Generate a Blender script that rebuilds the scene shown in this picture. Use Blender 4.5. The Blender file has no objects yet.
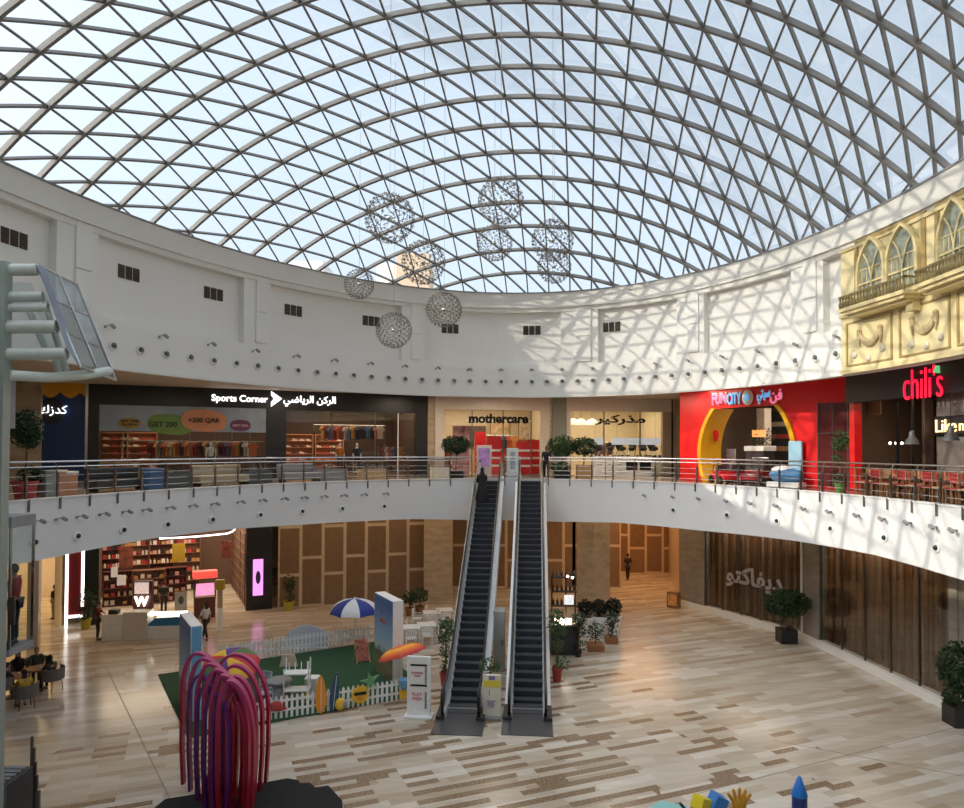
import bpy, bmesh, math, random
from mathutils import Vector, Matrix
from math import pi, sin, cos, tan, atan2, sqrt, radians
random.seed(7)
C = bpy.context.scene.collection
EYE = 8.6            # camera height above the ground floor
F1 = 7.0             # upper floor
F, PT, HOR, RO = 710.8, 0.0202, 447.97, 0.0039
# ------------------------------------------------------------------ camera model
def ray(px, py):
    dx, dy = px - 482, py - HOR
    c, s = cos(RO), sin(RO)
    u = c*dx - s*dy; v = s*dx + c*dy + F*tan(PT)
    a, b = u/F, -v/F
    return Vector((a, cos(PT) - b*sin(PT), sin(PT) + b*cos(PT)))
def on_z(px, py, z=0.0):
    d = ray(px, py); return d*((z-EYE)/d.z) + Vector((0, 0, EYE))
def at(px, py, Y):
    d = ray(px, py); return d*(Y/d.y) + Vector((0, 0, EYE))
def project(P):
    x, y, z = P[0], P[1], P[2]-EYE
    yc = y*cos(PT)+z*sin(PT); zc = -y*sin(PT)+z*cos(PT)
    u = F*x/yc; v = -F*zc/yc - F*tan(PT)
    return 482+cos(RO)*u+sin(RO)*v, HOR-sin(RO)*u+cos(RO)*v
# ------------------------------------------------------------------ materials
MATS = {}
def mat(name, col=(.8,.8,.8), rough=.5, metal=0.0, emit=None, es=1.0, var=.05, scale=6.0, bump=0.0, alpha=None, trans=0.0, coat=0.0):
    if name in MATS: return MATS[name]
    m = bpy.data.materials.new(name); m.use_nodes = True
    nt = m.node_tree; b = nt.nodes['Principled BSDF']
    tc = nt.nodes.new('ShaderNodeTexCoord'); nz = nt.nodes.new('ShaderNodeTexNoise')
    nz.inputs['Scale'].default_value = scale; nz.inputs['Detail'].default_value = 4
    nt.links.new(tc.outputs['Object'], nz.inputs['Vector'])
    rp = nt.nodes.new('ShaderNodeValToRGB')
    c = Vector(col)
    rp.color_ramp.elements[0].color = (*(c*(1-var)), 1); rp.color_ramp.elements[1].color = (*[min(1,v) for v in (c*(1+var))], 1)
    rp.color_ramp.elements[0].position = .3; rp.color_ramp.elements[1].position = .7
    nt.links.new(nz.outputs['Fac'], rp.inputs['Fac']); nt.links.new(rp.outputs['Color'], b.inputs['Base Color'])
    b.inputs['Roughness'].default_value = rough; b.inputs['Metallic'].default_value = metal
    if coat: b.inputs['Coat Weight'].default_value = coat; b.inputs['Coat Roughness'].default_value = .05
    if emit: b.inputs['Emission Color'].default_value = (*emit, 1); b.inputs['Emission Strength'].default_value = es
    if trans: b.inputs['Transmission Weight'].default_value = trans
    if bump:
        bp = nt.nodes.new('ShaderNodeBump'); bp.inputs['Strength'].default_value = bump; bp.inputs['Distance'].default_value = .02
        nt.links.new(nz.outputs['Fac'], bp.inputs['Height']); nt.links.new(bp.outputs['Normal'], b.inputs['Normal'])
    MATS[name] = m; return m
def glass(name, tint=(.93,.96,.97), gloss=.08, rough=.02, fk=.3):
    if name in MATS: return MATS[name]
    m = bpy.data.materials.new(name); m.use_nodes = True; nt = m.node_tree; nt.nodes.clear()
    o = nt.nodes.new('ShaderNodeOutputMaterial'); mx = nt.nodes.new('ShaderNodeMixShader')
    t = nt.nodes.new('ShaderNodeBsdfTransparent'); t.inputs['Color'].default_value = (*tint, 1)
    g = nt.nodes.new('ShaderNodeBsdfGlossy'); g.inputs['Roughness'].default_value = rough
    lw = nt.nodes.new('ShaderNodeFresnel'); lw.inputs['IOR'].default_value = 1.35
    mu = nt.nodes.new('ShaderNodeMath'); mu.operation = 'MULTIPLY_ADD'; mu.inputs[1].default_value = fk; mu.inputs[2].default_value = gloss*.3
    nt.links.new(lw.outputs['Fac'], mu.inputs[0]); nt.links.new(mu.outputs[0], mx.inputs['Fac'])
    nt.links.new(t.outputs[0], mx.inputs[1]); nt.links.new(g.outputs[0], mx.inputs[2]); nt.links.new(mx.outputs[0], o.inputs['Surface'])
    MATS[name] = m; return m
class Nodes:
    def __init__(s, name):
        s.m = bpy.data.materials.new(name); s.m.use_nodes = True; s.nt = s.m.node_tree; s.b = s.nt.nodes['Principled BSDF']; MATS[name] = s.m
    def n(s, t, **k):
        x = s.nt.nodes.new(t)
        for a, v in k.items():
            if a in x.inputs: x.inputs[a].default_value = v
            else: setattr(x, a, v)
        return x
    def l(s, a, b): s.nt.links.new(a, b)
    def ramp(s, fac, stops, const=False):
        r = s.n('ShaderNodeValToRGB'); cr = r.color_ramp
        if const: cr.interpolation = 'CONSTANT'
        while len(cr.elements) < len(stops): cr.elements.new(.5)
        for e, (p, c) in zip(cr.elements, stops): e.position = p; e.color = (*c, 1)
        s.l(fac, r.inputs['Fac']); return r.outputs['Color']
# floor: marble planks with scattered brown blocks
def floor_mat():
    N = Nodes('marble_planks'); tc = N.n('ShaderNodeTexCoord')
    mp = N.n('ShaderNodeMapping'); mp.inputs['Rotation'].default_value = (0, 0, -radians(22)); N.l(tc.outputs['Object'], mp.inputs['Vector'])
    def brick(w, h, off, mortar=.004):
        b = N.n('ShaderNodeTexBrick'); b.offset = off; b.inputs['Color1'].default_value = (0,0,0,1); b.inputs['Color2'].default_value = (1,1,1,1)
        b.inputs['Mortar'].default_value = (.5,.5,.5,1); b.inputs['Scale'].default_value = 1; b.inputs['Mortar Size'].default_value = mortar
        b.inputs['Brick Width'].default_value = w; b.inputs['Row Height'].default_value = h; b.inputs['Bias'].default_value = 0
        N.l(mp.outputs[0], b.inputs['Vector']); return b
    b1 = brick(1.7, .30, .37); b2 = brick(.85, .24, .33, .0)
    base = N.ramp(b1.outputs['Color'], [(0,(.44,.355,.265)),(.12,(.53,.46,.37)),(.40,(.58,.52,.435)),(.66,(.50,.43,.34)),(.80,(.66,.61,.54))], True)
    nz = N.n('ShaderNodeTexNoise'); nz.inputs['Scale'].default_value = 1.2; nz.inputs['Detail'].default_value = 8
    mp2 = N.n('ShaderNodeMapping'); mp2.inputs['Rotation'].default_value = (0,0,-radians(22)); mp2.inputs['Scale'].default_value = (.5, 4, 1)
    N.l(tc.outputs['Object'], mp2.inputs['Vector']); N.l(mp2.outputs[0], nz.inputs['Vector'])
    mx = N.n('ShaderNodeMixRGB', blend_type='MULTIPLY'); mx.inputs['Fac'].default_value = .55
    N.l(base, mx.inputs['Color1']); N.l(N.ramp(nz.outputs['Fac'], [(.3,(.78,.74,.70)),(.65,(1,1,1))]), mx.inputs['Color2'])
    # region where the brown blocks lie
    sep = N.n('ShaderNodeSeparateXYZ'); N.l(tc.outputs['Object'], sep.inputs[0])
    gr = N.n('ShaderNodeVectorMath', operation='DISTANCE'); gr.inputs[1].default_value = (-1.2, 18.5, 0)
    m3 = N.n('ShaderNodeMapping'); m3.inputs['Scale'].default_value = (1,1,1); N.l(tc.outputs['Object'], m3.inputs['Vector']); N.l(m3.outputs[0], gr.inputs[0])
    mr = N.n('ShaderNodeMapRange'); mr.inputs['From Min'].default_value = 2; mr.inputs['From Max'].default_value = 12.5
    mr.inputs['To Min'].default_value = .62; mr.inputs['To Max'].default_value = 0.0; N.l(gr.outputs['Value'], mr.inputs['Value'])
    sp = N.n('ShaderNodeSeparateColor'); N.l(b2.outputs['Color'], sp.inputs[0])
    lt = N.n('ShaderNodeMath', operation='LESS_THAN'); N.l(sp.outputs[0], lt.inputs[0])
    sr = N.n('ShaderNodeSeparateXYZ'); N.l(mp.outputs[0], sr.inputs[0]); dr = N.n('ShaderNodeMath', operation='DIVIDE'); dr.inputs[1].default_value = .24; N.l(sr.outputs['Y'], dr.inputs[0])
    fl = N.n('ShaderNodeMath', operation='FLOOR'); N.l(dr.outputs[0], fl.inputs[0]); md = N.n('ShaderNodeMath', operation='FLOORED_MODULO'); md.inputs[1].default_value = 2; N.l(fl.outputs[0], md.inputs[0])
    # brown blocks lie in every second row, only now and then in the rows between
    wt = N.n('ShaderNodeMath', operation='MULTIPLY_ADD'); wt.inputs[1].default_value = .88; wt.inputs[2].default_value = .12; N.l(md.outputs[0], wt.inputs[0])
    th = N.n('ShaderNodeMath', operation='MULTIPLY'); N.l(mr.outputs[0], th.inputs[0]); N.l(wt.outputs[0], th.inputs[1]); N.l(th.outputs[0], lt.inputs[1])
    nz2 = N.n('ShaderNodeTexNoise'); nz2.inputs['Scale'].default_value = 18; nz2.inputs['Detail'].default_value = 5; N.l(tc.outputs['Object'], nz2.inputs['Vector'])
    mx2 = N.n('ShaderNodeMixRGB'); N.l(lt.outputs[0], mx2.inputs['Fac']); N.l(mx.outputs[0], mx2.inputs['Color1'])
    N.l(N.ramp(nz2.outputs['Fac'], [(.35,(.15,.095,.055)),(.65,(.33,.23,.15))]), mx2.inputs['Color2'])
    N.l(mx2.outputs[0], N.b.inputs['Base Color'])
    N.b.inputs['Roughness'].default_value = .19; N.b.inputs['IOR'].default_value = 1.4
    return N.m
def board_mat(name='gypsum_boards'):
    N = Nodes(name); tc = N.n('ShaderNodeTexCoord'); mp = N.n('ShaderNodeMapping')
    mp.inputs['Rotation'].default_value = (radians(90), 0, 0); N.l(tc.outputs['Object'], mp.inputs['Vector'])
    sx = N.n('ShaderNodeSeparateXYZ'); N.l(tc.outputs['Object'], sx.inputs[0])
    cb = N.n('ShaderNodeCombineXYZ'); N.l(sx.outputs['Z'], cb.inputs['X']); N.l(sx.outputs['X'], cb.inputs['Y'])
    b = N.n('ShaderNodeTexBrick'); b.offset = .35; b.inputs['Color1'].default_value = (.22,.14,.085,1); b.inputs['Color2'].default_value = (.27,.18,.115,1)
    b.inputs['Mortar'].default_value = (.62,.50,.38,1); b.inputs['Scale'].default_value = 1; b.inputs['Mortar Size'].default_value = .11; b.inputs['Mortar Smooth'].default_value = .5
    b.inputs['Brick Width'].default_value = 2.6; b.inputs['Row Height'].default_value = 1.18; N.l(cb.outputs[0], b.inputs['Vector'])
    nz = N.n('ShaderNodeTexNoise'); nz.inputs['Scale'].default_value = 3; N.l(tc.outputs['Object'], nz.inputs['Vector'])
    mx = N.n('ShaderNodeMixRGB', blend_type='MULTIPLY'); mx.inputs['Fac'].default_value = .5; N.l(b.outputs['Color'], mx.inputs['Color1'])
    N.l(N.ramp(nz.outputs['Fac'], [(.3,(.75,.75,.75)),(.6,(1,1,1))]), mx.inputs['Color2'])
    N.l(mx.outputs[0], N.b.inputs['Base Color']); N.b.inputs['Roughness'].default_value = .8
    return N.m
def marble_mat(name, c1, c2, rough=.3, sc=(1,1,3)):
    N = Nodes(name); tc = N.n('ShaderNodeTexCoord'); mp = N.n('ShaderNodeMapping'); mp.inputs['Scale'].default_value = sc
    N.l(tc.outputs['Object'], mp.inputs['Vector']); nz = N.n('ShaderNodeTexNoise'); nz.inputs['Scale'].default_value = 1.4; nz.inputs['Detail'].default_value = 9
    N.l(mp.outputs[0], nz.inputs['Vector']); N.l(N.ramp(nz.outputs['Fac'], [(.3,c1),(.7,c2)]), N.b.inputs['Base Color']); N.b.inputs['Roughness'].default_value = rough
    return N.m
M_FLOOR = floor_mat(); M_BOARD = board_mat()
M_TRAV = marble_mat('travertine_stone', (.40,.30,.20), (.58,.47,.34), .3)
M_STONEG = marble_mat('grey_stone', (.22,.20,.17), (.32,.29,.25), .3)
WHITE = mat('wall_paint', (.84,.82,.78), .6, var=.015, scale=.6)
FASC = mat('balcony_paint', (.80,.81,.82), .4, var=.01, scale=.5)
TRIM = mat('cornice_plaster', (.80,.78,.73), .6, var=.02, scale=1)
STEEL = mat('brushed_steel', (.62,.61,.59), .25, 1.0)
DSTEEL = mat('dark_steel', (.20,.18,.16), .35, .9)
CHROME = mat('polished_chrome', (.8,.8,.8), .12, 1.0)
BLACK = mat('black_plastic', (.015,.015,.017), .4)
BEAM = mat('painted_grey_steel', (.22,.21,.20), .45, 0.0, var=.03)
YEL = mat('yellow_render', (.80,.68,.38), .7, var=.05, scale=2, bump=.2)
YELT = mat('yellow_trim', (.76,.63,.34), .6, var=.04)
RED = mat('red_panel', (.80,.012,.015), .35, var=.03)
CREAM = mat('cream_paint', (.78,.70,.56), .6)
WPL = mat('white_plastic', (.85,.85,.84), .4)
GREY = mat('mid_grey', (.28,.28,.29), .6)
DGREY = mat('charcoal', (.035,.036,.04), .5)
WOOD = mat('brown_wood', (.28,.13,.055), .5, var=.25, scale=5)
LWOOD = mat('light_wood', (.55,.36,.19), .5, var=.15, scale=5)
LEAF = mat('green_leaf', (.045,.11,.03), .5, var=.4, scale=3)
LEAF2 = mat('dark_green_leaf', (.02,.055,.018), .5, var=.4, scale=3)
BARK = mat('bark', (.13,.08,.045), .8, var=.2)
SOIL = mat('soil', (.05,.03,.02), .9)
SKIN = mat('skin', (.48,.27,.17), .5)
DSKIN = mat('dark_skin', (.25,.13,.08), .5)
HAIR = mat('black_hair', (.012,.01,.009), .6)
TERR = mat('red_pot', (.45,.06,.05), .4)
GRASS = mat('green_carpet', (.018,.075,.03), .95, var=.3, scale=30, bump=.3)
LIT = mat('lamp_glow', (1,1,1), .5, emit=(1,.85,.62), es=6)
LITW = mat('white_light_strip', (1,1,1), .5, emit=(1,.97,.92), es=2.0)
LITL = mat('lit_lettering', (.95,.95,.95), .4, emit=(1,1,1), es=1.1)
GL = glass('clear_glass'); GLD = glass('dome_glass', (.97,.985,.99), .04); GLT = glass('tinted_glass', (.80,.80,.78), .15)
# ------------------------------------------------------------------ mesh building
class MB:
    def __init__(s): s.bm = bmesh.new(); s.M = Matrix()
    def _v(s, p): return s.bm.verts.new(s.M @ Vector(p))
    def box(s, c, d, rz=0, R=None, bevel=0):
        R = R or Matrix.Rotation(rz, 3, 'Z'); h = Vector(d)/2; vs = []
        for x in (-1,1):
            for y in (-1,1):
                for z in (-1,1): vs.append(s._v(Vector(c) + R @ Vector((x*h.x, y*h.y, z*h.z))))
        fs = [s.bm.faces.new([vs[i] for i in f]) for f in ((0,1,3,2),(4,6,7,5),(0,4,5,1),(2,3,7,6),(0,2,6,4),(1,5,7,3))]
        if bevel:
            es = list({e for f in fs for e in f.edges}); bmesh.ops.bevel(s.bm, geom=es, offset=bevel, segments=2, affect='EDGES', profile=.5)
        return s
    def bb(s, x0, x1, y0, y1, z0, z1, bevel=0):
        return s.box(((x0+x1)/2, (y0+y1)/2, (z0+z1)/2), (abs(x1-x0), abs(y1-y0), abs(z1-z0)), bevel=bevel)
    def quad(s, *ps): s.bm.faces.new([s._v(p) for p in ps]); return s
    def tube(s, pts, r, n=8, closed=False, rx=None):
        pts = [Vector(p) for p in pts]; rs = r if hasattr(r, '__len__') else [r]*len(pts); rings = []
        prev = None
        for i, p in enumerate(pts):
            if closed: d = pts[(i+1) % len(pts)] - pts[i-1]
            else: d = pts[min(i+1, len(pts)-1)] - pts[max(i-1, 0)]
            d = d.normalized() if d.length > 1e-9 else Vector((0,0,1))
            if prev is None:
                up = Vector((0,0,1)) if abs(d.z) < .9 else Vector((1,0,0)); a = d.cross(up).normalized()
            else:
                a = prev - d*prev.dot(d)
                a = a.normalized() if a.length > 1e-6 else d.orthogonal().normalized()
            prev = a; b = d.cross(a)
            rings.append([s._v(p + (a*cos(2*pi*k/n) + b*sin(2*pi*k/n)*(rx or 1))*rs[i]) for k in range(n)])
        m = len(rings)
        for i in range(m if closed else m-1):
            A, B = rings[i], rings[(i+1) % m]
            for k in range(n): s.bm.faces.new((A[k], A[(k+1)%n], B[(k+1)%n], B[k]))
        if not closed: s.bm.faces.new(rings[0][::-1]); s.bm.faces.new(rings[-1])
        return s
    def strip(s, pts, ups, w, h, caps=True):
        """rectangular bar swept along pts; ups = local normals; w across, h along the normal, hanging below pts"""
        R = []
        for i, p in enumerate(pts):
            d = (pts[min(i+1, len(pts)-1)] - pts[max(i-1, 0)]).normalized(); u = ups[i]; a = d.cross(u).normalized()
            R.append([s._v(p + a*w/2), s._v(p - a*w/2), s._v(p - a*w/2 - u*h), s._v(p + a*w/2 - u*h)])
        for A, B in zip(R, R[1:]):
            for k in range(4): s.bm.faces.new((A[k], A[(k+1)%4], B[(k+1)%4], B[k]))
        if caps: s.bm.faces.new(R[0][::-1]); s.bm.faces.new(R[-1])
        return s
    def lathe(s, prof, c=(0,0,0), n=20, sx=1, sy=1, cap=True):
        rings = []
        for r, z in prof: rings.append([s._v((c[0]+r*cos(2*pi*k/n)*sx, c[1]+r*sin(2*pi*k/n)*sy, c[2]+z)) for k in range(n)])
        for A, B in zip(rings, rings[1:]):
            for k in range(n): s.bm.faces.new((A[k], A[(k+1)%n], B[(k+1)%n], B[k]))
        if cap: s.bm.faces.new(rings[0][::-1]); s.bm.faces.new(rings[-1])
        return s
    def ell(s, c, r, n=12, m=8, R=None):
        R = R or Matrix.Identity(3); c = Vector(c); rings = []
        for i in range(1, m):
            t = pi*i/m; rings.append([s._v(c + R @ Vector((r[0]*sin(t)*cos(2*pi*k/n), r[1]*sin(t)*sin(2*pi*k/n), r[2]*cos(t)))) for k in range(n)])
        a = s._v(c + R @ Vector((0,0,r[2]))); b = s._v(c - R @ Vector((0,0,r[2])))
        for k in range(n):
            s.bm.faces.new((a, rings[0][k], rings[0][(k+1)%n])); s.bm.faces.new((b, rings[-1][(k+1)%n], rings[-1][k]))
        for A, B in zip(rings, rings[1:]):
            for k in range(n): s.bm.faces.new((A[k], B[k], B[(k+1)%n], A[(k+1)%n]))
        return s
    def prism(s, poly, y0, y1):
        """polygon given in local x,z extruded from y0 to y1"""
        A = [s._v((x, y0, z)) for x, z in poly]; B = [s._v((x, y1, z)) for x, z in poly]
        s.bm.faces.new(A); s.bm.faces.new(B[::-1]); n = len(poly)
        for k in range(n): s.bm.faces.new((A[k], B[k], B[(k+1)%n], A[(k+1)%n]))
        return s
    def slab(s, poly, z0, z1):
        A = [s._v((x, y, z0)) for x, y in poly]; B = [s._v((x, y, z1)) for x, y in poly]
        s.bm.faces.new(A[::-1]); s.bm.faces.new(B); n = len(poly)
        for k in range(n): s.bm.faces.new((A[k], A[(k+1)%n], B[(k+1)%n], B[k]))
        return s
    def mesh(s, m, smooth=False):
        me = bpy.data.meshes.new('m'); bmesh.ops.recalc_face_normals(s.bm, faces=s.bm.faces[:]); s.bm.to_mesh(me); s.bm.free()
        if m: me.materials.append(m)
        if smooth:
            for p in me.polygons: p.use_smooth = True
            try: me.set_sharp_from_angle(angle=radians(40))
            except Exception: pass
        return me
    def build(s, name, m, parent=None, loc=None, rz=0, smooth=False, label=None, cat=None, group=None, kind=None):
        me = s.mesh(m, smooth); me.name = name
        o = bpy.data.objects.new(name, me); C.objects.link(o)
        if parent is not None: o.parent = parent
        if loc is not None: o.location = loc
        o.rotation_euler.z = rz
        return tag(o, label, cat, group, kind)
def tag(o, label=None, cat=None, group=None, kind=None):
    if label: o['label'] = label
    if cat: o['category'] = cat
    if group: o['group'] = group
    if kind: o['kind'] = kind
    return o
def thing(name, label, cat, loc=(0,0,0), rz=0, group=None, kind=None):
    o = bpy.data.objects.new(name, None); C.objects.link(o); o.location = loc; o.rotation_euler = (0,0,rz); o.empty_display_size = .1
    return tag(o, label, cat, group, kind)
KIDS = {}
def copy_tree(o, loc=None, rz=None, label=None, scale=None, parent=None, group=None):
    c = o.copy(); C.objects.link(c)
    if parent is not None: c.parent = parent
    if loc is not None: c.location = loc
    if rz is not None: c.rotation_euler.z = rz
    if scale is not None: c.scale = (scale,)*3 if not hasattr(scale, '__len__') else scale
    if label: c['label'] = label
    if group: c['group'] = group
    for ch in [k for k in list(C.objects) if k.parent == o]: copy_tree(ch, parent=c)
    return c
def struct(o): o['kind'] = 'structure'; return o
# ------------------------------------------------------------------ text (Latin and joined Arabic forms)
AR = {'ا':(0xFE8D,0),'ب':(0xFE8F,1),'ت':(0xFE95,1),'ة':(0xFE93,0),'د':(0xFEA9,0),'ذ':(0xFEAB,0),'ر':(0xFEAD,0),'ز':(0xFEAF,0),
      'س':(0xFEB1,1),'ض':(0xFEBD,1),'ف':(0xFED1,1),'ك':(0xFED9,1),'ل':(0xFEDD,1),'م':(0xFEE1,1),'ن':(0xFEE5,1),'و':(0xFEED,0),'ي':(0xFEF1,1)}
def arabic(w):
    out = []
    for wd in w.split(' '):
        o = ''
        for i, ch in enumerate(wd):
            base, dual = AR[ch]; pj = i > 0 and AR[wd[i-1]][1]; nj = dual and i < len(wd)-1
            k = (3 if pj and nj else 2 if nj else 1 if pj else 0)
            o += chr(base + k)
        out.append(o[::-1])
    return ' '.join(out[::-1])
def text_mesh(s, width=None, height=None, depth=.03, off=0.0):
    cu = bpy.data.curves.new('t', 'FONT'); cu.body = s; cu.extrude = depth/2; cu.align_x = 'CENTER'; cu.align_y = 'CENTER'; cu.offset = off; cu.resolution_u = 4
    o = bpy.data.objects.new('t', cu); C.objects.link(o); bpy.context.view_layer.update()
    dg = bpy.context.evaluated_depsgraph_get(); me = bpy.data.meshes.new_from_object(o.evaluated_get(dg)); bpy.data.objects.remove(o)
    xs = [v.co.x for v in me.vertices]; ys = [v.co.y for v in me.vertices]
    if not xs: return me
    cx, cy = (max(xs)+min(xs))/2, (max(ys)+min(ys))/2; W, H = max(xs)-min(xs), max(ys)-min(ys)
    sx = width/W if width else None; sy = height/H if height else None
    sx = sx or sy; sy = sy or sx
    for v in me.vertices: v.co = Vector(((v.co.x-cx)*sx, -v.co.z, (v.co.y-cy)*sy))      # upright, facing local -Y
    return me
def text(name, s, m, parent, loc, width=None, height=None, depth=.03, rz=0, off=0.0, label=None):
    me = text_mesh(s, width, height, depth, off); me.materials.clear(); me.materials.append(m)
    o = bpy.data.objects.new(name, me); C.objects.link(o); o.parent = parent; o.location = loc; o.rotation_euler.z = rz
    if label: o['label'] = label
    return o
# ------------------------------------------------------------------ the atrium's plan: an ellipse
CX, CY, RA, EE, TH = -0.4393, 16.7492, 13.3538, 1.4695, -0.18535
RIMZ = EYE + 7.9; HH = 6.432
def E(t, s=0.0, z=0.0):
    a, b = RA*cos(t), RA*EE*sin(t); dx, dy = -RA*sin(t), RA*EE*cos(t); L = sqrt(dx*dx+dy*dy)
    a += dy/L*s; b += -dx/L*s
    return Vector((CX + a*cos(TH) - b*sin(TH), CY + a*sin(TH) + b*cos(TH), z))
def Ez(t):   # heading of the tangent (direction of growing t)
    d = E(t+.001) - E(t-.001); return atan2(d.y, d.x)
def tdir(dx, dy, s=0.0):      # t where the ring meets the horizontal direction from the camera
    ang = atan2(dx, dy); lo, hi = -pi*.45, pi*1.45      # t decreasing as ang grows
    for _ in range(50):
        m = (lo+hi)/2; P = E(m, s); a = atan2(P.x, P.y)
        if m > pi and a > 0: a -= 2*pi
        if m < 0 and a < 0: a += 2*pi
        if a > ang: lo = m
        else: hi = m
    return (lo+hi)/2
def hitE(px, py, s=0.0):
    d = ray(px, py); t = tdir(d.x, d.y, s); P = E(t, s); k = P.y/d.y if abs(d.y) > .05 else P.x/d.x
    return t, EYE + d.z*k
def tpx(px, s=0.0, z=EYE):
    py = 448
    for _ in range(4):
        d = ray(px, py); t = tdir(d.x, d.y, s); P = E(t, s, z); py = project(P)[1]
    return t
def ring(mb, t0, t1, s0, s1, z0, z1, step=.03):
    n = max(1, int(abs(t1-t0)/step)); full = abs(abs(t1-t0) - 2*pi) < 1e-6; R = []
    zf0 = z0 if callable(z0) else (lambda t: z0); zf1 = z1 if callable(z1) else (lambda t: z1)
    for i in range(n + (0 if full else 1)):
        t = t0 + (t1-t0)*i/n
        R.append([mb._v(E(t, s0, zf0(t))), mb._v(E(t, s1, zf0(t))), mb._v(E(t, s1, zf1(t))), mb._v(E(t, s0, zf1(t)))])
    m = len(R)
    for i in range(m if full else m-1):
        A, B = R[i], R[(i+1)%m]
        for k in range(4): mb.bm.faces.new((A[k], A[(k+1)%4], B[(k+1)%4], B[k]))
    if not full: mb.bm.faces.new(R[0][::-1]); mb.bm.faces.new(R[-1])
    return mb
TAU = 2*pi
ZS = EYE + 2.62      # lower lip of the upper wall
ZC = EYE + 2.95      # ceiling over the upper walkway
# fascia lower edge follows the slab, which is a little deeper at the escalators
FB = [(30,565),(150,541),(230,531),(300,526),(360,522),(410,519.5),(470,520),(560,521),(620,521.5),(700,528.5),(800,538.5),(880,552),(960,574)]
FBT = sorted([hitE(x, y) for x, y in FB])
def fasz(t):
    t = (t + pi/2) % TAU - pi/2
    if t <= FBT[0][0]: return FBT[0][1]
    if t >= FBT[-1][0]: return FBT[-1][1]
    for (a, za), (b, zb) in zip(FBT, FBT[1:]):
        if a <= t <= b: return za + (zb-za)*(t-a)/(b-a)
# ================================================================== SETTING
mb = MB(); n = 96
mb.slab([(-45,-25),(45,-25),(45,70),(-45,70)], -.2, 0); struct(mb.build('floor', M_FLOOR))
# upper floor slab, from the atrium edge outwards
mb = MB(); ring(mb, 0, TAU, 0.02, 20, 6.2, F1-.02); struct(mb.build('floor_upper', mat('upper_floor_tile', (.42,.36,.29), .12, var=.1, scale=2)))
mb = MB(); ring(mb, 0, TAU, -.12, .03, fasz, F1+.02, .02); ring(mb, 0, TAU, -.16, .12, F1+.02, F1+.06, .02); struct(mb.build('wall_balcony', FASC, smooth=False))
mb = MB(); ring(mb, 0, TAU, .03, 20, lambda t: 5.35, lambda t: 5.45, .05); struct(mb.build('ceiling_lower', mat('lower_ceiling_paint', (.55,.45,.35), .7)))
mb = MB(); ring(mb, 0, TAU, .35, 20, ZC, ZC+.1, .05); struct(mb.build('ceiling_upper', mat('upper_ceiling_paint', (.62,.50,.38), .6)))
# upper wall: back, lower band, pilasters between recessed panels
PZ0, PZ1 = EYE+4.25, EYE+7.0
PIL = [(55,97),(243,270),(401,424),(560,597),(676,703),(790,822)]
mb = MB(); ring(mb, 0, TAU, .30, .6, ZS, RIMZ, .03); ring(mb, 0, TAU, 0, .3, ZS, PZ0, .03)
for i in range(46):   # sloping sill of the recesses
    pass
ts = [(tpx(b, 0, EYE+5.5), tpx(a, 0, EYE+5.5)) for a, b in PIL]
tl = ts[0][1] + .33; tr = ts[-1][0]
ts += [(tl, tl+.09), (tl+.5, tl+.6), (tl+1.0, tl+1.1), (tl+1.5, tl+1.6), (tl+2.0, tl+2.1)]
for a, b in ts: ring(mb, a, b, 0, .3, PZ0, PZ1, .02)
struct(mb.build('wall_upper', WHITE))
mb = MB()
ring(mb, 0, TAU, -.16, .6, PZ1+.12, RIMZ-.05, .025); ring(mb, 0, TAU, -.05, .3, PZ1-.08, PZ1+.12, .025)
struct(mb.build('trim_1', TRIM))
mb = MB(); ring(mb, 0, TAU, -.03, .04, ZS-.04, ZS+.05, .025); struct(mb.build('trim_2', TRIM))
mb = MB()
for k, (a, b) in enumerate(ts):      # raised pilaster faces with a groove line
    w = (b-a); c0, c1 = a + w*.18, b - w*.42
    ring(mb, c0, c1, -.07, 0, PZ0+.1, PZ0+1.35, .02); ring(mb, c0, c1, -.07, 0, PZ0+1.39, PZ1+.1, .02)
struct(mb.build('trim_3', WHITE))
mb = MB(); ring(mb, 0, TAU, -.20, -.12, RIMZ-.05, RIMZ+.01, .02); struct(mb.build('trim_4', GREY))
# unseen outer ring wall and roof ring, added to keep outside light out
mb = MB(); ring(mb, 0, TAU, 19.5, 20, 0, RIMZ, .05); struct(mb.build('wall_light_block', CREAM))
mb = MB(); ring(mb, 0, TAU, .3, 20, RIMZ-.25, RIMZ-.1, .05); struct(mb.build('roof_light_block', mat('light_block_grey', (.6,.58,.54), .8)))
# ------------------------------------------------------------------ dome
Q = [.000666,-.001912,-.00738,-.000189,-.000148,-5.4e-05,-.000803,-.002031,-.003527,-.004585,-.000805,.000135,-.000346,2.2e-05]
def lat0(i, j):
    x = 3.4975 + i*.199079 + j*1.082312 + Q[0]*i*i+Q[1]*i*j+Q[2]*j*j+Q[3]*i**3+Q[4]*i*i*j+Q[5]*i*j*j+Q[6]*j**3
    y = 21.5967 + i*1.419524 - j*.12226 + Q[7]*i*i+Q[8]*i*j+Q[9]*j*j+Q[10]*i**3+Q[11]*i*i*j+Q[12]*i*j*j+Q[13]*j**3
    return x, y
def lat(i, j):
    ic = max(i, -8.0); x, y = lat0(ic, j)
    if i < -8:
        x1, y1 = lat0(-7.5, j); x += (i+8)*(x1-x)/.5; y += (i+8)*(y1-y)/.5
    return x, y
RS = (RA*RA+HH*HH)/(2*HH)
def r2(x, y):
    dx, dy = x-CX, y-CY; a = dx*cos(TH)+dy*sin(TH); b = (-dx*sin(TH)+dy*cos(TH))/EE; return a*a+b*b
def domez(x, y, off=0): return RIMZ-(RS-HH)+sqrt(max(RS*RS-r2(x, y), .01))+off
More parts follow.
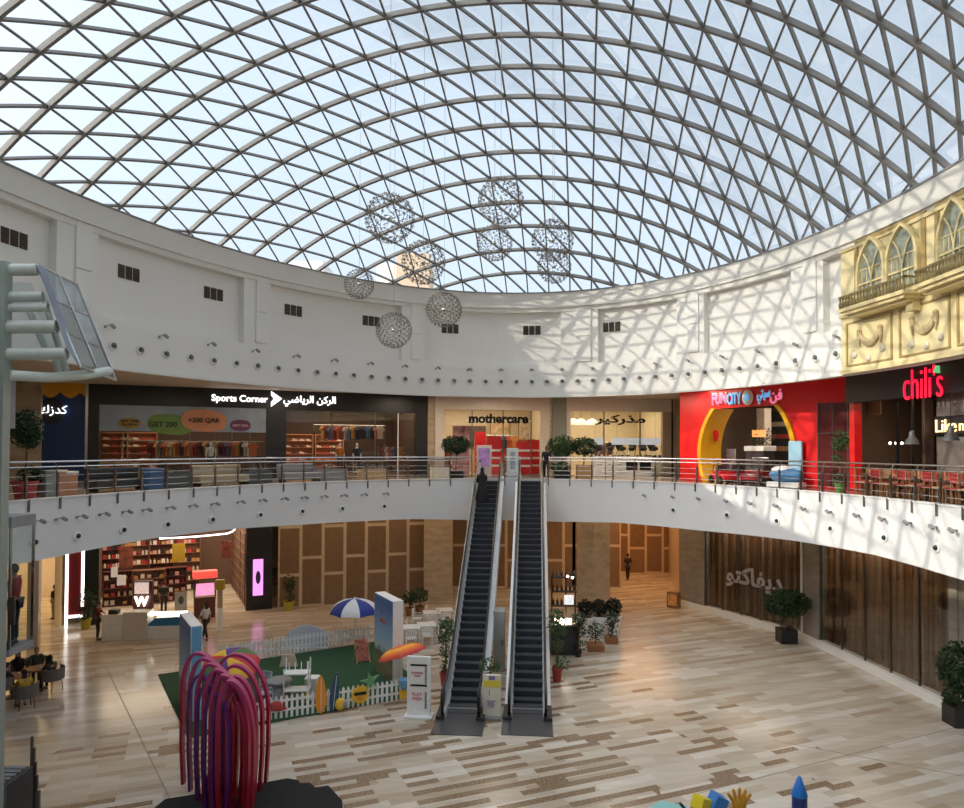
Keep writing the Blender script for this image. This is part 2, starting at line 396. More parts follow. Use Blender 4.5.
def domen(x, y):
    e = .02; return Vector((-(domez(x+e, y)-domez(x-e, y))/(2*e), -(domez(x, y+e)-domez(x, y-e))/(2*e), 1)).normalized()
dome = thing('ceiling', None, None, (0,0,0)); dome['kind'] = 'structure'
def lattice_line(f, lo, hi, w, h, off):
    pts = []; k = lo; runs = []
    while k <= hi:
        x, y, ok = f(k)
        if ok and r2(x, y) < (RA+.06)**2: pts.append((x, y))
        elif pts: runs.append(pts); pts = []
        k += .05
    if pts: runs.append(pts)
    runs = [r[:-1:4] + [r[-1]] for r in runs]
    for pts in runs:
        if len(pts) < 3: continue
        m = MB(); P = [Vector((x, y, domez(x, y, off))) for x, y in pts]; U = [domen(x, y) for x, y in pts]
        m.strip(P, U, w, h); m.build('beam', BEAM, dome)
def node(i, j): return (*lat(i, j), -20.1 <= j <= 15.1 and i <= 13.1)
for i in range(-26, 14): lattice_line(lambda k, i=i: node(i, k), -22, 18, .10, .17, .06)
for j in range(-19, 15): lattice_line(lambda k, j=j: node(k, j), -28, 14, .06, .10, .035)
for c in range(-42, 34): lattice_line(lambda k, c=c: node(k, k-c), -28, 14, .06, .11, .04)
m = MB(); K = 16; NA = 72; rings = []
for q in range(1, K+1):
    rr = RA*q/K; ringv = []
    for k in range(NA):
        a, b = rr*cos(TAU*k/NA), rr*EE*sin(TAU*k/NA); x = CX+a*cos(TH)-b*sin(TH); y = CY+a*sin(TH)+b*cos(TH)
        ringv.append(m._v((x, y, domez(x, y, .10) if q < K else RIMZ+.06)))
    rings.append(ringv)
top = m._v((CX, CY, domez(CX, CY, .02)))
for k in range(NA): m.bm.faces.new((top, rings[0][k], rings[0][(k+1)%NA]))
for A, B in zip(rings, rings[1:]):
    for k in range(NA): m.bm.faces.new((A[k], B[k], B[(k+1)%NA], A[(k+1)%NA]))
m.build('glass_pane', GLD, dome, smooth=True)
# parapets of the building seen through the lowest panes
def roofbox(x0, x1, y0, Y, dep, name, m):
    a, b = at(x0, y0, Y), at(x1, y0, Y); mm = MB(); mm.bb(a.x, b.x, Y, Y+dep, RIMZ-.3, a.z); struct(mm.build(name, m))
PEACH = mat('peach_render', (.62,.46,.33), .8); PALE = mat('pale_render', (.62,.62,.62), .8)
roofbox(395, 428, 254, 46, 4, 'wall_roof', PEACH); roofbox(375, 397, 264, 47, 3, 'wall_roof', PALE); roofbox(285, 322, 262, 46, 3, 'wall_roof', PALE)
# ------------------------------------------------------------------ fronts: straight shop lines in plan
class Front:
    """a line of shopfronts from P0 to P1; local x runs along it, local -y points to the atrium"""
    def __init__(s, P0, P1):
        s.P0 = Vector((P0[0], P0[1], 0)); s.P1 = Vector((P1[0], P1[1], 0)); d = s.P1-s.P0; s.L = d.length; s.rz = atan2(d.y, d.x); s.d = d.normalized(); s.nrm = Vector((s.d.y, -s.d.x, 0))
    def hit(s, px, py, off=0.0):       # local (x, z) of a pixel on the plane y=-off
        r = ray(px, py); o = s.P0 + s.nrm*off
        k = (o.dot(s.nrm))/r.dot(s.nrm); P = r*k; return (P-o).dot(s.d) , EYE + P.z
    def rect(s, x0, y0, x1, y1, off=0.0):
        xm, ym = (x0+x1)/2, (y0+y1)/2; a = s.hit(x0, ym, off)[0]; b = s.hit(x1, ym, off)[0]; z1 = s.hit(xm, y0, off)[1]; z0 = s.hit(xm, y1, off)[1]; return a, b, z0, z1
    def sub(s, off):
        f = Front(s.P0 + s.nrm*off, s.P1 + s.nrm*off); return f
def P2(px, Y): p = at(px, 448, Y); return (p.x, p.y)
US = Front(P2(88, 33.5), P2(427, 40.3))
UM = Front(P2(427, 40.3), P2(680, 42.6))
UF = Front(P2(680, 36.5), P2(852, 28.0))
UC = Front(P2(852, 28.0), P2(975, 21.6))
def front_box(fr, x0, x1, y0, y1, z0, z1, name, m, parent=None, mbx=None, **k):
    mm = mbx or MB(); mm.bb(x0, x1, y0, y1, z0, z1)
    if mbx: return mbx
    return mm.build(name, m, parent, None if parent is not None else fr.P0, 0 if parent is not None else fr.rz, **k)
def room(fr, x0, x1, depth, z0, z1, wallm, floorm, ceilm, names=('wall_shop',)):
    """the space behind a shopfront: side walls, back wall, floor, ceiling"""
    mm = MB(); mm.bb(x0-.1, x0, 0.05, depth, z0, z1); mm.bb(x1, x1+.1, .05, depth, z0, z1); mm.bb(x0, x1, depth, depth+.1, z0, z1)
    struct(mm.build('wall_shop', wallm, None, fr.P0, fr.rz))
    mm = MB(); mm.bb(x0, x1, .3, depth, z0+.005, z0+.02); struct(mm.build('floor_shop', floorm, None, fr.P0, fr.rz))
    mm = MB(); mm.bb(x0, x1, .3, depth, z1-.12, z1-.05); struct(mm.build('ceiling_shop', ceilm, None, fr.P0, fr.rz))
def area(fr, x, y, z, sx, sy, power, col=(1,.85,.65)):
    L = bpy.data.lights.new('room_or_fill_light', 'AREA'); L.shape = 'RECTANGLE'; L.size = sx; L.size_y = sy; L.energy = power; L.color = col
    o = bpy.data.objects.new('room_or_fill_light', L); C.objects.link(o)
    if fr: 
        o.location = fr.P0 + fr.d*x - fr.nrm*y + Vector((0,0,z)); o.rotation_euler.z = fr.rz
    else: o.location = (x, y, z)
    return o
# ================================================================== FOLIAGE
def leaves(mb, c, r, n, size, seed=1, squash=1.0, hollow=.4):
    rnd = random.Random(seed); c = Vector(c)
    for _ in range(n):
        d = Vector((rnd.gauss(0,1), rnd.gauss(0,1), rnd.gauss(0,1))).normalized(); q = hollow + (1-hollow)*rnd.random()**.6
        p = c + Vector((d.x*r[0], d.y*r[1], d.z*r[2]))*q
        a = Vector((rnd.gauss(0,1), rnd.gauss(0,1), rnd.gauss(0,.6))).normalized(); b = a.orthogonal().normalized(); b = Matrix.Rotation(rnd.random()*6.3, 3, a) @ b
        s = size*(.7+.6*rnd.random()); k = a.cross(b)*s*.12
        v = [mb._v(p - a*s*.5), mb._v(p + b*s*.22 + k), mb._v(p + a*s*.5), mb._v(p - b*s*.22 + k)]
        mb.bm.faces.new((v[0], v[1], v[2])); mb.bm.faces.new((v[0], v[2], v[3]))
def pot_prof(r, h): return [(r*.72, 0), (r*.95, h*.85), (r*1.05, h*.86), (r*1.05, h), (r*.92, h), (r*.88, h*.9), (0.01, h*.9)]
def tree(name, label, loc, h, crown, leafm, pot='round', potm=None, pr=.25, ph=.4, n=420, size=.13, stem=.03, cat='plant', group=None, seed=1, low=False):
    t = thing(name, label, cat, loc, 0, group)
    m = MB()
    if pot == 'round': m.lathe(pot_prof(pr, ph), n=20)
    else: m.bb(-pr, pr, -pr, pr, 0, ph, .015)
    m.build('pot', potm or TERR, t)
    m = MB(); m.lathe([(pr*.8, ph*.9), (pr*.8, ph*.93)], n=16); m.build('soil', SOIL, t)
    m = MB(); rnd = random.Random(seed); top = h - crown[2]
    m.tube([(0,0,ph*.9), (.03,.02,(ph+top)/2), (0,0,top)], [stem*1.2, stem, stem*.8], 7)
    for k in range(7):
        a = rnd.random()*6.3; m.tube([(0,0,top-crown[2]*.6), (cos(a)*crown[0]*.4, sin(a)*crown[1]*.4, top), (cos(a)*crown[0]*.75, sin(a)*crown[1]*.75, top+crown[2]*rnd.uniform(-.2,.6))], [stem*.6, stem*.4, stem*.15], 5)
    m.build('trunk', BARK, t)
    m = MB(); leaves(m, (0,0,h-crown[2]), crown, n, size, seed)
    if low:
        for k in range(low): leaves(m, (rnd.uniform(-.15,.15), rnd.uniform(-.15,.15), ph+.2+(h-ph)*k/low), (crown[0]*.75, crown[1]*.75, crown[2]*.5), n//3, size, seed+k)
    m.build('foliage', leafm, t)
    return t
# ================================================================== PEOPLE
def skin_mesh(chains, sub=1):
    """chains: list of lists of (point, radius); points that coincide are merged into one joint"""
    verts, rad, edges, key = [], [], [], {}
    def vid(p, r):
        k = tuple(round(c, 4) for c in p)
        if k not in key: key[k] = len(verts); verts.append(p); rad.append(r)
        return key[k]
    for ch in chains:
        prev = None
        for p, r in ch:
            i = vid(p, r)
            if prev is not None and prev != i: edges.append((prev, i))
            prev = i
    me = bpy.data.meshes.new('sk'); me.from_pydata([tuple(v) for v in verts], edges, []); o = bpy.data.objects.new('sk', me); C.objects.link(o)
    md = o.modifiers.new('s', 'SKIN'); md.use_smooth_shade = True
    for i, sv in enumerate(me.skin_vertices[0].data): 
        r = rad[i]; sv.radius = r if hasattr(r, '__len__') else (r, r); sv.use_root = (i == 0)
    sb = o.modifiers.new('u', 'SUBSURF'); sb.levels = sub; sb.render_levels = sub
    bpy.context.view_layer.update(); dg = bpy.context.evaluated_depsgraph_get(); out = bpy.data.meshes.new_from_object(o.evaluated_get(dg)); bpy.data.objects.remove(o)
    return out
def V(*a): return Vector(a)
def person(label, loc, rz, top, bottom, hair='short', skin=None, pose='stand', legs=(.0,.0), arms=None, group=None, H=1.7, hairm=None, abaya=None, hat=None, hands=False, cat='person', name='person'):
    """local +Y is where the figure faces"""
    skin = skin or SKIN; k = H/1.7
    t = thing(name, label, cat, loc, rz, group); t.scale = (k, k, k)
    sit = pose == 'sit'; hz = .52 if sit else .93
    lean = {'lean': .22, 'sit': .08}.get(pose, 0.0)
    hip = V(0, 0, hz); ch = V(0, lean, hz+.38); nk = V(0, lean*1.25, hz+.53); hd = V(0, lean*1.4+.02, hz+.63)
    fs = []; leg_t = []
    for s, st in ((-1, legs[0]), (1, legs[1])):
        hp = V(s*.09, 0, hz-.03)
        if sit: kn = V(s*.12, .42, .50); an = V(s*.12, .40+st, .08)
        else: kn = V(s*.10, st*.5+.02, .50); an = V(s*.10, st, .08)
        leg_t.append((hp, kn, an))
        fs.append([(hip, (.12,.10)), (hp, .085), ((hp+kn)/2, .075), (kn, .055), ((kn*.6+an*.4), .055), (an, .035), (an+V(0,.09,-.04), .035), (an+V(0,.15,-.05), .025)])
    arm_t = []
    arms = arms or ((0, 0), (0, 0))      # (forward swing, outward)
    for s, (fw, ou) in ((-1, arms[0]), (1, arms[1])):
        sh = ch + V(s*.18, 0, .09)
        el = sh + V(s*(.05+ou*.2), sin(fw)*.27, -cos(fw)*.27); bend = fw*1.5 + .25
        wr = el + V(-s*.02, sin(bend)*.24, -cos(bend)*.24); arm_t.append((sh, el, wr))
        d = (wr-el).normalized(); hand = wr + d*.06
        c = [(ch, (.13,.10)), (sh, .055), ((sh+el)/2, .043), (el, .036), (wr, .025), (hand, (.03,.018))]
        fs.append(c)
        if hands:
            side = V(1, 0, 0)
            for q in range(4):
                b = hand + side*(q-1.5)*.017; L = (.055, .07, .075, .06)[q]; fs.append([(hand, (.03,.018)), (b + d*.03, .009), (b + d*(.03+L*.6) + V(0,0,-.008), .0085), (b + d*(.03+L) + V(0,0,-.025), .007)])
            fs.append([(hand, (.03,.018)), (hand + V(-s*.035,.01,0) + d*.01, .01), (hand + V(-s*.045,.015,0) + d*.045, .008)])
    torso = [(hip, (.12,.10)), (V(0, lean*.4, hz+.18), (.11,.085)), (ch, (.13,.10)), (nk, .055), (hd, .055)]
    body = skin_mesh([torso]+fs)
    bm = bmesh.new(); bm.from_mesh(body); tmp = MB(); tmp.bm.free(); tmp.bm = bm
    hc = hd + V(0, .01, .06)
    tmp.ell(hc, (.075, .092, .115), 14, 10)
    tmp.ell(hc + V(0,.095,-.012), (.013,.02,.022), 6, 5)                        # nose
    for s in (-1,1): tmp.ell(hc + V(s*.076,0,-.005), (.012,.022,.03), 6, 5)      # ears
    tmp.ell(hc + V(0,.083,-.055), (.024,.01,.008), 6, 4)                         # mouth
    me = tmp.mesh(skin, True); bpy.data.meshes.remove(body) if body.users == 0 else None
    o = bpy.data.objects.new('body', me); C.objects.link(o); o.parent = t
    m = MB()
    m.bm.free()
    for s in (-1,1): m = MB(); m.ell(hc + V(s*.028,.083,.012), (.012,.008,.008), 6, 4); m.build('eye', BLACK, t)
    # hair or head cover
    m = MB()
    if hair == 'short': m.ell(hc + V(0,-.018,.028), (.084,.092,.105), 14, 8)
    elif hair == 'long':
        m.ell(hc + V(0,-.018,.025), (.088,.095,.11), 14, 8); m.ell(hc + V(0,-.07,-.12), (.085,.045,.17), 12, 8)
    elif hair == 'scarf':
        m.ell(hc + V(0,-.014,.02), (.095,.095,.125), 14, 8); m.lathe([(.07,.02), (.10,-.1), (.16,-.22), (.05,-.26)], tuple(hc), 14)
    if hair: m.build('hair' if hair != 'scarf' else 'headscarf', hairm or HAIR, t, smooth=True)
    if hat: m = MB(); m.lathe([(.14,.0), (.145,.012), (.095,.02), (.09,.09), (.05,.11), (.01,.115)], tuple(hc + V(0,0,.05)), 16); m.build('cap', hat, t, smooth=True)
    if abaya:
        m = MB(); prof = [(.30,.03), (.27,.3), (.22,.6), (.17, hz+.02), (.15, hz+.18), (.17, hz+.38), (.14, hz+.47), (.06, hz+.54)]
        m.lathe(prof, n=18, sx=1.15, sy=.8); m.build('robe', abaya, t, smooth=True)
        for a_ in arm_t:
            me = skin_mesh([[(a_[0], .075), (a_[1], .07), (a_[2]*.9+a_[1]*.1, .075)]]); me.materials.clear(); me.materials.append(abaya); o = bpy.data.objects.new('sleeve', me); C.objects.link(o); o.parent = t
    else:
        cl = [[(V(0, 0, hz-.02), (.135,.115)), (V(0, lean*.4, hz+.18), (.135,.11)), (ch, (.155,.12)), (nk-V(0,0,.035), .075)]]
        for sh, el, wr in arm_t: cl.append([(ch, (.155,.12)), (sh, .075), ((sh+el)/2, .062), (el, .052)])
        me = skin_mesh(cl); me.materials.clear(); me.materials.append(top); o = bpy.data.objects.new('shirt', me); C.objects.link(o); o.parent = t
        cl = []
        for hp, kn, an in leg_t: cl.append([(V(0,0,hz), (.135,.12)), (hp, .10), ((hp+kn)/2, .09), (kn, .072), (an+V(0,0,.03), .058)])
        me = skin_mesh(cl); me.materials.clear(); me.materials.append(bottom); o = bpy.data.objects.new('trousers', me); C.objects.link(o); o.parent = t
    for hp, kn, an in leg_t:
        m = MB(); m.ell(an + V(0,.06,-.04), (.045,.12,.04), 10, 6); m.build('shoe', DGREY, t, smooth=True)
    return t
def cloth(n, c): return mat(n, c, .85, var=.12, scale=12)

# ================================================================== UPPER WALL DETAILS
GRL = mat('bronze_grille', (.10,.075,.05), .5, .4)
for k, (px, py, cnt) in enumerate([(12,242,3),(127,276,3),(212,296,3),(292,312,3),(370,322,3),(449,329,3),(531,330,3),(611,326,3)]):
    t, z = hitE(px, py, .3); P = E(t, .29, z)
    o = thing('wall_vent', None, 'vent', P, Ez(t)+pi, 'grilles in the upper wall')
    o['label'] = ['bronze three-part vent grille on the white upper wall at the far left edge','vent grille on the upper wall above the dark glass lift canopy','vent grille high on the wall above the sports shop sign','vent grille right of the second pilaster from the left','vent grille just behind the small hanging wire ball at left','vent grille beside the lowest wire ball chandelier','vent grille high above the right escalator, left of the sunlit pilaster','vent grille inside the first sun-striped wall panel'][k]
    m = MB(); m.bb(-.48,.48,-.01,.02,-.26,.26); m.build('vent_frame', WPL, o)
    for c in range(3):
        m = MB(); x = (c-1)*.31
        for r in range(7): m.box((x, -.03, -.2+r*.066), (.26,.035,.03), R=Matrix.Rotation(.5, 3, 'X'))
        m.bb(x-.135,x+.135,-.02,-.012,-.235,.235); m.build('louvre_panel', GRL, o)
# air nozzles: round jets in a row above the lip
def nozzle():
    t = thing('air_nozzle', 'small round air nozzle in the long row low on the white upper wall', 'air nozzle', (0,0,0), 0, 'air nozzles in a row along the upper wall')
    m = MB(); m.lathe([(.17,0),(.17,.03),(.13,.05),(.13,0.0)], n=16, cap=False); m.bm.transform(Matrix.Rotation(pi/2, 4, 'X')); m.build('nozzle_ring', WPL, t, smooth=True)
    m = MB(); m.ell((.02,-.03,.02), (.085,.085,.085), 12, 8); m.build('nozzle_ball', mat('nozzle_grey', (.16,.15,.14), .4), t, smooth=True)
    return t
nz0 = nozzle(); first = True
tA, tB = tpx(112, 0, EYE+3.35), tpx(836, 0, EYE+3.35); nn = 40
for k in range(nn+1):
    t = tA + (tB-tA)*k/nn; P = E(t, -.01, EYE+3.36)
    if first: nz0.location = P; nz0.rotation_euler.z = Ez(t)+pi; first = False
    else: copy_tree(nz0, P, Ez(t)+pi)
def bracket_lamp(label, group, hm=None):
    t = thing('bracket_spotlight', label, 'spotlight', (0,0,0), 0, group)
    m = MB(); m.bb(-.04,.04,-.03,0,-.04,.04); m.tube([(0,0,0),(0,-.16,.05),(.05,-.22,.05)], .015, 6); m.build('bracket', GREY, t)
    m = MB(); m.box((.1,-.24,.02), (.19,.09,.09), R=Matrix.Rotation(.5,3,'Y'), bevel=.01); m.build('lamp_head', hm or GREY, t)
    return t
bl = bracket_lamp('small grey bracket spotlight on the white upper wall above the nozzle row', 'bracket spotlights above the nozzle row'); first = True
for k in range(21):
    t = tpx(104, 0, EYE+4) + (tpx(838, 0, EYE+4)-tpx(104, 0, EYE+4))*k/20; P = E(t, 0, EYE+3.95)
    if first: bl.location = P; bl.rotation_euler.z = Ez(t)+pi; first = False
    else: copy_tree(bl, P, Ez(t)+pi)
bl = bracket_lamp('small grey bracket spotlight fixed along the top of the white balcony band', 'bracket spotlights on the balcony band'); first = True
nl = thing('balcony_nozzle', 'small round fixture low on the white balcony band', 'spotlight', (0,0,0), 0, 'round fixtures on the balcony band')
m = MB(); m.lathe([(.14,0),(.14,.04),(.10,.06),(.0001,.06)], n=14); m.bm.transform(Matrix.Rotation(pi/2, 4, 'X')); m.build('fixture_rim', WPL, nl, smooth=True)
m = MB(); m.ell((.02,-.06,.0), (.08,.08,.08), 10, 6); m.build('lens', BLACK, nl, smooth=True); nfirst = True
pxs = [34,56,77,100,123,143,167,190,212,238,260,282,302,322,342,362,384,645,674,700,728,752,778,806,832,860,886,912,938,958]
for k, px in enumerate(pxs):
    t = tpx(px, -.12, F1-.7); P = E(t, -.125, F1-.62)
    if first: bl.location = P; bl.rotation_euler.z = Ez(t)+pi; first = False
    else: copy_tree(bl, P, Ez(t)+pi)
    if k % 2 == 0:
        P = E(t, -.125, F1-1.2)
        if nfirst: nl.location = P; nl.rotation_euler.z = Ez(t)+pi; nfirst = False
        else: copy_tree(nl, P, Ez(t)+pi)
# ------------------------------------------------------------------ hanging wire balls
def wire_ball():
    t = thing('wire_ball_chandelier', 'x', 'chandelier', (0,0,0), 0, 'hanging wire balls under the dome')
    m = MB(); rnd = random.Random(4); N = 210; pts = []
    for k in range(N):
        z = 1-2*(k+.5)/N; a = k*2.39996; r = sqrt(1-z*z); pts.append(Vector((r*cos(a), r*sin(a), z)))
    for k, p in enumerate(pts):
        for _ in range(2):
            d = p.cross(Vector((rnd.gauss(0,1), rnd.gauss(0,1), rnd.gauss(0,1)))).normalized(); L = rnd.uniform(.12,.22)
            q = p*rnd.uniform(.88,1); m.tube([q - d*L*.5, q + d*L*.5], .014, 3)
        m.tube([p*.9, p*1.04], .014, 3)
    for a_ in range(3):
        R_ = Matrix.Rotation(a_*pi/3, 3, 'Z'); m.tube([R_ @ Vector((cos(TAU*q/32)*.99, 0, sin(TAU*q/32)*.99)) for q in range(32)], .007, 3, closed=True)
    m.build('wire_cage', mat('champagne_wire', (.16,.14,.12), .5, .2), t)
    m = MB(); m.ell((0,0,0), (.12,.12,.12), 10, 6); m.build('core_lamp', STEEL, t)
    return t
wb = wire_ball(); BL = [(388,219,25,19,'large wire ball high at the left of the cluster, against the glass'),(358,285,15,27,'small wire ball hanging at the far left over the wall top edge'),(393,331,18,24,'wire ball hanging lowest of all in front of the white wall'),(443,310,18,25,'wire ball overlapping the wall right of the lowest one'),(422,263,22,22,'wire ball in the middle of the cluster, in front of the peach building'),(499,201,23,20,'wire ball hanging topmost at the centre right'),(493,243,18,24,'wire ball directly under the topmost one'),(551,240,21,22,'wire ball at the far right of the cluster'),(553,266,17,25,'wire ball just under the far right one, partly overlapping it')]
for k, (px, py, r, Y, lb) in enumerate(BL):
    P = at(px, py, Y); R = r*Y/F
    o = wb if k == 0 else copy_tree(wb); o.location = P; o.scale = (R,)*3; o['label'] = lb
    zt = domez(P.x, P.y, -.1); m = MB(); m.tube([(0,0,.9),(0,0,(zt-P.z)/R)], .006/R, 4); m.build('suspension_cable', GREY, o)

# ================================================================== YELLOW FACADE ON THE RIGHT OF THE UPPER WALL
ta, tb = tpx(843, 0, EYE+3), tpx(964, 0, EYE+3)-.55
m = MB(); ring(m, tb, ta, -.09, .02, ZS-.02, PZ1-.05, .02); fac = m.build('yellow_facade', YEL); tag(fac, 'pale yellow plaster facade with arched windows above the black restaurant front', 'facade')
m = MB(); ring(m, tb, ta, -.17, -.08, EYE+4.55, EYE+4.68, .02); ring(m, tb, ta, -.14, -.08, ZS-.02, ZS+.12, .02); ring(m, tb, ta, -.16, -.08, PZ1-.16, PZ1-.05, .02); m.build('moulding', YELT, fac)
def facade_frame(px0, px1, z0, z1):
    """picture-frame moulding between two pixel columns"""
    a, b = tpx(px0, -.09, EYE+3.5), tpx(px1, -.09, EYE+3.5); m = MB()
    for (u0, u1, q0, q1) in ((b, a, z0, z0+.05), (b, a, z1-.05, z1), (a-.004, a, z0, z1), (b, b+.004, z0, z1)): ring(m, u0, u1, -.13, -.085, q0, q1, .01)
    m.build('panel_moulding', mat('antique_gold', (.42,.30,.12), .5), fac)
for a, b in ((846,892),(899,950),(957,1010)): facade_frame(a, b, EYE+2.85, EYE+4.35)
FAB = [cloth('stone_relief', (.50,.40,.24))]
def local_at(px, z, s=-.1): t = tpx(px, s, z); return E(t, s, z), Ez(t)+pi
GOLD = mat('weathered_gilding', (.50,.40,.22), .6, var=.2, scale=12); OLDG = mat('old_window_glass', (.27,.30,.24), .3, var=.4, scale=5)
def festoon(px, z, w, lb):
    P, rz = local_at(px, z); t = thing('relief_garland', lb, 'wall relief', P, rz, 'garland reliefs on the yellow facade')
    m = MB()
    for k in range(13):
        u = -1+2*k/12; m.ell((u*w/2, -.05, -.35*(1-u*u)+.12), (.1,.06,.09+.05*(1-u*u)), 8, 6)
    m.build('garland', GOLD, t)
    for s in (-1,1):
        m = MB(); m.tube([(s*w/2,-.04,.2),(s*w/2+.03*s,-.05,-.05),(s*w/2-.02*s,-.04,-.3)], [.07,.05,.02], 7); m.ell((s*w/2,-.06,.22), (.1,.06,.07), 8, 6); m.build('ribbon', GOLD, t)
festoon(870, EYE+3.75, 1.0, 'leafy garland relief on the left yellow panel'); festoon(924, EYE+3.75, 1.05, 'leafy garland relief on the middle yellow panel'); festoon(981, EYE+3.75, 1.0, 'leafy garland relief on the yellow panel cut by the right edge')
ROS = mat('rosette_plaster', (.70,.64,.50), .6)
for k, (px, py) in enumerate([(854,352),(868,355),(882,345),(911,341),(926,342),(940,333)]):
    t, z = hitE(px, py, -.1); o = thing('relief_rosette', 'small plaster rosette light under the garlands on the yellow facade', 'wall relief', E(t, -.1, z), Ez(t)+pi, 'rosettes under the garlands')
    m = MB(); m.lathe([(.12,0),(.12,.03),(.08,.07),(.02,.08)], n=10); m.bm.transform(Matrix.Rotation(pi/2, 4, 'X')); m.build('rosette', ROS, o)
def gothic(mb, cx, w, z0, h, y0, y1, inner=0, n=7):
    """outline points of a pointed arch"""
    w -= inner*2; hs = h*.42; pts = [(cx-w/2, z0), (cx-w/2, z0+hs)]
    for k in range(1, n): a = k/n*pi/3; pts.append((cx-w/2 + w*(1-cos(a)), z0+hs + (h-hs-inner)*sin(a)/sin(pi/3)))
    pts.append((cx, z0+h-inner)); R = [(2*cx-x, z) for x, z in pts[:-1]][::-1]; return pts+R
def balcony_window(px, lb):
    z = EYE+4.65; P, rz = local_at(px, z); t = thing('arched_window_bay', lb, 'window', P, rz)
    fr = MB(); gl_ = MB(); W = 1.42
    for s in (-1,1):
        cx = s*W/2*1.02; out = gothic(None, cx, W, .35, 1.98, 0, 0); inn = gothic(None, cx, W, .35, 1.98, 0, 0, .10); n = len(out)
        for y0, y1 in ((-.20,-.04),):
            A = [fr._v((x,y0,zz)) for x,zz in out]; B = [fr._v((x,y0,zz)) for x,zz in inn]; A2 = [fr._v((x,y1,zz)) for x,zz in out]; B2 = [fr._v((x,y1,zz)) for x,zz in inn]
            for k in range(n-1):
                for q in ((A[k],A[k+1],B[k+1],B[k]),(A[k],A[k+1],A2[k+1],A2[k]),(B[k],B[k+1],B2[k+1],B2[k])): fr.bm.faces.new(q)
        gl_.prism(inn, -.09, -.05)
        fr.tube([(cx,-.13,.35),(cx,-.13,1.0)], .03, 6)
        for q in (-1,1): fr.tube([(cx,-.13,1.0),(cx+q*.08,-.13,1.3),(cx+q*.22,-.13,1.62),(cx+q*.40,-.13,1.85)], .028, 6)
        fr.bb(cx-W/2, cx+W/2, -.15,-.1, .82,.88); fr.bb(cx-W/2+.06, cx+W/2-.06, -.12,-.09, 1.32,1.35); [fr.bb(cx+q*W/6-.012, cx+q*W/6+.012, -.12,-.09, .35, 1.3) for q in (-2,-1,1,2)]
    fr.build('window_tracery', YELT, t, smooth=False); gl_.build('leaded_glass', OLDG, t)
    m = MB(); m.bb(-1.6,1.6,-.75,0,-.06,.06,.01); m.bb(-1.5,1.5,-.66,0,-.16,-.06); m.bb(-1.4,1.4,-.5,0,-.24,-.16); m.bb(1.1,1.4,-.3,0,-.5,-.2); m.build('balcony_slab', YELT, t)
    m = MB(); m.bb(-1.58,1.58,-.72,-.66,.42,.48); m.bb(-1.58,-1.52,-.72,0,.42,.48); m.bb(1.52,1.58,-.72,0,.42,.48); m.build('balcony_rail', mat('patinated_bronze', (.28,.22,.10), .5, .5), t)
    for k in range(21):
        x = -1.52 + 3.04*k/20; m = MB(); m.lathe([(.03,.06),(.05,.14),(.055,.22),(.025,.30),(.04,.42)], (x,-.69,0), 6); m.build('baluster', mat('patinated_bronze', (.28,.22,.10)), t)
    m = MB()
    for s in (-1,1): m.bb(s*1.56-.08, s*1.56+.08, -.1, 0, .3, 2.35)
    m.bb(-1.64,1.64,-.08,0,2.28,2.4); m.build('surround_moulding', mat('antique_gold', (.42,.30,.12)), t)
balcony_window(889, 'pair of pointed arch windows with a small balcony on the yellow facade'); balcony_window(975, 'arched window with balcony on the yellow facade cut off by the right edge')
m = MB()

# ================================================================== RAILINGS ON THE UPPER FLOOR
def railing(label, t0, t1):
    """t0 > t1: runs left to right"""
    r = thing('balcony_railing', label, 'railing', E((t0+t1)/2, 0, F1), 0)
    O = r.location
    def P(t, s, z): return E(t, s, z) - O
    n = int((t0-t1)/.02)+1; T = [t0+(t1-t0)*k/n for k in range(n+1)]
    m = MB(); m.tube([P(t, -.10, F1+1.14) for t in T], .030, 8); m.build('handrail', CHROME, r, smooth=True)
    m = MB(); m.tube([P(t, .02, F1+.98) for t in T], .024, 8); m.build('second_rail', CHROME, r, smooth=True)
    for q in range(3):
        m = MB(); m.tube([P(t, .0, F1+.25+q*.23) for t in T], .009, 5); m.build('thin_rail', STEEL, r)
    L = 0; last = None; k = 0
    for t in [t0+(t1-t0)*i/(n*8) for i in range(n*8+1)]:
        p = E(t)
        if last is None or (p-last).length > 1.08:
            last = p; m = MB(); h = Ez(t)+pi; m.M = Matrix.Translation(E(t, 0, F1)-O) @ Matrix.Rotation(h, 4, 'Z')
            m.bb(-.025,.025,-.17,-.12,-.30,.06); m.bb(-.03,.03,-.06,.0,-.05,.80); m.tube([(0,-.03,.78),(0,-.03,.98),(0,.04,1.10),(0,.10,1.13)], .018, 6) if False else m.tube([(0,0,.78),(0,.0,.98),(0,.09,1.12)], .018, 6)
            m.bb(-.02,.02,-.13,-.01,-.10,-.04); m.build('post', DSTEEL, r)
    return r
ESC_T = (tpx(471, 0, F1), tpx(549, 0, F1))
railing('curved steel railing along the upper floor left of the escalators', tpx(5, 0, F1)+.25, ESC_T[0])
railing('curved steel railing along the upper floor right of the escalators', ESC_T[1], tpx(964, 0, F1)-.3)
railing('short piece of steel railing between the tops of the two escalators', tpx(505, 0, F1), tpx(521, 0, F1))
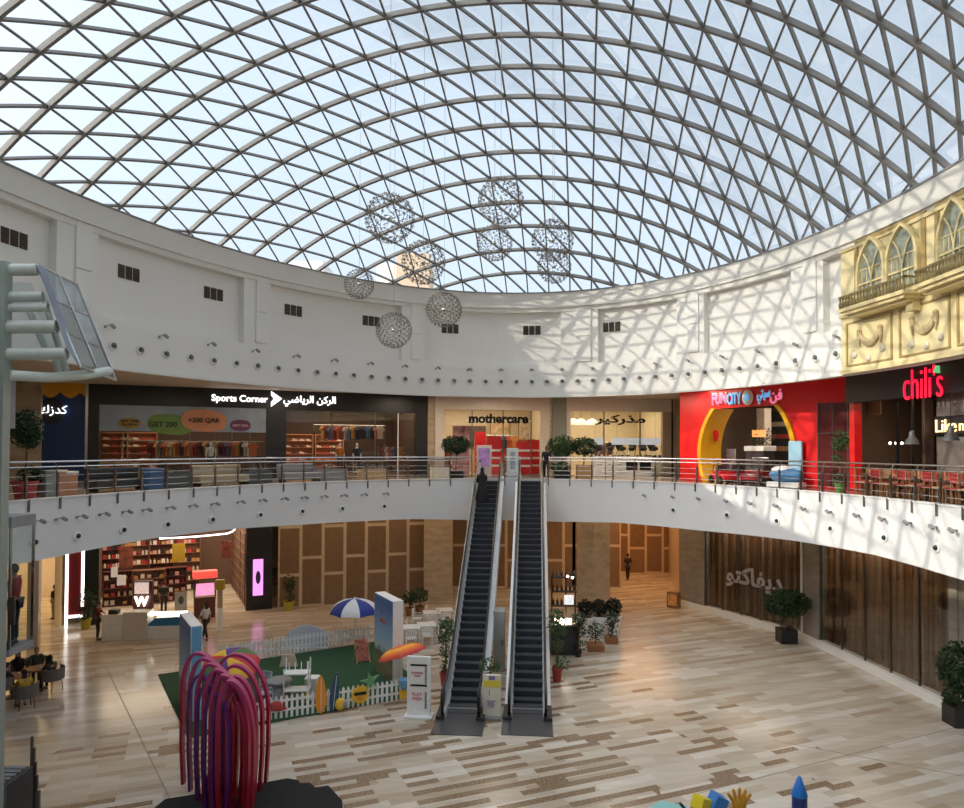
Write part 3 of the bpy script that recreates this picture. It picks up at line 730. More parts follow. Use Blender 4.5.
# ================================================================== ESCALATORS
TREAD = mat('step_tread', (.09,.095,.105), .35, .3); RISER = mat('step_riser', (.035,.038,.045), .4, .2); RUB = mat('black_rubber', (.012,.012,.013), .35)
SKIRT = mat('satin_balustrade', (.74,.76,.80), .3, .35); CLAD = mat('escalator_cladding', (.62,.63,.63), .35); PLATE = mat('landing_plate', (.13,.135,.15), .3, .6)
def escalator(px, py, label):
    B = on_z(px, py); top = E(tpx(px, 0, F1), 0); HD = radians(4.3)
    t = thing('escalator', label, 'escalator', (B.x, B.y, 0), -HD, None)
    y0 = 2.0; yr = 12.124; y1 = y0+yr; yE = y1+1.7
    line = [(.5,0),(y0,0),(y1,F1),(yE,F1)]
    def off(h): # profile offset vertically, rounded at the bends
        p = []; k = 6
        for (a, b) in [(.5,0),(y0-.5,0)]: p.append((a, b+h))
        for q in range(1, k): u = -.5+q/k; p.append((y0+u, h + (max(0, u)*.577 + .14*(1-abs(u)*2))*(.9)))
        p.append((y0+.5, .29+h)); p.append((y1-.5, F1-.29+h))
        for q in range(1, k): u = -.5+q/k; p.append((y1+u, F1 + h - (max(0, -u)*.577 + .14*(1-abs(u)*2))*.9))
        p += [(y1+.5, F1+h), (yE, F1+h)]
        return p
    W = .50
    for s in (-1, 1):
        m = MB(); up = off(.88); lo = off(-.02)
        for (a, b, c, d) in zip(up, up[1:], lo, lo[1:]):
            for x in (s*(W+.05), s*(W+.11)): m.quad((x,)+a, (x,)+b, (x,)+d, (x,)+c)
        m.build('balustrade', SKIRT, t)
        m = MB(); a_ = off(.10); b_ = off(-.12)
        for (a, b, c, d) in zip(a_, a_[1:], b_, b_[1:]):
            m.quad((s*(W+.11),)+a, (s*(W+.11),)+b, (s*(W+.26),)+b, (s*(W+.26),)+a); m.quad((s*(W+.26),)+a, (s*(W+.26),)+b, (s*(W+.26),)+d, (s*(W+.26),)+c)
        m.build('outer_deck', WPL, t)
        m = MB(); a_ = off(.34); b_ = off(.02)
        for (a, b, c, d) in zip(a_, a_[1:], b_, b_[1:]): m.quad((s*(W+.045),)+a, (s*(W+.045),)+b, (s*(W-.01),)+d, (s*(W-.01),)+c)
        m.build('inner_skirt', WPL, t)
        m = MB(); h = off(.95); x = s*(W+.08); pts = [(x, 1.0, .12), (x, .62, .22), (x, .36, .45), (x, .30, .62), (x, .38, .82), (x, .6, .94)] + [(x,)+q for q in h[1:-1]] + [(x, yE-.2, F1+.95), (x, yE+.05, F1+.8), (x, yE+.08, F1+.5), (x, yE-.2, F1+.2)]
        m.tube(pts, .045, 8); m.build('handrail', RUB, t, smooth=True)
        m = MB(); m.prism([(0,0)], 0, 0) if False else None
        m.bm.free(); m = MB(); R_ = [(.42,.05),(.36,.45),(.40,.78),(.62,.88),(1.0,.88),(1.0,-.02)]
        for x_ in (s*(W+.05), s*(W+.11)): m.bm.faces.new([m._v((x_, a, b)) for a, b in R_])
        m.build('newel_panel', BLACK, t)
        m = MB(); m.bb(s*(W+.02)-.02, s*(W+.26)+.02, .36, 1.5, 0, .13) if s > 0 else m.bb(s*(W+.26)-.02, s*(W+.02)+.02, .36, 1.5, 0, .13); m.build('skirt_end', DGREY, t)
    m = MB(); a_ = off(-.12); b_ = off(-.95); b_ = [(y, max(z, -.0)) for y, z in b_]
    for s in (-1, 1):
        for (a, b, c, d) in zip(a_, a_[1:], b_, b_[1:]): m.quad((s*(W+.26),)+a, (s*(W+.26),)+b, (s*(W+.26),)+d, (s*(W+.26),)+c)
    for c, d in zip(b_, b_[1:]): m.quad((-W-.26,)+c, (W+.26,)+c, (W+.26,)+d, (-W-.26,)+d)
    m.build('truss_cladding', CLAD, t)
    m = MB(); m.bb(-.78, .78, -.75, .95, 0, .03); m.bb(-.5,.5,.95,1.35,.0,.045); m.build('landing_plate', PLATE, t)
    m = MB(); m.bb(-.5,.5,1.3,1.42,.03,.06); m.build('comb', mat('comb_steel', (.5,.5,.48), .3, .8), t)
    m = MB(); m.bb(-.76,.76,y1+1.1,yE+.8,F1,F1+.03); m.build('landing_plate', PLATE, t)
    base = None
    N = 35
    for k in range(-1, N+3):
        y = y0 + (k)*.3464 - .12; z = min(max(.2*(k+1) - .06, .04), F1)
        if base is None:
            m = MB(); m.bb(-W, W, 0, .36, -.03, 0); m.bb(-W, W, -.006, .02, 0.0, .004); me = m.mesh(TREAD); base = bpy.data.objects.new('step', me); C.objects.link(base); base.parent = t; st = base
            m = MB(); m.bb(-W, W, .0, .02, -.21, -.03)
            for q in range(24): m.bb(-W+.02+q*.041, -W+.035+q*.041, -.008, .0, -.2, -.035)
            rs = m.build('riser', RISER, st)
        else:
            st = base.copy(); C.objects.link(st); r_ = rs.copy(); C.objects.link(r_); r_.parent = st
        st.location = (0, y, z)
    return t
ESCL = escalator(461, 726, 'left escalator with black steps, carrying a woman in black near its top')
ESCR = escalator(529.5, 726, 'right escalator with black steps, empty')

# ================================================================== UPPER SHOPS
FZ = F1
# --- travertine column and blue shop at the far left
def wallbox(fr, px0, px1, z0, z1, y0, y1, name, m, **k):
    a, b = fr.hit(px0, 440)[0], fr.hit(px1, 440)[0]; mm = MB(); mm.bb(a, b, y0, y1, z0, z1); o = mm.build(name, m, None, fr.P0, fr.rz); struct(o); return o
wallbox(US, 8, 42, FZ, ZC, -.35, .6, 'wall_column', M_TRAV)
wallbox(US, -60, 8, FZ, ZC, .0, .3, 'wall_shop', DGREY)
x0, x1, z0, z1 = US.rect(42, 387, 88, 478)
bs = thing('blue_shopfront', 'blue shopfront with a scalloped orange top edge beside the black sports shop', 'shopfront', US.P0, US.rz)
m = MB(); m.bb(x0, x1, -.02, .12, FZ, ZC); m.build('front_panel', mat('royal_blue', (.012,.045,.16), .35), bs)
m = MB(); n = 40; A = []; B = []
for k in range(n+1):
    u = k/n; x = x0+(x1-x0)*u; d = .45 + .28*abs(sin(u*pi*2.3+.4)); A.append((x, ZC)); B.append((x, ZC-d*.95))
m.prism(A + B[::-1], -.07, -.02); m.build('scalloped_edge', mat('orange_yellow', (.72,.36,.02), .4), bs)
a = US.hit(51, 414); m = MB(); m.ell((a[0], -.03, a[1]), (.55,.02,.6), 16, 8); m.build('dark_blob', BLACK, bs)
text('sign_letters', arabic('كدزك'), LITL, bs, (US.hit(53, 414)[0], -.12, US.hit(53, 414)[1]), width=1.15, depth=.05)
m = MB(); m.bb(x1-.12, x1, -.1, .0, FZ, ZC); m.build('edge_strip', STEEL, bs)
# --- sports shop
sp = thing('sports_shopfront', 'wide black sports shopfront with white lettering and lit windows', 'shopfront', US.P0, US.rz)
L = US.L; BK = mat('black_cladding', (.018,.018,.022), .35)
zb = US.hit(250, 411)[1]
m = MB(); m.bb(0, L, -.15, .15, zb, ZC); m.build('sign_board', BK, sp)
def pier(fr, p0, p1, z0, z1, m_, par, y0=-.12, y1=.15, name='pier'):
    a, b = fr.hit(p0, 440)[0], fr.hit(p1, 440)[0]; mm = MB(); mm.bb(a, b, y0, y1, z0, z1); return mm.build(name, m_, par)
for p0, p1 in ((88, 99), (266, 286), (415, 427)): pier(US, p0, p1, FZ, zb, BK, sp)
cx, cz = US.hit(240, 401)
text('sign_letters', 'Sports Corner', LITL, sp, (US.hit(239.5, 401)[0], -.2, US.hit(239.5, 401.5)[1]), width=US.hit(268,401)[0]-US.hit(212,401)[0], depth=.06, off=.02)
text('sign_letters', arabic('الركن الرياضي'), LITL, sp, (US.hit(309, 403)[0], -.2, US.hit(309, 403)[1]), width=US.hit(335,401)[0]-US.hit(283,401)[0], depth=.06, off=.015)
x, z = US.hit(275.5, 401); m = MB(); m.prism([(x-.26,z+.40),(x+.28,z+.03),(x-.26,z-.40),(x-.26,z-.16),(x-.12,z+.02),(x-.26,z+.2)], -.25, -.17); m.build('arrow_logo', LITL, sp)
for p0, p1 in ((99, 266), (286, 415)):
    a, b = US.hit(p0, 440)[0], US.hit(p1, 440)[0]; m = MB(); m.bb(a, b, .0, .02, FZ, zb); m.build('window_glass', GL, sp)
for px in (129, 159, 190, 215, 232, 250): pier(US, px-.4, px+.4, FZ, zb, DSTEEL, sp, -.03, .04, 'mullion')
for px in (332, 375, 398): pier(US, px-.4, px+.4, FZ, zb, DSTEEL if px != 398 else WPL, sp, -.03, .04, 'mullion')
bx = US.rect(99.5, 409, 265.5, 434, .1)
bn = thing('window_banner', 'grey-blue sale banner with green and orange bubbles in the sports shop window', 'banner', US.P0, US.rz)
m = MB(); m.bb(bx[0], bx[1], -.2, -.17, bx[2], bx[3]); m.build('banner_sheet', mat('banner_blue', (.34,.43,.55), .5, var=.2, scale=1), bn)
def bubble(px0, px1, py0, py1, mt, s, ts, dpt=0, tm=None, rot=0, tx=0):
    a = US.rect(px0, py0, px1, py1); cx, cz = (a[0]+a[1])/2, (a[2]+a[3])/2; w, h = (a[1]-a[0])/2, (a[3]-a[2])/2
    m = MB(); R = Matrix.Rotation(rot, 3, 'Y'); P = []
    for k in range(28):
        q = TAU*k/28; v = R @ Vector((w*abs(cos(q))**.8*(1 if cos(q) > 0 else -1), 0, h*abs(sin(q))**.8*(1 if sin(q) > 0 else -1))); P.append((cx+v.x, cz+v.z))
    m.prism(P, -.26-dpt, -.21-dpt); o = m.build('bubble', mt, bn)
    text('bubble_text', s, tm or BLACK, bn, (cx+tx, -.29-dpt, cz), width=w*ts, depth=.02, off=.025)
bubble(118,141,421,431, mat('ochre', (.50,.33,.07)), 'NEW TERM\nBuy More', 1.6)
bubble(147,193,417,437, mat('leaf_green', (.18,.33,.09)), 'GET 200', 1.2, 0, None, .08, -.32)
bubble(181,226,412,434, mat('salmon', (.65,.28,.16)), '+200 QAR', 1.4, .08, None, .06)
bubble(230,250,422,433, mat('plum', (.16,.04,.12)), 'NEXT DEAL', 1.6, 0, mat('pale_pink', (.8,.5,.6)))
room(US, .1, L-.1, 6.5, FZ, ZC, mat('shop_dark_wall', (.07,.04,.03), .7), mat('shop_dark_floor', (.20,.14,.10), .3), BLACK)
area(US, 5, 3.5, ZC-.4, 7, 3, 110, (1,.75,.5)); area(US, 13, 3.5, ZC-.4, 6, 3, 140, (1,.72,.48))
# displays
def shelf_rack(label, fr, x, y, z, w, h, rows, m_, d=.35, group=None, name='display_shelf', back=True):
    t = thing(name, label, 'shelf', fr.P0 + fr.d*x - fr.nrm*y + Vector((0,0,z)), fr.rz, group)
    if back: m = MB(); m.bb(-w/2, w/2, d-.03, d, 0, h); m.build('back_panel', m_, t)
    for s in (-1,1): m = MB(); m.bb(s*w/2-.02, s*w/2+.02, 0, d, 0, h); m.build('side_panel', m_, t)
    for k in range(rows+1): m = MB(); zz = .06 + (h-.1)*k/rows; m.bb(-w/2, w/2, 0, d, zz-.015, zz+.015); m.build('shelf_board', m_, t)
    return t
def goods(protos, fr, x, y, z, w, h, rows, per, label, group, rnd, d=.12):
    for k in range(rows):
        zz = z + .06 + (h-.1)*k/rows + .016
        for q in range(per):
            xx = x - w/2 + w*(q+.5)/per + rnd.uniform(-.01,.01); p = rnd.choice(protos); loc = fr.P0 + fr.d*xx - fr.nrm*(y+d) + Vector((0,0,zz))
            if p['used']: o = copy_tree(p['o'], loc, fr.rz)
            else: o = p['o']; o.location = loc; o.rotation_euler.z = fr.rz; p['used'] = True
            o['label'] = label; o['group'] = group; o['category'] = p['cat']
def proto(o, cat): return {'o': o, 'used': False, 'cat': cat}
def shoe_proto(m_):
    m = MB(); m.tube([(-.13,0,.05),(-.05,0,.055),(.04,0,.05),(.14,0,.035)], [.05,.055,.045,.03], 8); m.tube([(-.10,0,.06),(-.09,0,.13)], [.05,.045], 8); m.bb(-.17,.17,-.05,.05,0,.02); return proto(m.build('sports_shoe', m_), 'shoe')
def box_proto(name, m_, w, d, h, cat='box'):
    m = MB(); m.bb(-w/2, w/2, -d/2, d/2, 0, h, .004); return proto(m.build(name, m_), cat)
def bottle_proto(name, m_, r, h, cat='bottle'):
    m = MB(); m.lathe([(r,0),(r,h*.65),(r*.4,h*.78),(r*.4,h)], n=8); return proto(m.build(name, m_), cat)
rnd = random.Random(11)
SH = [shoe_proto(mat('shoe_%s' % n, c, .5)) for n, c in (('white',(.8,.75,.7)),('orange',(.7,.22,.05)),('black',(.03,.03,.03)),('red',(.5,.05,.04)))]
wd = mat('lit_shelf_wood', (.55,.25,.13), .5)
for px, w in ((299, 1.7), (330, 1.7), (110, 1.7), (140,1.7)):
    x = US.hit(px, 440, -5.5)[0]
    shelf_rack('lit shoe shelf in the sports shop, %s' % {299:'left in the right-hand window',330:'second in the right-hand window',110:'far left behind the sale banner',140:'second from left behind the sale banner'}[px], US, x, 5.6, FZ, w, 2.4, 6, wd)
    goods(SH, US, x, 5.6, FZ, w, 2.4, 6, 4, 'sports shoe on the lit back shelves of the sports shop', 'shoes on the back shelves of the sports shop', rnd, .18)
def garment(m_):
    m = MB(); P = [(-.10,.0),(-.22,-.05),(-.34,-.22),(-.25,-.3),(-.2,-.2),(-.2,-.75),(.2,-.75),(.2,-.2),(.25,-.3),(.34,-.22),(.22,-.05),(.10,0),(.0,-.05)]
    t = thing('hanging_shirt', 'x', 'shirt'); m.prism(P, -.03, .03); m.build('shirt_body', m_, t); m = MB(); m.tube([(-.18,0,-.03),(0,0,.04),(.18,0,-.03)], .01, 5); m.tube([(0,0,.04),(.03,0,.10),(0,0,.14)], .008, 5); m.build('hanger', DSTEEL, t); return {'o': t, 'used': False, 'cat': 'shirt'}
GA = [garment(cloth('garment_%d' % i, c)) for i, c in enumerate([(.5,.12,.05),(.05,.05,.07),(.55,.45,.38),(.25,.05,.05),(.10,.14,.25),(.6,.3,.1)])]
def hang_row(fr, px0, px1, y, z, n, label, group, rz=.5):
    for k in range(n):
        px = px0 + (px1-px0)*(k+.5)/n; x = fr.hit(px, 440, -y)[0]; p = rnd.choice(GA); loc = fr.P0 + fr.d*x - fr.nrm*y + Vector((0,0,z+rnd.uniform(-.05,.05)))
        if p['used']: o = copy_tree(p['o'], loc)
        else: o = p['o']; p['used'] = True; o.location = loc
        o.rotation_euler.z = fr.rz + rz*rnd.uniform(.5,1.6); o['label'] = label; o['group'] = group
def rail_rack(label, fr, px, y, w, h, cat='clothes rack', group=None):
    x = fr.hit(px, 440, -y)[0]; t = thing('clothes_rack', label, cat, fr.P0 + fr.d*x - fr.nrm*y + Vector((0,0,FZ)), fr.rz, group)
    m = MB(); m.tube([(-w/2,0,h),(w/2,0,h)], .018, 6); m.build('hanging_rail', STEEL, t)
    for s in (-1,1): m = MB(); m.tube([(s*w/2,0,.02),(s*w/2,0,h)], .018, 6); m.bb(s*w/2-.03,s*w/2+.03,-.25,.25,0,.04); m.build('upright', STEEL, t)
rail_rack('clothes rack of shirts behind the right sports shop window', US, 350, 3, 4.2, 2.9); hang_row(US, 322, 382, 3, FZ+2.83, 16, 'shirt hanging on the high rack behind the right sports shop window', 'shirts high in the right sports window')
rail_rack('long clothes rack behind the sale banner window', US, 200, 3, 7.5, 1.9); hang_row(US, 150, 255, 3, FZ+1.85, 30, 'shirt hanging on the rack behind the sale banner window', 'shirts behind the sale banner window')
rail_rack('low clothes rack by the right sports shop doorway', US, 392, 2, 1.6, 1.7); hang_row(US, 384, 402, 2, FZ+1.65, 6, 'shirt hanging on the low rack by the sports shop doorway', 'shirts by the sports doorway')
def mannequin(label, fr, px, y, c):
    x = fr.hit(px, 440, -y)[0]; return person(label, fr.P0 + fr.d*x - fr.nrm*y + Vector((0,0,FZ+.12)), fr.rz+pi, c, DGREY, hair=None, skin=WPL, cat='mannequin', name='mannequin')
mannequin('mannequin in a dark top near the middle of the right sports window', US, 357, 1.2, cloth('navy_cloth',(.03,.04,.07)))
mannequin('white-topped mannequin behind the sale banner window', US, 211, 1.2, cloth('white_cloth',(.75,.73,.7)))
mannequin('mannequin in orange at the left of the right sports window', US, 340, 1.4, cloth('orange_cloth',(.6,.2,.05)))
def low_table(label, fr, px, y, w, d, h, m_, name='display_table', base=F1, rz=0):
    x = fr.hit(px, 440, -y)[0]; t = thing(name, label, 'table', fr.P0 + fr.d*x - fr.nrm*y + Vector((0,0,base)), fr.rz+rz)
    m = MB(); m.bb(-w/2,w/2,-d/2,d/2,h-.05,h,.01); m.build('tabletop', m_, t)
    for sx_ in (-1,1):
        for sy_ in (-1,1): m = MB(); m.bb(sx_*(w/2-.05)-.03, sx_*(w/2-.05)+.03, sy_*(d/2-.05)-.03, sy_*(d/2-.05)+.03, 0, h-.05); m.build('leg', m_, t)
    return t
low_table('pale display table inside the right sports shop window', US, 368, 1.6, 1.6, .8, .8, LWOOD); low_table('pale display table behind the left sports shop window', US, 120, 1.6, 1.8, .8, .8, LWOOD); low_table('display table behind the sale banner window near the right pier', US, 240, 1.5, 1.5, .8, .8, GREY)
for k in range(6):
    x = US.hit(300+k*20, 440, -2)[0]; m = MB(); m.lathe([(.06,0),(.05,.14),(.02,.2)], n=8); o = m.build('track_spotlight', LIT, None, US.P0 + US.d*x - US.nrm*2 + Vector((0,0,ZC-.55))); tag(o, 'small lit track spotlight inside the right sports shop window', 'spotlight', 'track spotlights in the sports shop')
# --- mothercare: white portal with glazed entrance
mo = thing('baby_shopfront', 'white portal shopfront with black Latin lettering and a yellow-lit interior', 'shopfront', UM.P0, UM.rz)
CP = mat('pale_portal', (.72,.64,.56), .5); zt = UM.hit(490, 410)[1]
pier(UM, 435, 444, FZ, zt, CP, mo, -.2, .15); pier(UM, 540, 549, FZ, zt, CP, mo, -.2, .15)
a, b = UM.hit(435,440)[0], UM.hit(549,440)[0]; m = MB(); m.bb(a, b, -.2, .15, zt, ZC); m.build('header', CP, mo)
m = MB(); a, b = UM.hit(444,440)[0], UM.hit(540,440)[0]; m.bb(a, b, .0, .02, FZ, zt); m.build('window_glass', GL, mo)
for px in (472, 503, 531): pier(UM, px-.5, px+.5, FZ, zt, DSTEEL, mo, -.03, .04, 'mullion')
text('sign_letters', 'mothercare', mat('sign_black', (.004,.004,.004), .9), mo, (UM.hit(498,418)[0], -.2, UM.hit(498,418.5)[1]), width=UM.hit(527,418)[0]-UM.hit(468,418)[0], depth=.08, off=.035)
m = MB(); x = UM.hit(480,418); m.bb(UM.hit(466,418)[0], UM.hit(530,418)[0], -.14, -.1, UM.hit(498,422)[1]+.02, UM.hit(498,420)[1]); m.build('sign_rail', WPL, mo)
wallbox(UM, 427, 435, FZ, ZC, -.1, .3, 'wall_column', M_TRAV); wallbox(UM, 549, 552, FZ, ZC, -.1, .3, 'wall_column', M_TRAV)
wallbox(UM, 552, 566, FZ, ZC, -.15, .3, 'wall_column', mat('sage_panel', (.27,.29,.25), .5))
m2 = thing('baby_shopfront', 'cream shopfront with black Arabic lettering, right of the sage green panel', 'shopfront', UM.P0, UM.rz)
a, b = UM.hit(566,440)[0], UM.hit(673,440)[0]; m = MB(); m.bb(a, b, -.15, .15, zt, ZC); m.build('header', CP, m2)
pier(UM, 566, 570, FZ, zt, CP, m2); pier(UM, 662, 673, FZ, zt, mat('sand_panel', (.42,.33,.24), .5), m2); pier(UM, 670.5, 671.6, FZ, ZC, BLACK, m2, -.2, -.1, 'dark_joint')
m = MB(); m.bb(UM.hit(570,440)[0], UM.hit(662,440)[0], 0, .02, FZ, zt); m.build('window_glass', GL, m2)
for px in (604, 640): pier(UM, px-.5, px+.5, FZ, zt, DSTEEL, m2, -.03, .04, 'mullion')
text('sign_letters', arabic('مذركير'), mat('sign_black', (.004,.004,.004)), m2, (UM.hit(619,419)[0], -.2, UM.hit(619,419)[1]), width=UM.hit(644,418)[0]-UM.hit(594,418)[0], height=.62, depth=.08, off=.03)
YW = mat('shop_yellow_wall', (.66,.55,.38), .6, var=.04)
room(UM, .1, UM.hit(551,440)[0], 6, FZ, ZC, YW, mat('shop_floor', (.65,.5,.32), .25), CREAM); room(UM, UM.hit(566,440)[0], UM.hit(673,440)[0], 6, FZ, ZC, YW, mat('shop_floor', (.65,.5,.32)), CREAM)
wallbox(UM, 673, 690, FZ, ZC, -.1, .3, 'wall_shop', M_TRAV)
area(UM, 3.6, 3, ZC-.3, 5, 3, 125, (1,.83,.58)); area(UM, UM.hit(618,440)[0], 3, ZC-.3, 5, 3, 125, (1,.83,.58))
def upos(fr, px, y): x = fr.hit(px, 440, -y)[0]; return fr.P0 + fr.d*x - fr.nrm*y + Vector((0,0,FZ))
def stand_box(name, label, cat, loc, rz, w, d, h, m_, bm_=None):
    t = thing(name, label, cat, loc, rz); m = MB(); m.bb(-w/2,w/2,-d/2,d/2,.06,h,.01); m.build('panel', m_, t); m = MB(); m.bb(-w/2-.05,w/2+.05,-d/2-.08,d/2+.08,0,.06,.01); m.build('base', bm_ or GREY, t); return t
pink_poster = mat('family_poster', (.50,.25,.27), .5, var=.7, scale=2.5)
t = stand_box('window_poster', 'tall pink and white photo poster in the left baby shop window', 'poster', upos(UM, 461, .9), UM.rz, 1.0, .06, 2.9, pink_poster)
REDP = mat('sale_red', (.70,.02,.03), .5, var=.1)
for px, w, h, y, lb in ((519,1.3,2.0,-.0,'red sale display inside the baby shop entrance behind the white totem'),(534,1.2,2.1,1.0,'red sale stand by the right jamb of the baby shop entrance'),(494,1.2,2.3,.8,'red display behind the advertising screen in the baby shop entrance'),(480,.9,2.6,2.6,'red hanging display deep in the left of the left baby shop')):
    t = stand_box('sale_display', lb, 'display', upos(UM, px if px != 519 else 524, y+.6), UM.rz, w*.7, .3, h, REDP); 
    for q in range(3): m = MB(); m.bb(-w*.3, w*.3, -.19, -.16, .5+q*.45, .62+q*.45); m.build('white_print', WPL, t)
for k, (px, y) in enumerate(((450,3),(486,4.5),(512,4.8),(528,4))):
    shelf_rack(['low shelf at the left back of the left baby shop','shelf at the back of the left baby shop behind the screen','shelf in the middle back of the left baby shop','shelf at the right back of the left baby shop'][k], UM, UM.hit(px,440,-y)[0], y, FZ, 1.4, 2.2, 4, LWOOD)
BX = [box_proto('toy_box', mat('box_%s' % n, c, .5), .2,.14,.26) for n, c in (('cream',(.7,.6,.45)),('red',(.6,.06,.05)),('pink',(.7,.35,.38)),('white',(.85,.83,.8)))]
for px, y in ((450,3),(486,4.5),(512,4.8),(528,4)): goods(BX, UM, UM.hit(px,440,-y)[0], y, FZ, 1.4, 2.2, 4, 4, 'boxed toy on the left baby shop shelves', 'boxed toys on the left baby shop shelves', rnd)
rail_rack('clothes rack of small garments at the left of the left baby shop', UM, 455, 2.2, 2.0, 1.7); hang_row(UM, 447, 464, 2.2, FZ+1.65, 8, 'small garment on the left rack of the left baby shop', 'garments on the left baby shop rack')
rail_rack('tall clothes rack deep in the middle of the left baby shop', UM, 505, 3.6, 2.4, 2.4); hang_row(UM, 494, 516, 3.6, FZ+2.35, 9, 'small garment on the tall middle rack of the left baby shop', 'garments on the middle baby shop rack')
for k, (px, c, z0) in enumerate(((476,(.10,.07,.06),2.3),(500,(.55,.40,.22),2.9),(528,(.60,.50,.36),2.6))):
    t = thing('wall_picture', ['dark picture panel at the left back wall of the left baby shop','tan picture panel at the middle back wall of the left baby shop','pale picture panel at the right back wall of the left baby shop'][k], 'picture', upos(UM, px, 5.8)+Vector((0,0,z0-.6)), UM.rz); m = MB(); m.bb(-.6,.6,-.03,.03,0,1.3); m.build('panel', mat('picture_%d' % k, c, .5, var=.5, scale=3), t); m = MB(); m.bb(-.65,.65,.0,.05,-.05,1.35); m.build('picture_frame', WOOD, t)
person('shop visitor in dark clothes just inside the baby shop entrance', upos(UM, 518, .9), 2.9, BLACK, BLACK, hair='long', H=1.6)
rail_rack('clothes rack behind the pushchairs in the second baby shop', UM, 600, 3.2, 2.2, 2.0); hang_row(UM, 590, 612, 3.2, FZ+1.95, 8, 'small garment on the rack behind the pushchairs', 'garments behind the pushchairs')
# lamps and displays in the second baby shop
for k, px in enumerate((573, 581, 592)):
    t = thing('pendant_lamp', ['leftmost white dome lamp in the second baby shop','middle, largest white dome lamp in the second baby shop','rightmost white dome lamp in the second baby shop'][k], 'lamp', upos(UM, px, 2)+Vector((0,0,3.05)), 0)
    m = MB(); m.lathe([(.36,0),(.33,.18),(.2,.32),(.05,.38),(.01,.38)], n=16); m.build('lamp_shade', mat('lamp_shade_white', (.9,.85,.75), .5, emit=(1,.85,.6), es=.5), t, smooth=True); m = MB(); m.tube([(0,0,.38),(0,0,.85)], .012, 5); m.build('cord', DGREY, t)
for k, (px0, px1) in enumerate(((594,604),(612,660))): 
    a, b = UM.hit(px0,440,-.5)[0], UM.hit(px1,440,-.5)[0]; t = thing('hanging_sign', ['small white hanging sign over the pushchair display','long grey-white hanging sign over the pushchair display'][k], 'sign', UM.P0 - UM.nrm*.5 + UM.d*((a+b)/2) + Vector((0,0,UM.hit(630,440.5)[1])), UM.rz); m = MB(); m.bb(-(b-a)/2,(b-a)/2,-.04,.04,-.18,.22); m.build('board', mat('sign_grey', (.6,.58,.6), .5, emit=(.8,.8,.85), es=.25), t)
    text('lettering', 'mother' if k else 'baby', WPL, t, (0,-.06,.02), height=.2, depth=.02)
    for s in (-1,1): m = MB(); m.tube([(s*(b-a)*.4,0,.2),(s*(b-a)*.4,0,1.9)], .008, 4); m.build('hanger_wire', DSTEEL, t)
def pram(label, loc, rz, c, grp=None):
    t = thing('pushchair', label, 'pushchair', loc, rz, grp)
    m = MB(); m.tube([(-.2,-.3,.12),(-.2,.15,.55),(-.2,.4,1.0),(.2,.4,1.0),(.2,.15,.55),(.2,-.3,.12)], .018, 6); m.tube([(-.2,.3,.12),(-.2,-.1,.6)], .018, 6); m.tube([(.2,.3,.12),(.2,-.1,.6)], .018, 6); m.build('frame', STEEL, t)
    m = MB(); m.ell((0,-.02,.62), (.22,.34,.16), 12, 8); m.build('seat', c, t, smooth=True); m = MB(); m.ell((0,.12,.8), (.24,.24,.22), 12, 8); m.build('hood', c, t, smooth=True)
    for x in (-.24,.24):
        for y in (-.3,.3): m = MB(); m.lathe([(.12,-.02),(.12,.02)], n=14); m.bm.transform(Matrix.Translation((x,y,.12)) @ Matrix.Rotation(pi/2,4,'Y')); m.build('wheel', BLACK, t)
    return t
pr = None
for k, px in enumerate((598, 610, 621, 632, 643, 653)):
    lb = 'dark pushchair on the raised display above the white drawer units'
    loc = upos(UM, px, 1.4) + Vector((0,0,.98)); 
    if pr is None: pr = pram(lb, loc, UM.rz+.6, mat('pram_black', (.03,.03,.035), .8), 'pushchairs on the display behind the drawer units')
    else: copy_tree(pr, loc, UM.rz+.6*((k%3)-1))
t = thing('display_platform', 'long pale display platform carrying the pushchairs', 'platform', upos(UM, 626, 1.4), UM.rz); m = MB(); m.bb(-2.2,2.2,-.55,.55,.9,.98,.01); m.build('platform_top', WPL, t); m = MB(); m.bb(-2.1,2.1,-.45,.45,0,.9); m.build('platform_body', WPL, t)
for k, (px0, px1) in enumerate(((594,605),(606,613),(614,625))):
    a, b = UM.hit(px0,440,.8)[0], UM.hit(px1,440,.8)[0]; w = b-a; t = thing('drawer_unit', ['white drawer unit leftmost of the row at the baby shop front','narrow white drawer unit between two wider ones','white drawer unit next to the black-doored cabinet'][k], 'cabinet', UM.P0 + UM.nrm*.8 + UM.d*((a+b)/2) + Vector((0,0,FZ)), UM.rz)
    m = MB(); m.bb(-w/2,w/2,0,.5,0,1.15,.01); m.build('body', WPL, t)
    for q in range(3): m = MB(); m.bb(-w/2+.03,w/2-.03,-.02,0,.1+q*.35,.38+q*.35); dr = m.build('drawer', mat('drawer_white', (.75,.77,.78), .4), t); m = MB(); m.bb(-w/5,w/5,-.04,-.02,.3+q*.35,.325+q*.35); m.build('drawer_handle', DSTEEL, dr)
a, b = UM.hit(625,440,.8)[0], UM.hit(652,440,.8)[0]; w = b-a; t = thing('display_cabinet', 'white cabinet with two black glass doors at the baby shop front', 'cabinet', UM.P0 + UM.nrm*.8 + UM.d*((a+b)/2) + Vector((0,0,FZ)), UM.rz)
m = MB(); m.bb(-w/2,w/2,0,.5,0,1.15,.01); m.build('body', WPL, t)
for s in (-1,1): m = MB(); m.bb(s*w/4-w*.21,s*w/4+w*.21,-.02,0,.35,.85); m.build('cabinet_door', BLACK, t)
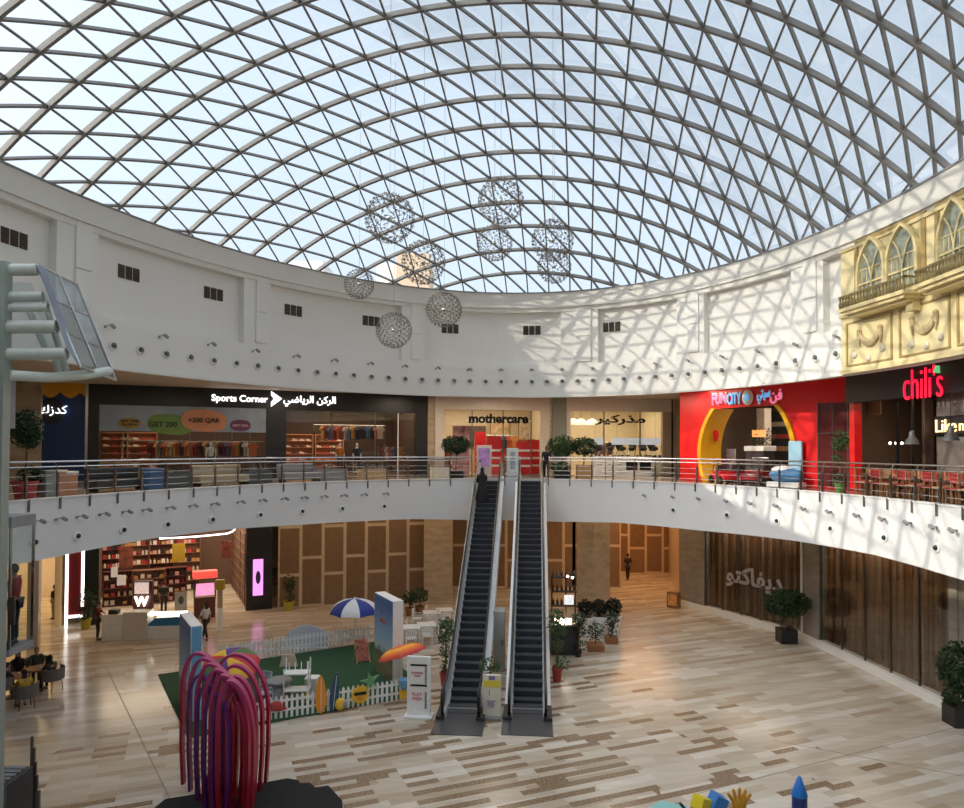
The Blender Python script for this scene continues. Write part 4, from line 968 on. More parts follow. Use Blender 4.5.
# --- red Fun City front with arched mouth
fc = thing('red_play_shopfront', 'bright red play centre front with a yellow rimmed arch opening', 'shopfront', UF.P0, UF.rz)
Wf = UF.L; cx, cz = UF.hit(748, 452); rx = (UF.hit(798,452)[0]-UF.hit(699,452)[0])/2; cx = (UF.hit(798,452)[0]+UF.hit(699,452)[0])/2; rz_ = (UF.hit(748,387)[1]-cz); ztop = UF.hit(748,404.5)[1]
def xarc(z, g=0): v = max(0, 1-((z-cz)/(rz_+g))**2); return (rx+g)*sqrt(v)
m = MB(); NZ = 22; zs = [FZ+(ztop-FZ)*k/NZ for k in range(NZ+1)]
for s in (-1, 1):
    xe = 0 if s < 0 else Wf
    poly = [(xe, FZ)] + [(cx+s*xarc(z), z) for z in zs] + [(xe, ztop)]
    if s > 0: pass
    m.prism(poly, 0, .2)
m.bb(0, Wf, 0, .2, ztop, ZC+.02); m.build('front_wall', RED, fc)
AY = mat('arch_yellow', (.85,.45,.01), .4)
for s in (-1, 1):
    m = MB(); poly = [(cx+s*(xarc(z)-.02), z) for z in zs] + [(cx+s*(xarc(z)-.24), z) for z in zs[::-1]]; m.prism(poly, -.12, .3); m.build('arch_rim', AY, fc)
    m = MB()
    for za, zb_ in zip(zs, zs[1:]): m.quad((cx+s*(xarc(za)-.2), .25, za), (cx+s*(xarc(zb_)-.2), .25, zb_), (cx+s*(xarc(zb_)-.2)*.95, 1.15, zb_), (cx+s*(xarc(za)-.2)*.95, 1.15, za))
    m.build('tunnel_side', AY, fc)
m = MB(); m.ell((cx-(xarc(cz+1.0)-.2)*.97, .7, cz+1.0), (.05,.2,.42), 10, 8); m.build('red_spot', RED, fc)
a, b, c, d = UF.rect(819, 400, 848, 483); m = MB(); m.bb(a, b, -.03, 0, FZ+.1, d); m.build('glass_door', mat('smoked_door', (.10,.02,.02), .15), fc); m = MB(); m.bb((a+b)/2-.015,(a+b)/2+.015,-.05,-.03,FZ+.1,d); m.bb(a,b,-.05,-.03,(FZ+d)/2+.5,(FZ+d)/2+.53); m.bb(a-.05,a,-.05,0,FZ,d+.05); m.bb(b,b+.05,-.05,0,FZ,d+.05); m.build('door_frame', DSTEEL, fc)
def ftext(s, p0, p1, py, mt, h=None, dy=-.08, off=.02):
    a, b = UF.hit(p0, py)[0], UF.hit(p1, py)[0]; z = UF.hit((p0+p1)/2, py)[1]
    text('sign_letters', s, WPL, fc, ((a+b)/2, dy+.03, z), width=(b-a)*1.04, height=h*1.1 if h else None, depth=.05, off=.03); text('sign_letters', s, mt, fc, ((a+b)/2, dy, z), width=b-a, height=h, depth=.06, off=off)
ftext('FUN', 713, 727, 397, mat('hot_pink', (.80,.10,.25), .4, emit=(.9,.2,.35), es=.4), .52); ftext('CITY', 728, 742, 396.5, mat('sky_blue', (.10,.40,.75), .4, emit=(.2,.5,.9), es=.3), .52)
ftext(arabic('فن'), 771, 783, 394, mat('hot_pink', (.80,.10,.25)), .6); ftext(arabic('سيتي'), 758, 771, 394.5, mat('sky_blue', (.10,.40,.75)), .6)
x, z = UF.hit(748.5, 395.5); m = MB(); m.ell((x,-.08,z), (.32,.1,.36), 14, 10); m.build('ball_logo', WPL, fc, smooth=True); m = MB(); m.ell((x,-.14,z), (.17,.08,.2), 10, 8); m.build('ball_patch', mat('sky_blue', (.10,.40,.75)), fc)
m = MB(); m.bb(.05, Wf-.05, .9, 7, FZ, FZ+.02); struct(m.build('floor_shop', mat('dark_shop_floor', (.12,.08,.07), .15), None, UF.P0, UF.rz))
m = MB(); m.bb(-.1,Wf,7,7.1,FZ,ZC); m.bb(Wf-.2,Wf-.1,.3,7,FZ,ZC); m.bb(-.1,0,.3,7,FZ,ZC); struct(m.build('wall_shop', mat('brown_wall', (.20,.14,.10), .7), None, UF.P0, UF.rz))
area(UF, 5, 3.5, ZC-.3, 4, 3, 90, (1,.85,.7))
def ride_car(label, loc, rz, c, k=1.0):
    t = thing('ride_car', label, 'ride', loc, rz); t.scale = (k,)*3
    m = MB(); m.bb(-.4,.4,-.75,.75,.2,.5,.08); m.bb(-.38,.38,-.35,.5,.5,.62,.04); m.build('body', c, t, smooth=True)
    m = MB(); m.tube([(-.35,.5,.6),(-.33,.3,1.1),(.33,.3,1.1),(.35,.5,.6)], .025, 6); m.build('roll_bar', DSTEEL, t)
    m = MB(); m.quad((-.34,-.35,.6),(.34,-.35,.6),(.3,-.15,.9),(-.3,-.15,.9)); m.build('windscreen', GLT, t)
    m = MB(); m.bb(-.25,.25,.1,.35,.5,.9,.03); m.build('seat', DGREY, t)
    for x in (-.42,.42):
        for y in (-.5,.5): m = MB(); m.lathe([(.2,-.07),(.2,.07)], n=16); m.bm.transform(Matrix.Translation((x,y,.2)) @ Matrix.Rotation(pi/2,4,'Y')); w_ = m.build('wheel', BLACK, t)
    return t
ride_car('red toy ride car with a pale bonnet at the left of the red arch', upos(UF, 724, -.9), UF.rz+1.2, REDP, .95)
ride_car('dark red toy ride car in the middle of the red arch opening', upos(UF, 757, -.4), UF.rz+.3, mat('dark_red_paint', (.25,.02,.03), .25), 1.1)
ride_car('small dark toy ride car behind the red one at left', upos(UF, 738, .5), UF.rz+1.0, mat('maroon', (.12,.01,.02), .3), .95)
t = thing('boat_ride', 'blue and white boat ride with a pale blue backboard at the right of the arch', 'ride', upos(UF, 786, -.7), UF.rz+.2); LB = mat('pale_blue', (.35,.60,.75), .35)
m = MB(); m.ell((0,0,.5), (.75,.4,.32), 16, 10); m.build('hull', mat('ride_blue', (.08,.25,.50), .35), t, smooth=True); m = MB(); m.ell((-.15,0,.72), (.5,.3,.18), 14, 8); m.build('white_seat', WPL, t, smooth=True); m = MB(); m.bb(-.1,.5,.35,.5,.2,1.95,.05); m.build('backboard', LB, t); m = MB(); m.bb(-.7,.7,-.35,.35,0,.22,.03); m.build('base', WPL, t)
t = thing('arcade_machine', 'black and white arcade machine inside the red arch', 'arcade machine', upos(UF, 760, 2.2), UF.rz); m = MB(); m.bb(-.55,.55,-.4,.4,0,1.5,.03); m.build('cabinet', DGREY, t); m = MB(); m.bb(-.6,.6,-.45,.45,1.5,1.75,.03); m.build('top_box', WPL, t); m = MB(); m.bb(-.42,.42,-.42,-.40,.8,1.4); m.build('screen', mat('machine_screen', (.1,.08,.1), .2), t)
t = thing('striped_board', 'tall board with dark and tan stripes at the right back of the red arch', 'board', upos(UF, 775, 5.5), UF.rz)
m = MB(); m.bb(-1.1,1.1,-.03,.03,0,3.6); m.build('board_sheet', DGREY, t)
for q, c in enumerate(((.45,.28,.14),(.40,.06,.05),(.5,.4,.3))): m = MB(); m.bb(-1.1,1.1,-.05,-.03,1.5+q*.65,1.75+q*.65); m.build('stripe', mat('board_stripe_%d' % q, c, .5), t)
t = thing('cream_pillar', 'narrow cream pillar inside the middle of the red arch', 'pillar', upos(UF, 764, 4.0), UF.rz); m = MB(); m.bb(-.25,.25,-.25,.25,.12,3.7); m.build('shaft', CREAM, t); m = MB(); m.bb(-.32,.32,-.32,.32,0,.12); m.build('base', GREY, t)
t = thing('lit_menu_board', 'small glowing orange board above the arcade machine', 'sign', upos(UF, 759, 2.6)+Vector((0,0,2.2)), UF.rz); m = MB(); m.bb(-.4,.4,-.03,.03,0,.35); m.build('lit_face', mat('orange_lit', (.7,.3,.1), .4, emit=(1,.4,.12), es=.6, var=.5, scale=5), t); m = MB()
m.bb(-.03,.03,-.02,.02,-.5,0); m.build('bracket', DSTEEL, t)
tree('potted_plant', 'bushy dark plant with orange blooms inside the red arch', upos(UF, 762, 3.0), 2.7, (.7,.6,.55), LEAF2, n=260, seed=5, pr=.3)
t = stand_box('notice_stand', 'white framed notice stand inside the left of the red arch', 'sign', upos(UF, 731, 2.0), UF.rz, .6, .05, 1.6, WPL)
tree('potted_plant', 'tall slim leafy plant in front of the smoked door right of the red arch', E(tpx(845,1.2,F1), 1.0, F1), 2.35, (.32,.32,.45), LEAF, pot='round', potm=mat('green_pot', (.10,.22,.05)), n=260, seed=6, pr=.2, ph=.35, low=3)
# --- Chili's
ch = thing('restaurant_shopfront', 'black restaurant front with glowing red script-like lettering at the right edge', 'shopfront', UC.P0, UC.rz)
zl = UC.hit(900, 395)[1]; m = MB(); m.bb(0, UC.L+1, -.25, .1, zl, ZC); m.build('sign_board', mat('charcoal_board', (.022,.024,.03), .5), ch)
CR = mat('chili_red', (.75,.01,.03), .4, emit=(.95,.01,.05), es=.75)
a, b = UC.hit(903,379,.36)[0], UC.hit(942,379,.36)[0]; z = UC.hit(922,379,.36)[1]
text('sign_letters', "chili's", CR, ch, ((a+b)/2, -.36, z), width=b-a, height=1.05, depth=.05, off=-.012)
x, z = UC.hit(936,366,.36); m = MB(); m.tube([(x,-.36,z-.1),(x+.05,-.36,z+.12)], [.1,.06], 8); m.build('pepper_stalk', mat('pepper_green', (.10,.50,.15), .4, emit=(.2,.7,.3), es=.4), ch)
BRW = mat('dark_brown_panel', (.055,.028,.018), .5)
pier(UC, 852, 857, FZ, zl, RED, ch, -.1, .2); pier(UC, 925, 928, FZ, zl, BRW, ch, -.1, .2)
a, b = UC.hit(928,440)[0], UC.L+1; m = MB(); m.bb(a, b, .3, .4, FZ, zl+.2); m.build('side_wall', mat('taupe_wall', (.17,.14,.12), .7), ch)
m = MB(); m.bb(0,a,3.5,3.6,FZ,ZC); m.bb(0,UC.L+1,.1,3.6,ZC-.6,ZC-.5); struct(m.build('wall_shop', BRW, None, UC.P0, UC.rz))
a,b,c,d = UC.rect(860,399,880,412,-1); m = MB(); m.bb(a,b,1,1.05,c,d); m.build('menu_panel', mat('beige_panel', (.62,.42,.24), .5), ch)
for px in (866, 880, 893, 908): pier(UC, px-.4, px+.4, FZ, zl, BLACK, ch, 1.2, 1.3, 'mullion')
NS = thing('neon_sign', 'lit script sign reading Like no on the taupe restaurant wall', 'sign', UC.P0, UC.rz)
a,b = UC.hit(934,423,-.2)[0], UC.hit(975,423,-.2)[0]; z = UC.hit(950,422,-.2)[1]; m = MB(); m.bb(a,b,.15,.28,z-.32,z+.32,.08); m.build('back_board', BLACK, NS); 
text('script_lettering', 'Like', mat('warm_neon', (1,.8,.5), .4, emit=(1,.62,.25), es=1.0), NS, (a+(b-a)*.36, .12, z), width=(b-a)*.52, depth=.03); text('script_lettering', 'no', mat('warm_neon'), NS, (a+(b-a)*.82, .12, z-.06), width=(b-a)*.26, depth=.03)
def pendant(label, p, s=1.0):
    t = thing('pendant_lamp', label, 'lamp', p); t.scale = (s,)*3; m = MB(); m.lathe([(.24,0),(.18,.16),(.10,.24),(.08,.42),(.03,.46)], n=16); m.build('lamp_shade', mat('grey_shade', (.10,.10,.10), .4), t, smooth=True); m = MB(); m.tube([(0,0,.46),(0,0,1.6)], .01, 5); m.build('cord', BLACK, t)
for px, py, lb in ((912,441,'dark bell pendant lamp in front of the black restaurant opening'),(951,437,'dark bell pendant lamp in front of the lit script sign')):
    x, z = UC.hit(px, py, .6); pendant(lb, UC.P0+UC.nrm*.6+UC.d*x+Vector((0,0,z)))
for k, px in enumerate((890, 896, 902)):
    x, z = UC.hit(px, 440, -1.5); m = MB(); m.ell((0,0,0), (.05,.05,.05), 8, 6); o = m.build('filament_bulb', LIT, None, UC.P0-UC.nrm*1.5+UC.d*x+Vector((0,0,z))); tag(o, 'small glowing bulb in a row of three inside the dark restaurant', 'bulb', 'three glowing bulbs in the restaurant')
area(UC, 4, 1.5, ZC-.8, 4, 1, 40, (1,.7,.45))
def cafe_chair(m_, name='restaurant_chair'):
    t = thing(name, 'x', 'chair'); m = MB(); m.bb(-.2,.2,-.2,.2,.43,.48,.01); m.build('seat', m_, t)
    m = MB(); m.bb(-.2,.2,.17,.2,.62,.92,.01); m.build('backrest', m_, t)
    for x in (-.18,.18):
        m = MB(); m.tube([(x,-.18,0),(x,-.18,.43)], .018, 6); m.build('leg', WOOD, t); m = MB(); m.tube([(x,.18,0),(x,.18,.9)], .018, 6); m.build('leg', WOOD, t)
    return t
cr_ = cafe_chair(mat('chair_red', (.42,.03,.03), .5)); cw_ = cafe_chair(LWOOD); used = [False, False]; k = 0
for px in range(862, 985, 9):
    for y in (.8, 1.9):
        tt = tpx(px + (4 if y > 1 else 0), y, F1); P = E(tt, y, F1); q = (k*7) % 3 == 0; pr_ = cw_ if q else cr_; i = int(q)
        if used[i]: o = copy_tree(pr_, P, (k*2.1) % 6.28)
        else: o = pr_; used[i] = True; o.location = P; o.rotation_euler.z = 1.0
        o['label'] = 'pale wooden restaurant chair behind the right-hand railing' if q else 'red restaurant chair behind the right-hand railing'; o['group'] = 'pale restaurant chairs behind the railing' if q else 'red restaurant chairs behind the railing'; k += 1
def round_tab(label, P, r, h, m_, leg, grp=None, name='round_table'):
    t = thing(name, label, 'table', P, 0, grp); m = MB(); m.lathe([(r,h-.04),(r,h)], n=24); m.build('tabletop', m_, t); m = MB(); m.tube([(0,0,.03),(0,0,h-.04)], .03, 8); m.build('pedestal', leg, t); m = MB(); m.lathe([(r*.6,0),(r*.6,.03)], n=20); m.build('base', leg, t); return t
for k, px in enumerate((874, 900, 926, 955)):
    t = round_tab(['dark restaurant table nearest the red play front','second dark restaurant table from the red play front','dark restaurant table under the glowing red lettering','dark restaurant table nearest the right edge'][k], E(tpx(px,1.35,F1), 1.35, F1), .38, .76, WOOD, BLACK)
# --- things on the upper walkway
tree('potted_plant', 'round leafy tree in a red pot before the travertine column at far left', E(tpx(25,.8,F1), .8, F1), 2.75, (.48,.48,.62), LEAF2, potm=TERR, pr=.36, ph=.55, n=700, seed=2, low=2, size=.16)
tree('potted_plant', 'wide leafy plant in a black planter left of the escalator tops', E(tpx(456,1.3,F1), 1.3, F1), 2.25, (.78,.6,.5), LEAF2, pot='square', potm=BLACK, pr=.42, ph=.4, n=800, seed=3, size=.2)
tree('potted_plant', 'leafy plant in a wooden planter right of the escalator tops', E(tpx(562,1.3,F1), 1.3, F1), 2.3, (.8,.6,.6), LEAF, pot='square', potm=BLACK, pr=.4, ph=.4, n=700, seed=4, low=2, size=.2)
tree('potted_plant', 'reddish green plant in a tan box planter in front of the second baby shop', E(tpx(584,1.4,F1), 1.4, F1), 2.2, (.7,.5,.5), LEAF2, pot='square', potm=mat('tan_box', (.40,.24,.12)), pr=.36, ph=.75, n=700, seed=9, size=.18)
def bin_(name, label, cat, px, s, w, d, h, m_, lid, rz=0):
    t = thing(name, label, cat, E(tpx(px, s, F1), s, F1), Ez(tpx(px,s,F1))+pi+rz); m = MB(); m.bb(-w/2,w/2,-d/2,d/2,0,h-.08,.03); m.build('body', m_, t); m = MB(); m.bb(-w/2-.02,w/2+.02,-d/2-.02,d/2+.02,h-.08,h,.02); m.build('lid', lid, t); return t
bin_('litter_bin', 'grey litter bin behind the railing below the blue shopfront', 'bin', 47, .7, .42, .4, .85, mat('sage_grey', (.25,.28,.24)), GREY)
bin_('litter_bin', 'tan bin left of a matching one behind the left railing', 'bin', 57, .7, .42, .4, .85, mat('tan_orange', (.50,.24,.13)), CREAM)
bin_('litter_bin', 'tan bin with a white bag in its top, right of its twin', 'bin', 68, .7, .42, .4, .8, mat('tan_orange', (.50,.24,.13)), WPL)
bin_('recycling_bin', 'blue recycling bin behind the railing before the sports window', 'bin', 152, 1.0, .62, .5, .8, mat('bin_blue', (.05,.12,.25)), mat('bin_lid', (.10,.2,.38)))
def sofa(label, px, s, w, c):
    tt = tpx(px, s, F1); t = thing('bench_sofa', label, 'sofa', E(tt, s, F1), Ez(tt)+pi); m = MB(); m.bb(-w/2,w/2,-.35,.35,.12,.45,.06); m.build('seat', c, t); m = MB(); m.bb(-w/2,w/2,.22,.38,.45,.85,.05); m.build('backrest', c, t)
    for x in (-w/2+.1, w/2-.1): m = MB(); m.bb(x-.03,x+.03,-.25,.25,0,.12); m.build('leg', BLACK, t)
sofa('long beige bench sofa behind the railing before the sports shop', 221, 1.3, 2.4, mat('sofa_beige', (.42,.36,.26), .8)); sofa('grey bench sofa behind the railing below the lit shoe shelves', 300, 1.4, 2.0, GREY); sofa('dark grey bench sofa behind the railing left of the blue bin', 118, 1.5, 2.2, DGREY)
def kiosk(label, px, s, w, h, c, gl=True):
    tt = tpx(px, s, F1); t = thing('display_counter', label, 'counter', E(tt, s, F1), Ez(tt)+pi); m = MB(); m.bb(-w/2,w/2,-.3,.3,0,h*.6,.01); m.build('counter_body', c, t); m = MB(); m.bb(-w/2,w/2,-.3,.3,h*.6,h,.01); m.build('glass_case', GLT, t); m = MB(); m.bb(-w/2-.03,w/2+.03,-.33,.33,h,h+.04); m.build('counter_top', DSTEEL, t)
kiosk('small glass topped counter behind the railing before the banner window', 175, 1.4, 1.1, .95, mat('teal_grey', (.08,.10,.10))); kiosk('glass topped counter with a pale base before the dark pier', 257, 1.3, 1.2, .95, mat('teal_grey', (.12,.15,.15))); kiosk('cream counter behind the railing left of the big plant', 440, 1.0, .9, 1.0, CREAM); kiosk('glass counter left of the sports shop doorway', 330, 1.5, 1.6, .95, GREY); kiosk('glass counter before the sports shop doorway, nearest the baby shop', 372, 1.5, 1.3, .9, LWOOD)
tt = tpx(488, 1.4, F1); t = thing('advertising_totem', 'grey advertising totem with a purple screen at the top of the left escalator', 'sign', E(tt, 3.2, F1), 0)
m = MB(); m.bb(-.42,.42,-.12,.12,0,1.75,.02); m.build('totem_body', mat('totem_grey', (.55,.5,.5), .4), t); m = MB(); m.bb(-.3,.3,-.14,-.12,.6,1.6); m.build('screen', mat('purple_screen', (.2,.1,.3), .3, emit=(.45,.28,.55), es=.15, var=.8, scale=3), t)
tt = tpx(513, .5, F1); t = thing('white_totem', 'tall white information board between the escalator tops', 'sign', E(tt, .9, F1), 0)
m = MB(); m.bb(-.30,.30,-.06,.06,0,1.6,.01); m.build('board', mat('board_white', (.75,.80,.80), .4), t); m = MB(); m.bb(-.38,.38,-.2,.2,0,.04); m.build('base', GREY, t); m = MB(); m.bb(-.12,.12,-.07,-.06,.5,1.4); m.build('printed_stripe', mat('stripe_grey', (.35,.45,.45)), t)
person('person in dark clothes standing at the upper railing right of the escalators', E(tpx(546.5, .6, F1), .7, F1), pi, cloth('dark_jacket', (.02,.02,.025)), cloth('dark_trousers', (.02,.02,.025)), arms=((.5,0),(.4,0)), skin=DSKIN, H=1.66)
hd = -radians(4.3); yl = 12.3; zz = .577*(yl-2.0) + .05
B = ESCL.location; person('woman in a long black robe and headscarf riding near the top of the left escalator', B + Matrix.Rotation(hd, 3, 'Z') @ Vector((-.22, yl, zz)), hd+.2, BLACK, BLACK, hair='scarf', hairm=mat('black_veil', (.012,.012,.014), .8), abaya=mat('black_veil', (.012,.012,.014)), arms=((.3,0),(.5,0)), H=1.62)
# shoppers and recessed ceiling lights above the walkway
for k, (px, s) in enumerate([(110,1.6),(150,1.9),(185,1.6),(235,1.9),(575,2.0),(600,1.2),(620,2.2),(632,1.4),(655,2.0),(668,1.4)]):
    tt = tpx(px, s, ZC); m = MB(); m.lathe([(.09,-.03),(.09,0)], n=12); o = m.build('ceiling_downlight', LIT, None, E(tt, s, ZC-.01)); tag(o, 'small round recessed downlight in the upper walkway ceiling', 'ceiling light', 'downlights over the upper walkway')
for px, pw in ((60,60),(180,60),(300,60),(420,60),(500,60),(620,110),(700,60)):
    tt = tpx(px, 2.0, ZC); P = E(tt, 2.0, ZC-.15); L_ = bpy.data.lights.new('downlight', 'AREA'); L_.size = 1.6; L_.energy = pw*.8; L_.color = (1,.82,.62); o = bpy.data.objects.new('downlight', L_); C.objects.link(o); o.location = P
# ================================================================== GROUND FLOOR: WALLS AND SHOPS
GA = Front((-19.9, 34.05), (-10.93, 38.34)); GB = Front((-10.93, 38.34), (-3.28, 40.72)); GC = Front((-3.2, 44.0), (8.6, 44.0))
GR1 = Front((11.01, 39.42), (14.61, 32.31)); GR2 = Front((14.61, 32.31), (15.52, 23.35)); GR3 = Front((15.52, 23.35), (14.9, 8))
ZL = 5.36
def gp(px, py): return on_z(px, py, 0)
m = MB(); m.bb(0, GB.L, 0, .2, 0, ZL); struct(m.build('wall_boarded', M_BOARD, None, GB.P0, GB.rz))
m = MB(); m.bb(0, GC.L, 0, .2, 0, ZL); struct(m.build('wall_boarded', M_BOARD, None, GC.P0, GC.rz))
m = MB(); m.bb(0, 10, 0, .2, 0, ZL); struct(m.build('wall_boarded', M_BOARD, None, (5.5, 49.5, 0), 0))
m = MB(); m.bb(5.6,5.8,44,49.5,0,ZL); struct(m.build('wall_boarded', M_BOARD))
a, b = gp(425,604), gp(453,604); m = MB(); m.bb(a.x, b.x, a.y-.1, a.y+1.3, 0, ZL); struct(m.build('wall_column', M_TRAV))
m = MB(); c = Vector((5.62, 37.9)); m.box((6.0, 38.3, ZL/2), (1.25, 1.25, ZL), rz=radians(38)); struct(m.build('wall_column', M_TRAV))
fr = Front((13.1, 50), (11.0, 39.45)); m = MB(); m.bb(0, fr.L, 0, .3, 0, ZL); struct(m.build('wall_side', M_TRAV, None, fr.P0, fr.rz))
# right-hand glazed fronts
def gcol(fr, p0, p1, m_, y0=-.05, y1=.4, name='wall_column'):
    a, b = fr.hit(p0, 600)[0], fr.hit(p1, 600)[0]; mm = MB(); mm.bb(a, b, y0, y1, 0, ZL); struct(mm.build(name, m_, None, fr.P0, fr.rz))
gcol(GR1, 681, 706, M_STONEG); gcol(GR1, 805, 808, M_STONEG)
gcol(GR2, 807.5, 821, M_STONEG); gcol(GR2, 951, 960, M_STONEG)
m = MB(); m.bb(0, GR3.L, 0, .4, 0, ZL); struct(m.build('wall_side', M_STONEG, None, GR3.P0, GR3.rz))
BRN = mat('dark_timber', (.085,.045,.025), .5, var=.2, scale=3); MIDB = mat('brown_timber', (.34,.21,.13), .5, var=.25, scale=3)
def glazed(fr, p0, p1, label, nb, seed, metal):
    a, b = fr.hit(p0, 600)[0], fr.hit(p1, 600)[0]; t = thing('glazed_shopfront', label, 'shopfront', fr.P0, fr.rz)
    m = MB(); m.bb(a, b, 1.0, 1.1, .25, ZL); m.build('back_hoarding', BRN, t)
    m = MB(); m.bb(a, b, .05, .07, .3, ZL); m.build('window_glass', GLT, t)
    r_ = random.Random(seed)
    for k in range(nb):
        x = a + (b-a)*(k+.5+r_.uniform(-.2,.2))/nb; w = r_.uniform(.045,.085); m = MB(); m.bb(x-w, x+w, .35, .5, .25, ZL-r_.uniform(.3,1.0)); m.build('timber_batten', MIDB if k % 3 else WOOD, t)
    for k in range(nb//3):
        x = a + (b-a)*r_.random(); m = MB(); m.bb(x-.01, x+.01, .5, .55, .6, r_.uniform(2.2,3.6)); m.bb(x-.01, x+.3, .5,.55, 2.0, 2.03); m.build('steel_rail', STEEL, t)
    for x in [a + (b-a)*q/5 for q in range(6)]: m = MB(); m.bb(x-.02, x+.02, .02, .10, .3, ZL); m.build('mullion', DSTEEL, t)
    m = MB(); m.bb(a, b, .02,.10, ZL-.75,ZL-.70); m.build('transom', STEEL, t)
    area(fr, (a+b)/2, .7, ZL-.2, (b-a)*.9, .3, 40, (1,.8,.6)); area(fr, (a+b)/2, .2, ZL-.2, (b-a)*.9, .1, 35, (1,.85,.7))  # fill lamps added in the gap to brighten the battens behind the glass
    return t
g1 = glazed(GR1, 706, 803, 'dark glazed shopfront with pale Arabic lettering on the glass, boarded inside', 13, 3, 0)
cx, cz = GR1.hit(754, 578); text('glass_lettering', arabic('ديفاكتو'), mat('pale_grey_film', (.42,.40,.42), .6), g1, (cx, 0, cz), width=GR1.hit(782,578)[0]-GR1.hit(726,578)[0], height=1.15, depth=.02, off=.03)
a = GR1.hit(803.6, 600)[0]; m = MB(); m.bb(a-.05, a+.05, -.06, .05, 0, ZL); m.build('light_edge', WPL, g1)
glazed(GR2, 821, 951, 'long glazed shopfront with brown timber battens behind the glass at far right', 19, 8, 1)
m = MB()
for fr in (GR1, GR2, GR3): 
    m.M = Matrix.Translation(fr.P0) @ Matrix.Rotation(fr.rz, 4, 'Z'); m.bb(-.02, fr.L+.05, -.16, .3, 0, .3)
m.M = Matrix(); struct(m.build('baseboard_right', TRIM))
# left: red panel with light strips, cosmetics shop, dark frame with pink screen
rp_ = thing('red_light_panel', 'dark red wall panel edged with white light strips at left', 'panel', GA.P0, GA.rz)
a, b = GA.hit(68, 590)[0], GA.hit(84, 590)[0]; m = MB(); m.bb(a, b, -.1, .2, .5, ZL); m.build('panel', mat('crimson_panel', (.16,.01,.015), .35), rp_)
for x in (a, b): m = MB(); m.bb(x-.06, x+.06, -.16, -.08, .0 if x == a else .9, ZL); m.build('light_strip', LITW, rp_)
m = MB(); m.bb(a, b, -.16, -.08, .42, .54); m.build('light_strip', LITW, rp_)
cs = thing('cosmetics_shopfront', 'black framed cosmetics shopfront with tall pink screen and curved light strip', 'shopfront', GA.P0, GA.rz)
def gpier(p0, p1, m_, y0=-.15, y1=.3): a, b = GA.hit(p0, 590)[0], GA.hit(p1, 590)[0]; mm = MB(); mm.bb(a, b, y0, y1, 0, ZL); mm.build('pier', m_, cs)
gpier(86, 100, mat('dark_green_black', (.015,.025,.022), .3)); gpier(247, 273, BLACK); 
a, b, c, d = GA.rect(254, 561, 264, 597, .2); m = MB(); m.bb(a, b, -.25, -.2, c, d); m.build('pink_screen', mat('pink_screen', (.3,.1,.3), .3, emit=(.85,.28,.75), es=.8, var=.5, scale=2), cs)
m = MB(); m.ell(((a+b)/2,-.27,(c+d)/2), (.13,.01,.35), 12, 8); m.build('screen_figure', mat('dark_blue_print', (.05,.05,.2), .4), cs)
m = MB(); a0 = GA.hit(160, 541); pts = []
for px, py in ((160,541),(180,540),(200,538.5),(215,537),(228,535.5),(233,533.5),(236,531)): x, z = GA.hit(px, py, .3); pts.append((x, -.3, min(z, ZL-.02)))
m.tube(pts, .04, 6); m.build('light_strip', LITW, cs)
m = MB(); a, b = GA.hit(86,590)[0], GA.hit(273,590)[0]; m.bb(a, b, -.1, .2, ZL-.35, ZL); m.build('header', BLACK, cs)
mm = MB(); a, b = GA.hit(96,590)[0], GA.L-.05; mm.bb(a, b, 8, 8.1, 0, ZL); mm.bb(a-.1,a,.3,8,0,ZL); mm.bb(b-1.5,b-1.4,.3,8,0,ZL); struct(mm.build('wall_shop', mat('shop_dark_wall2', (.14,.08,.06), .7), None, GA.P0, GA.rz))
area(GA, 4, 3, ZL-.3, 5, 4, 160, (1,.78,.55)); area(GA, 7.3, 4, ZL-.3, 2, 5, 110, (1,.8,.55))
def gx(px, y, py=590): return GA.hit(px, py, -y)[0]
CO = [box_proto('cosmetics_box', mat('cos_%s' % n, c, .5), .2,.12,h_) for n, c, h_ in (('red',(.45,.04,.04),.2),('white',(.8,.75,.7),.24),('amber',(.55,.30,.10),.16),('black',(.03,.02,.03),.26),('rose',(.65,.35,.33),.2))]
CO += [bottle_proto('cosmetics_bottle', mat('cos_cream', (.75,.65,.5), .4), .06, .26), bottle_proto('cosmetics_bottle', mat('cos_wine', (.3,.03,.06), .3), .07, .22)]
DW = mat('dark_red_shelf', (.10,.03,.025), .5); BW = mat('brown_shelf', (.20,.10,.06), .5)
k = 0
for px, y, w, h, rows, per, lb in ((112,6.8,1.35,3.2,6,6,'tall shelf at the far left back of the cosmetics shop'),(137,6.8,1.4,3.4,6,6,'tall shelf second from left at the back of the cosmetics shop'),(162,6.8,1.4,3.4,6,6,'tall shelf in the middle back of the cosmetics shop'),(188,6.8,1.45,3.4,6,6,'tall shelf right of the middle at the back of the cosmetics shop'),
                      (120,3.8,1.5,1.9,4,5,'mid-height shelf on the left of the cosmetics floor'),(150,3.6,1.6,1.9,4,5,'mid-height shelf behind the white W kiosk'),(172,3.9,1.6,1.9,4,5,'mid-height shelf left of the red canopy stand')):
    shelf_rack(lb, GA, gx(px, y), y, 0, w, h, rows, BW if k % 2 else DW); goods(CO, GA, gx(px, y), y, 0, w, h, rows, per, 'small product standing on the cosmetics shop shelves', 'products on the cosmetics shop shelves', rnd, .16); k += 1
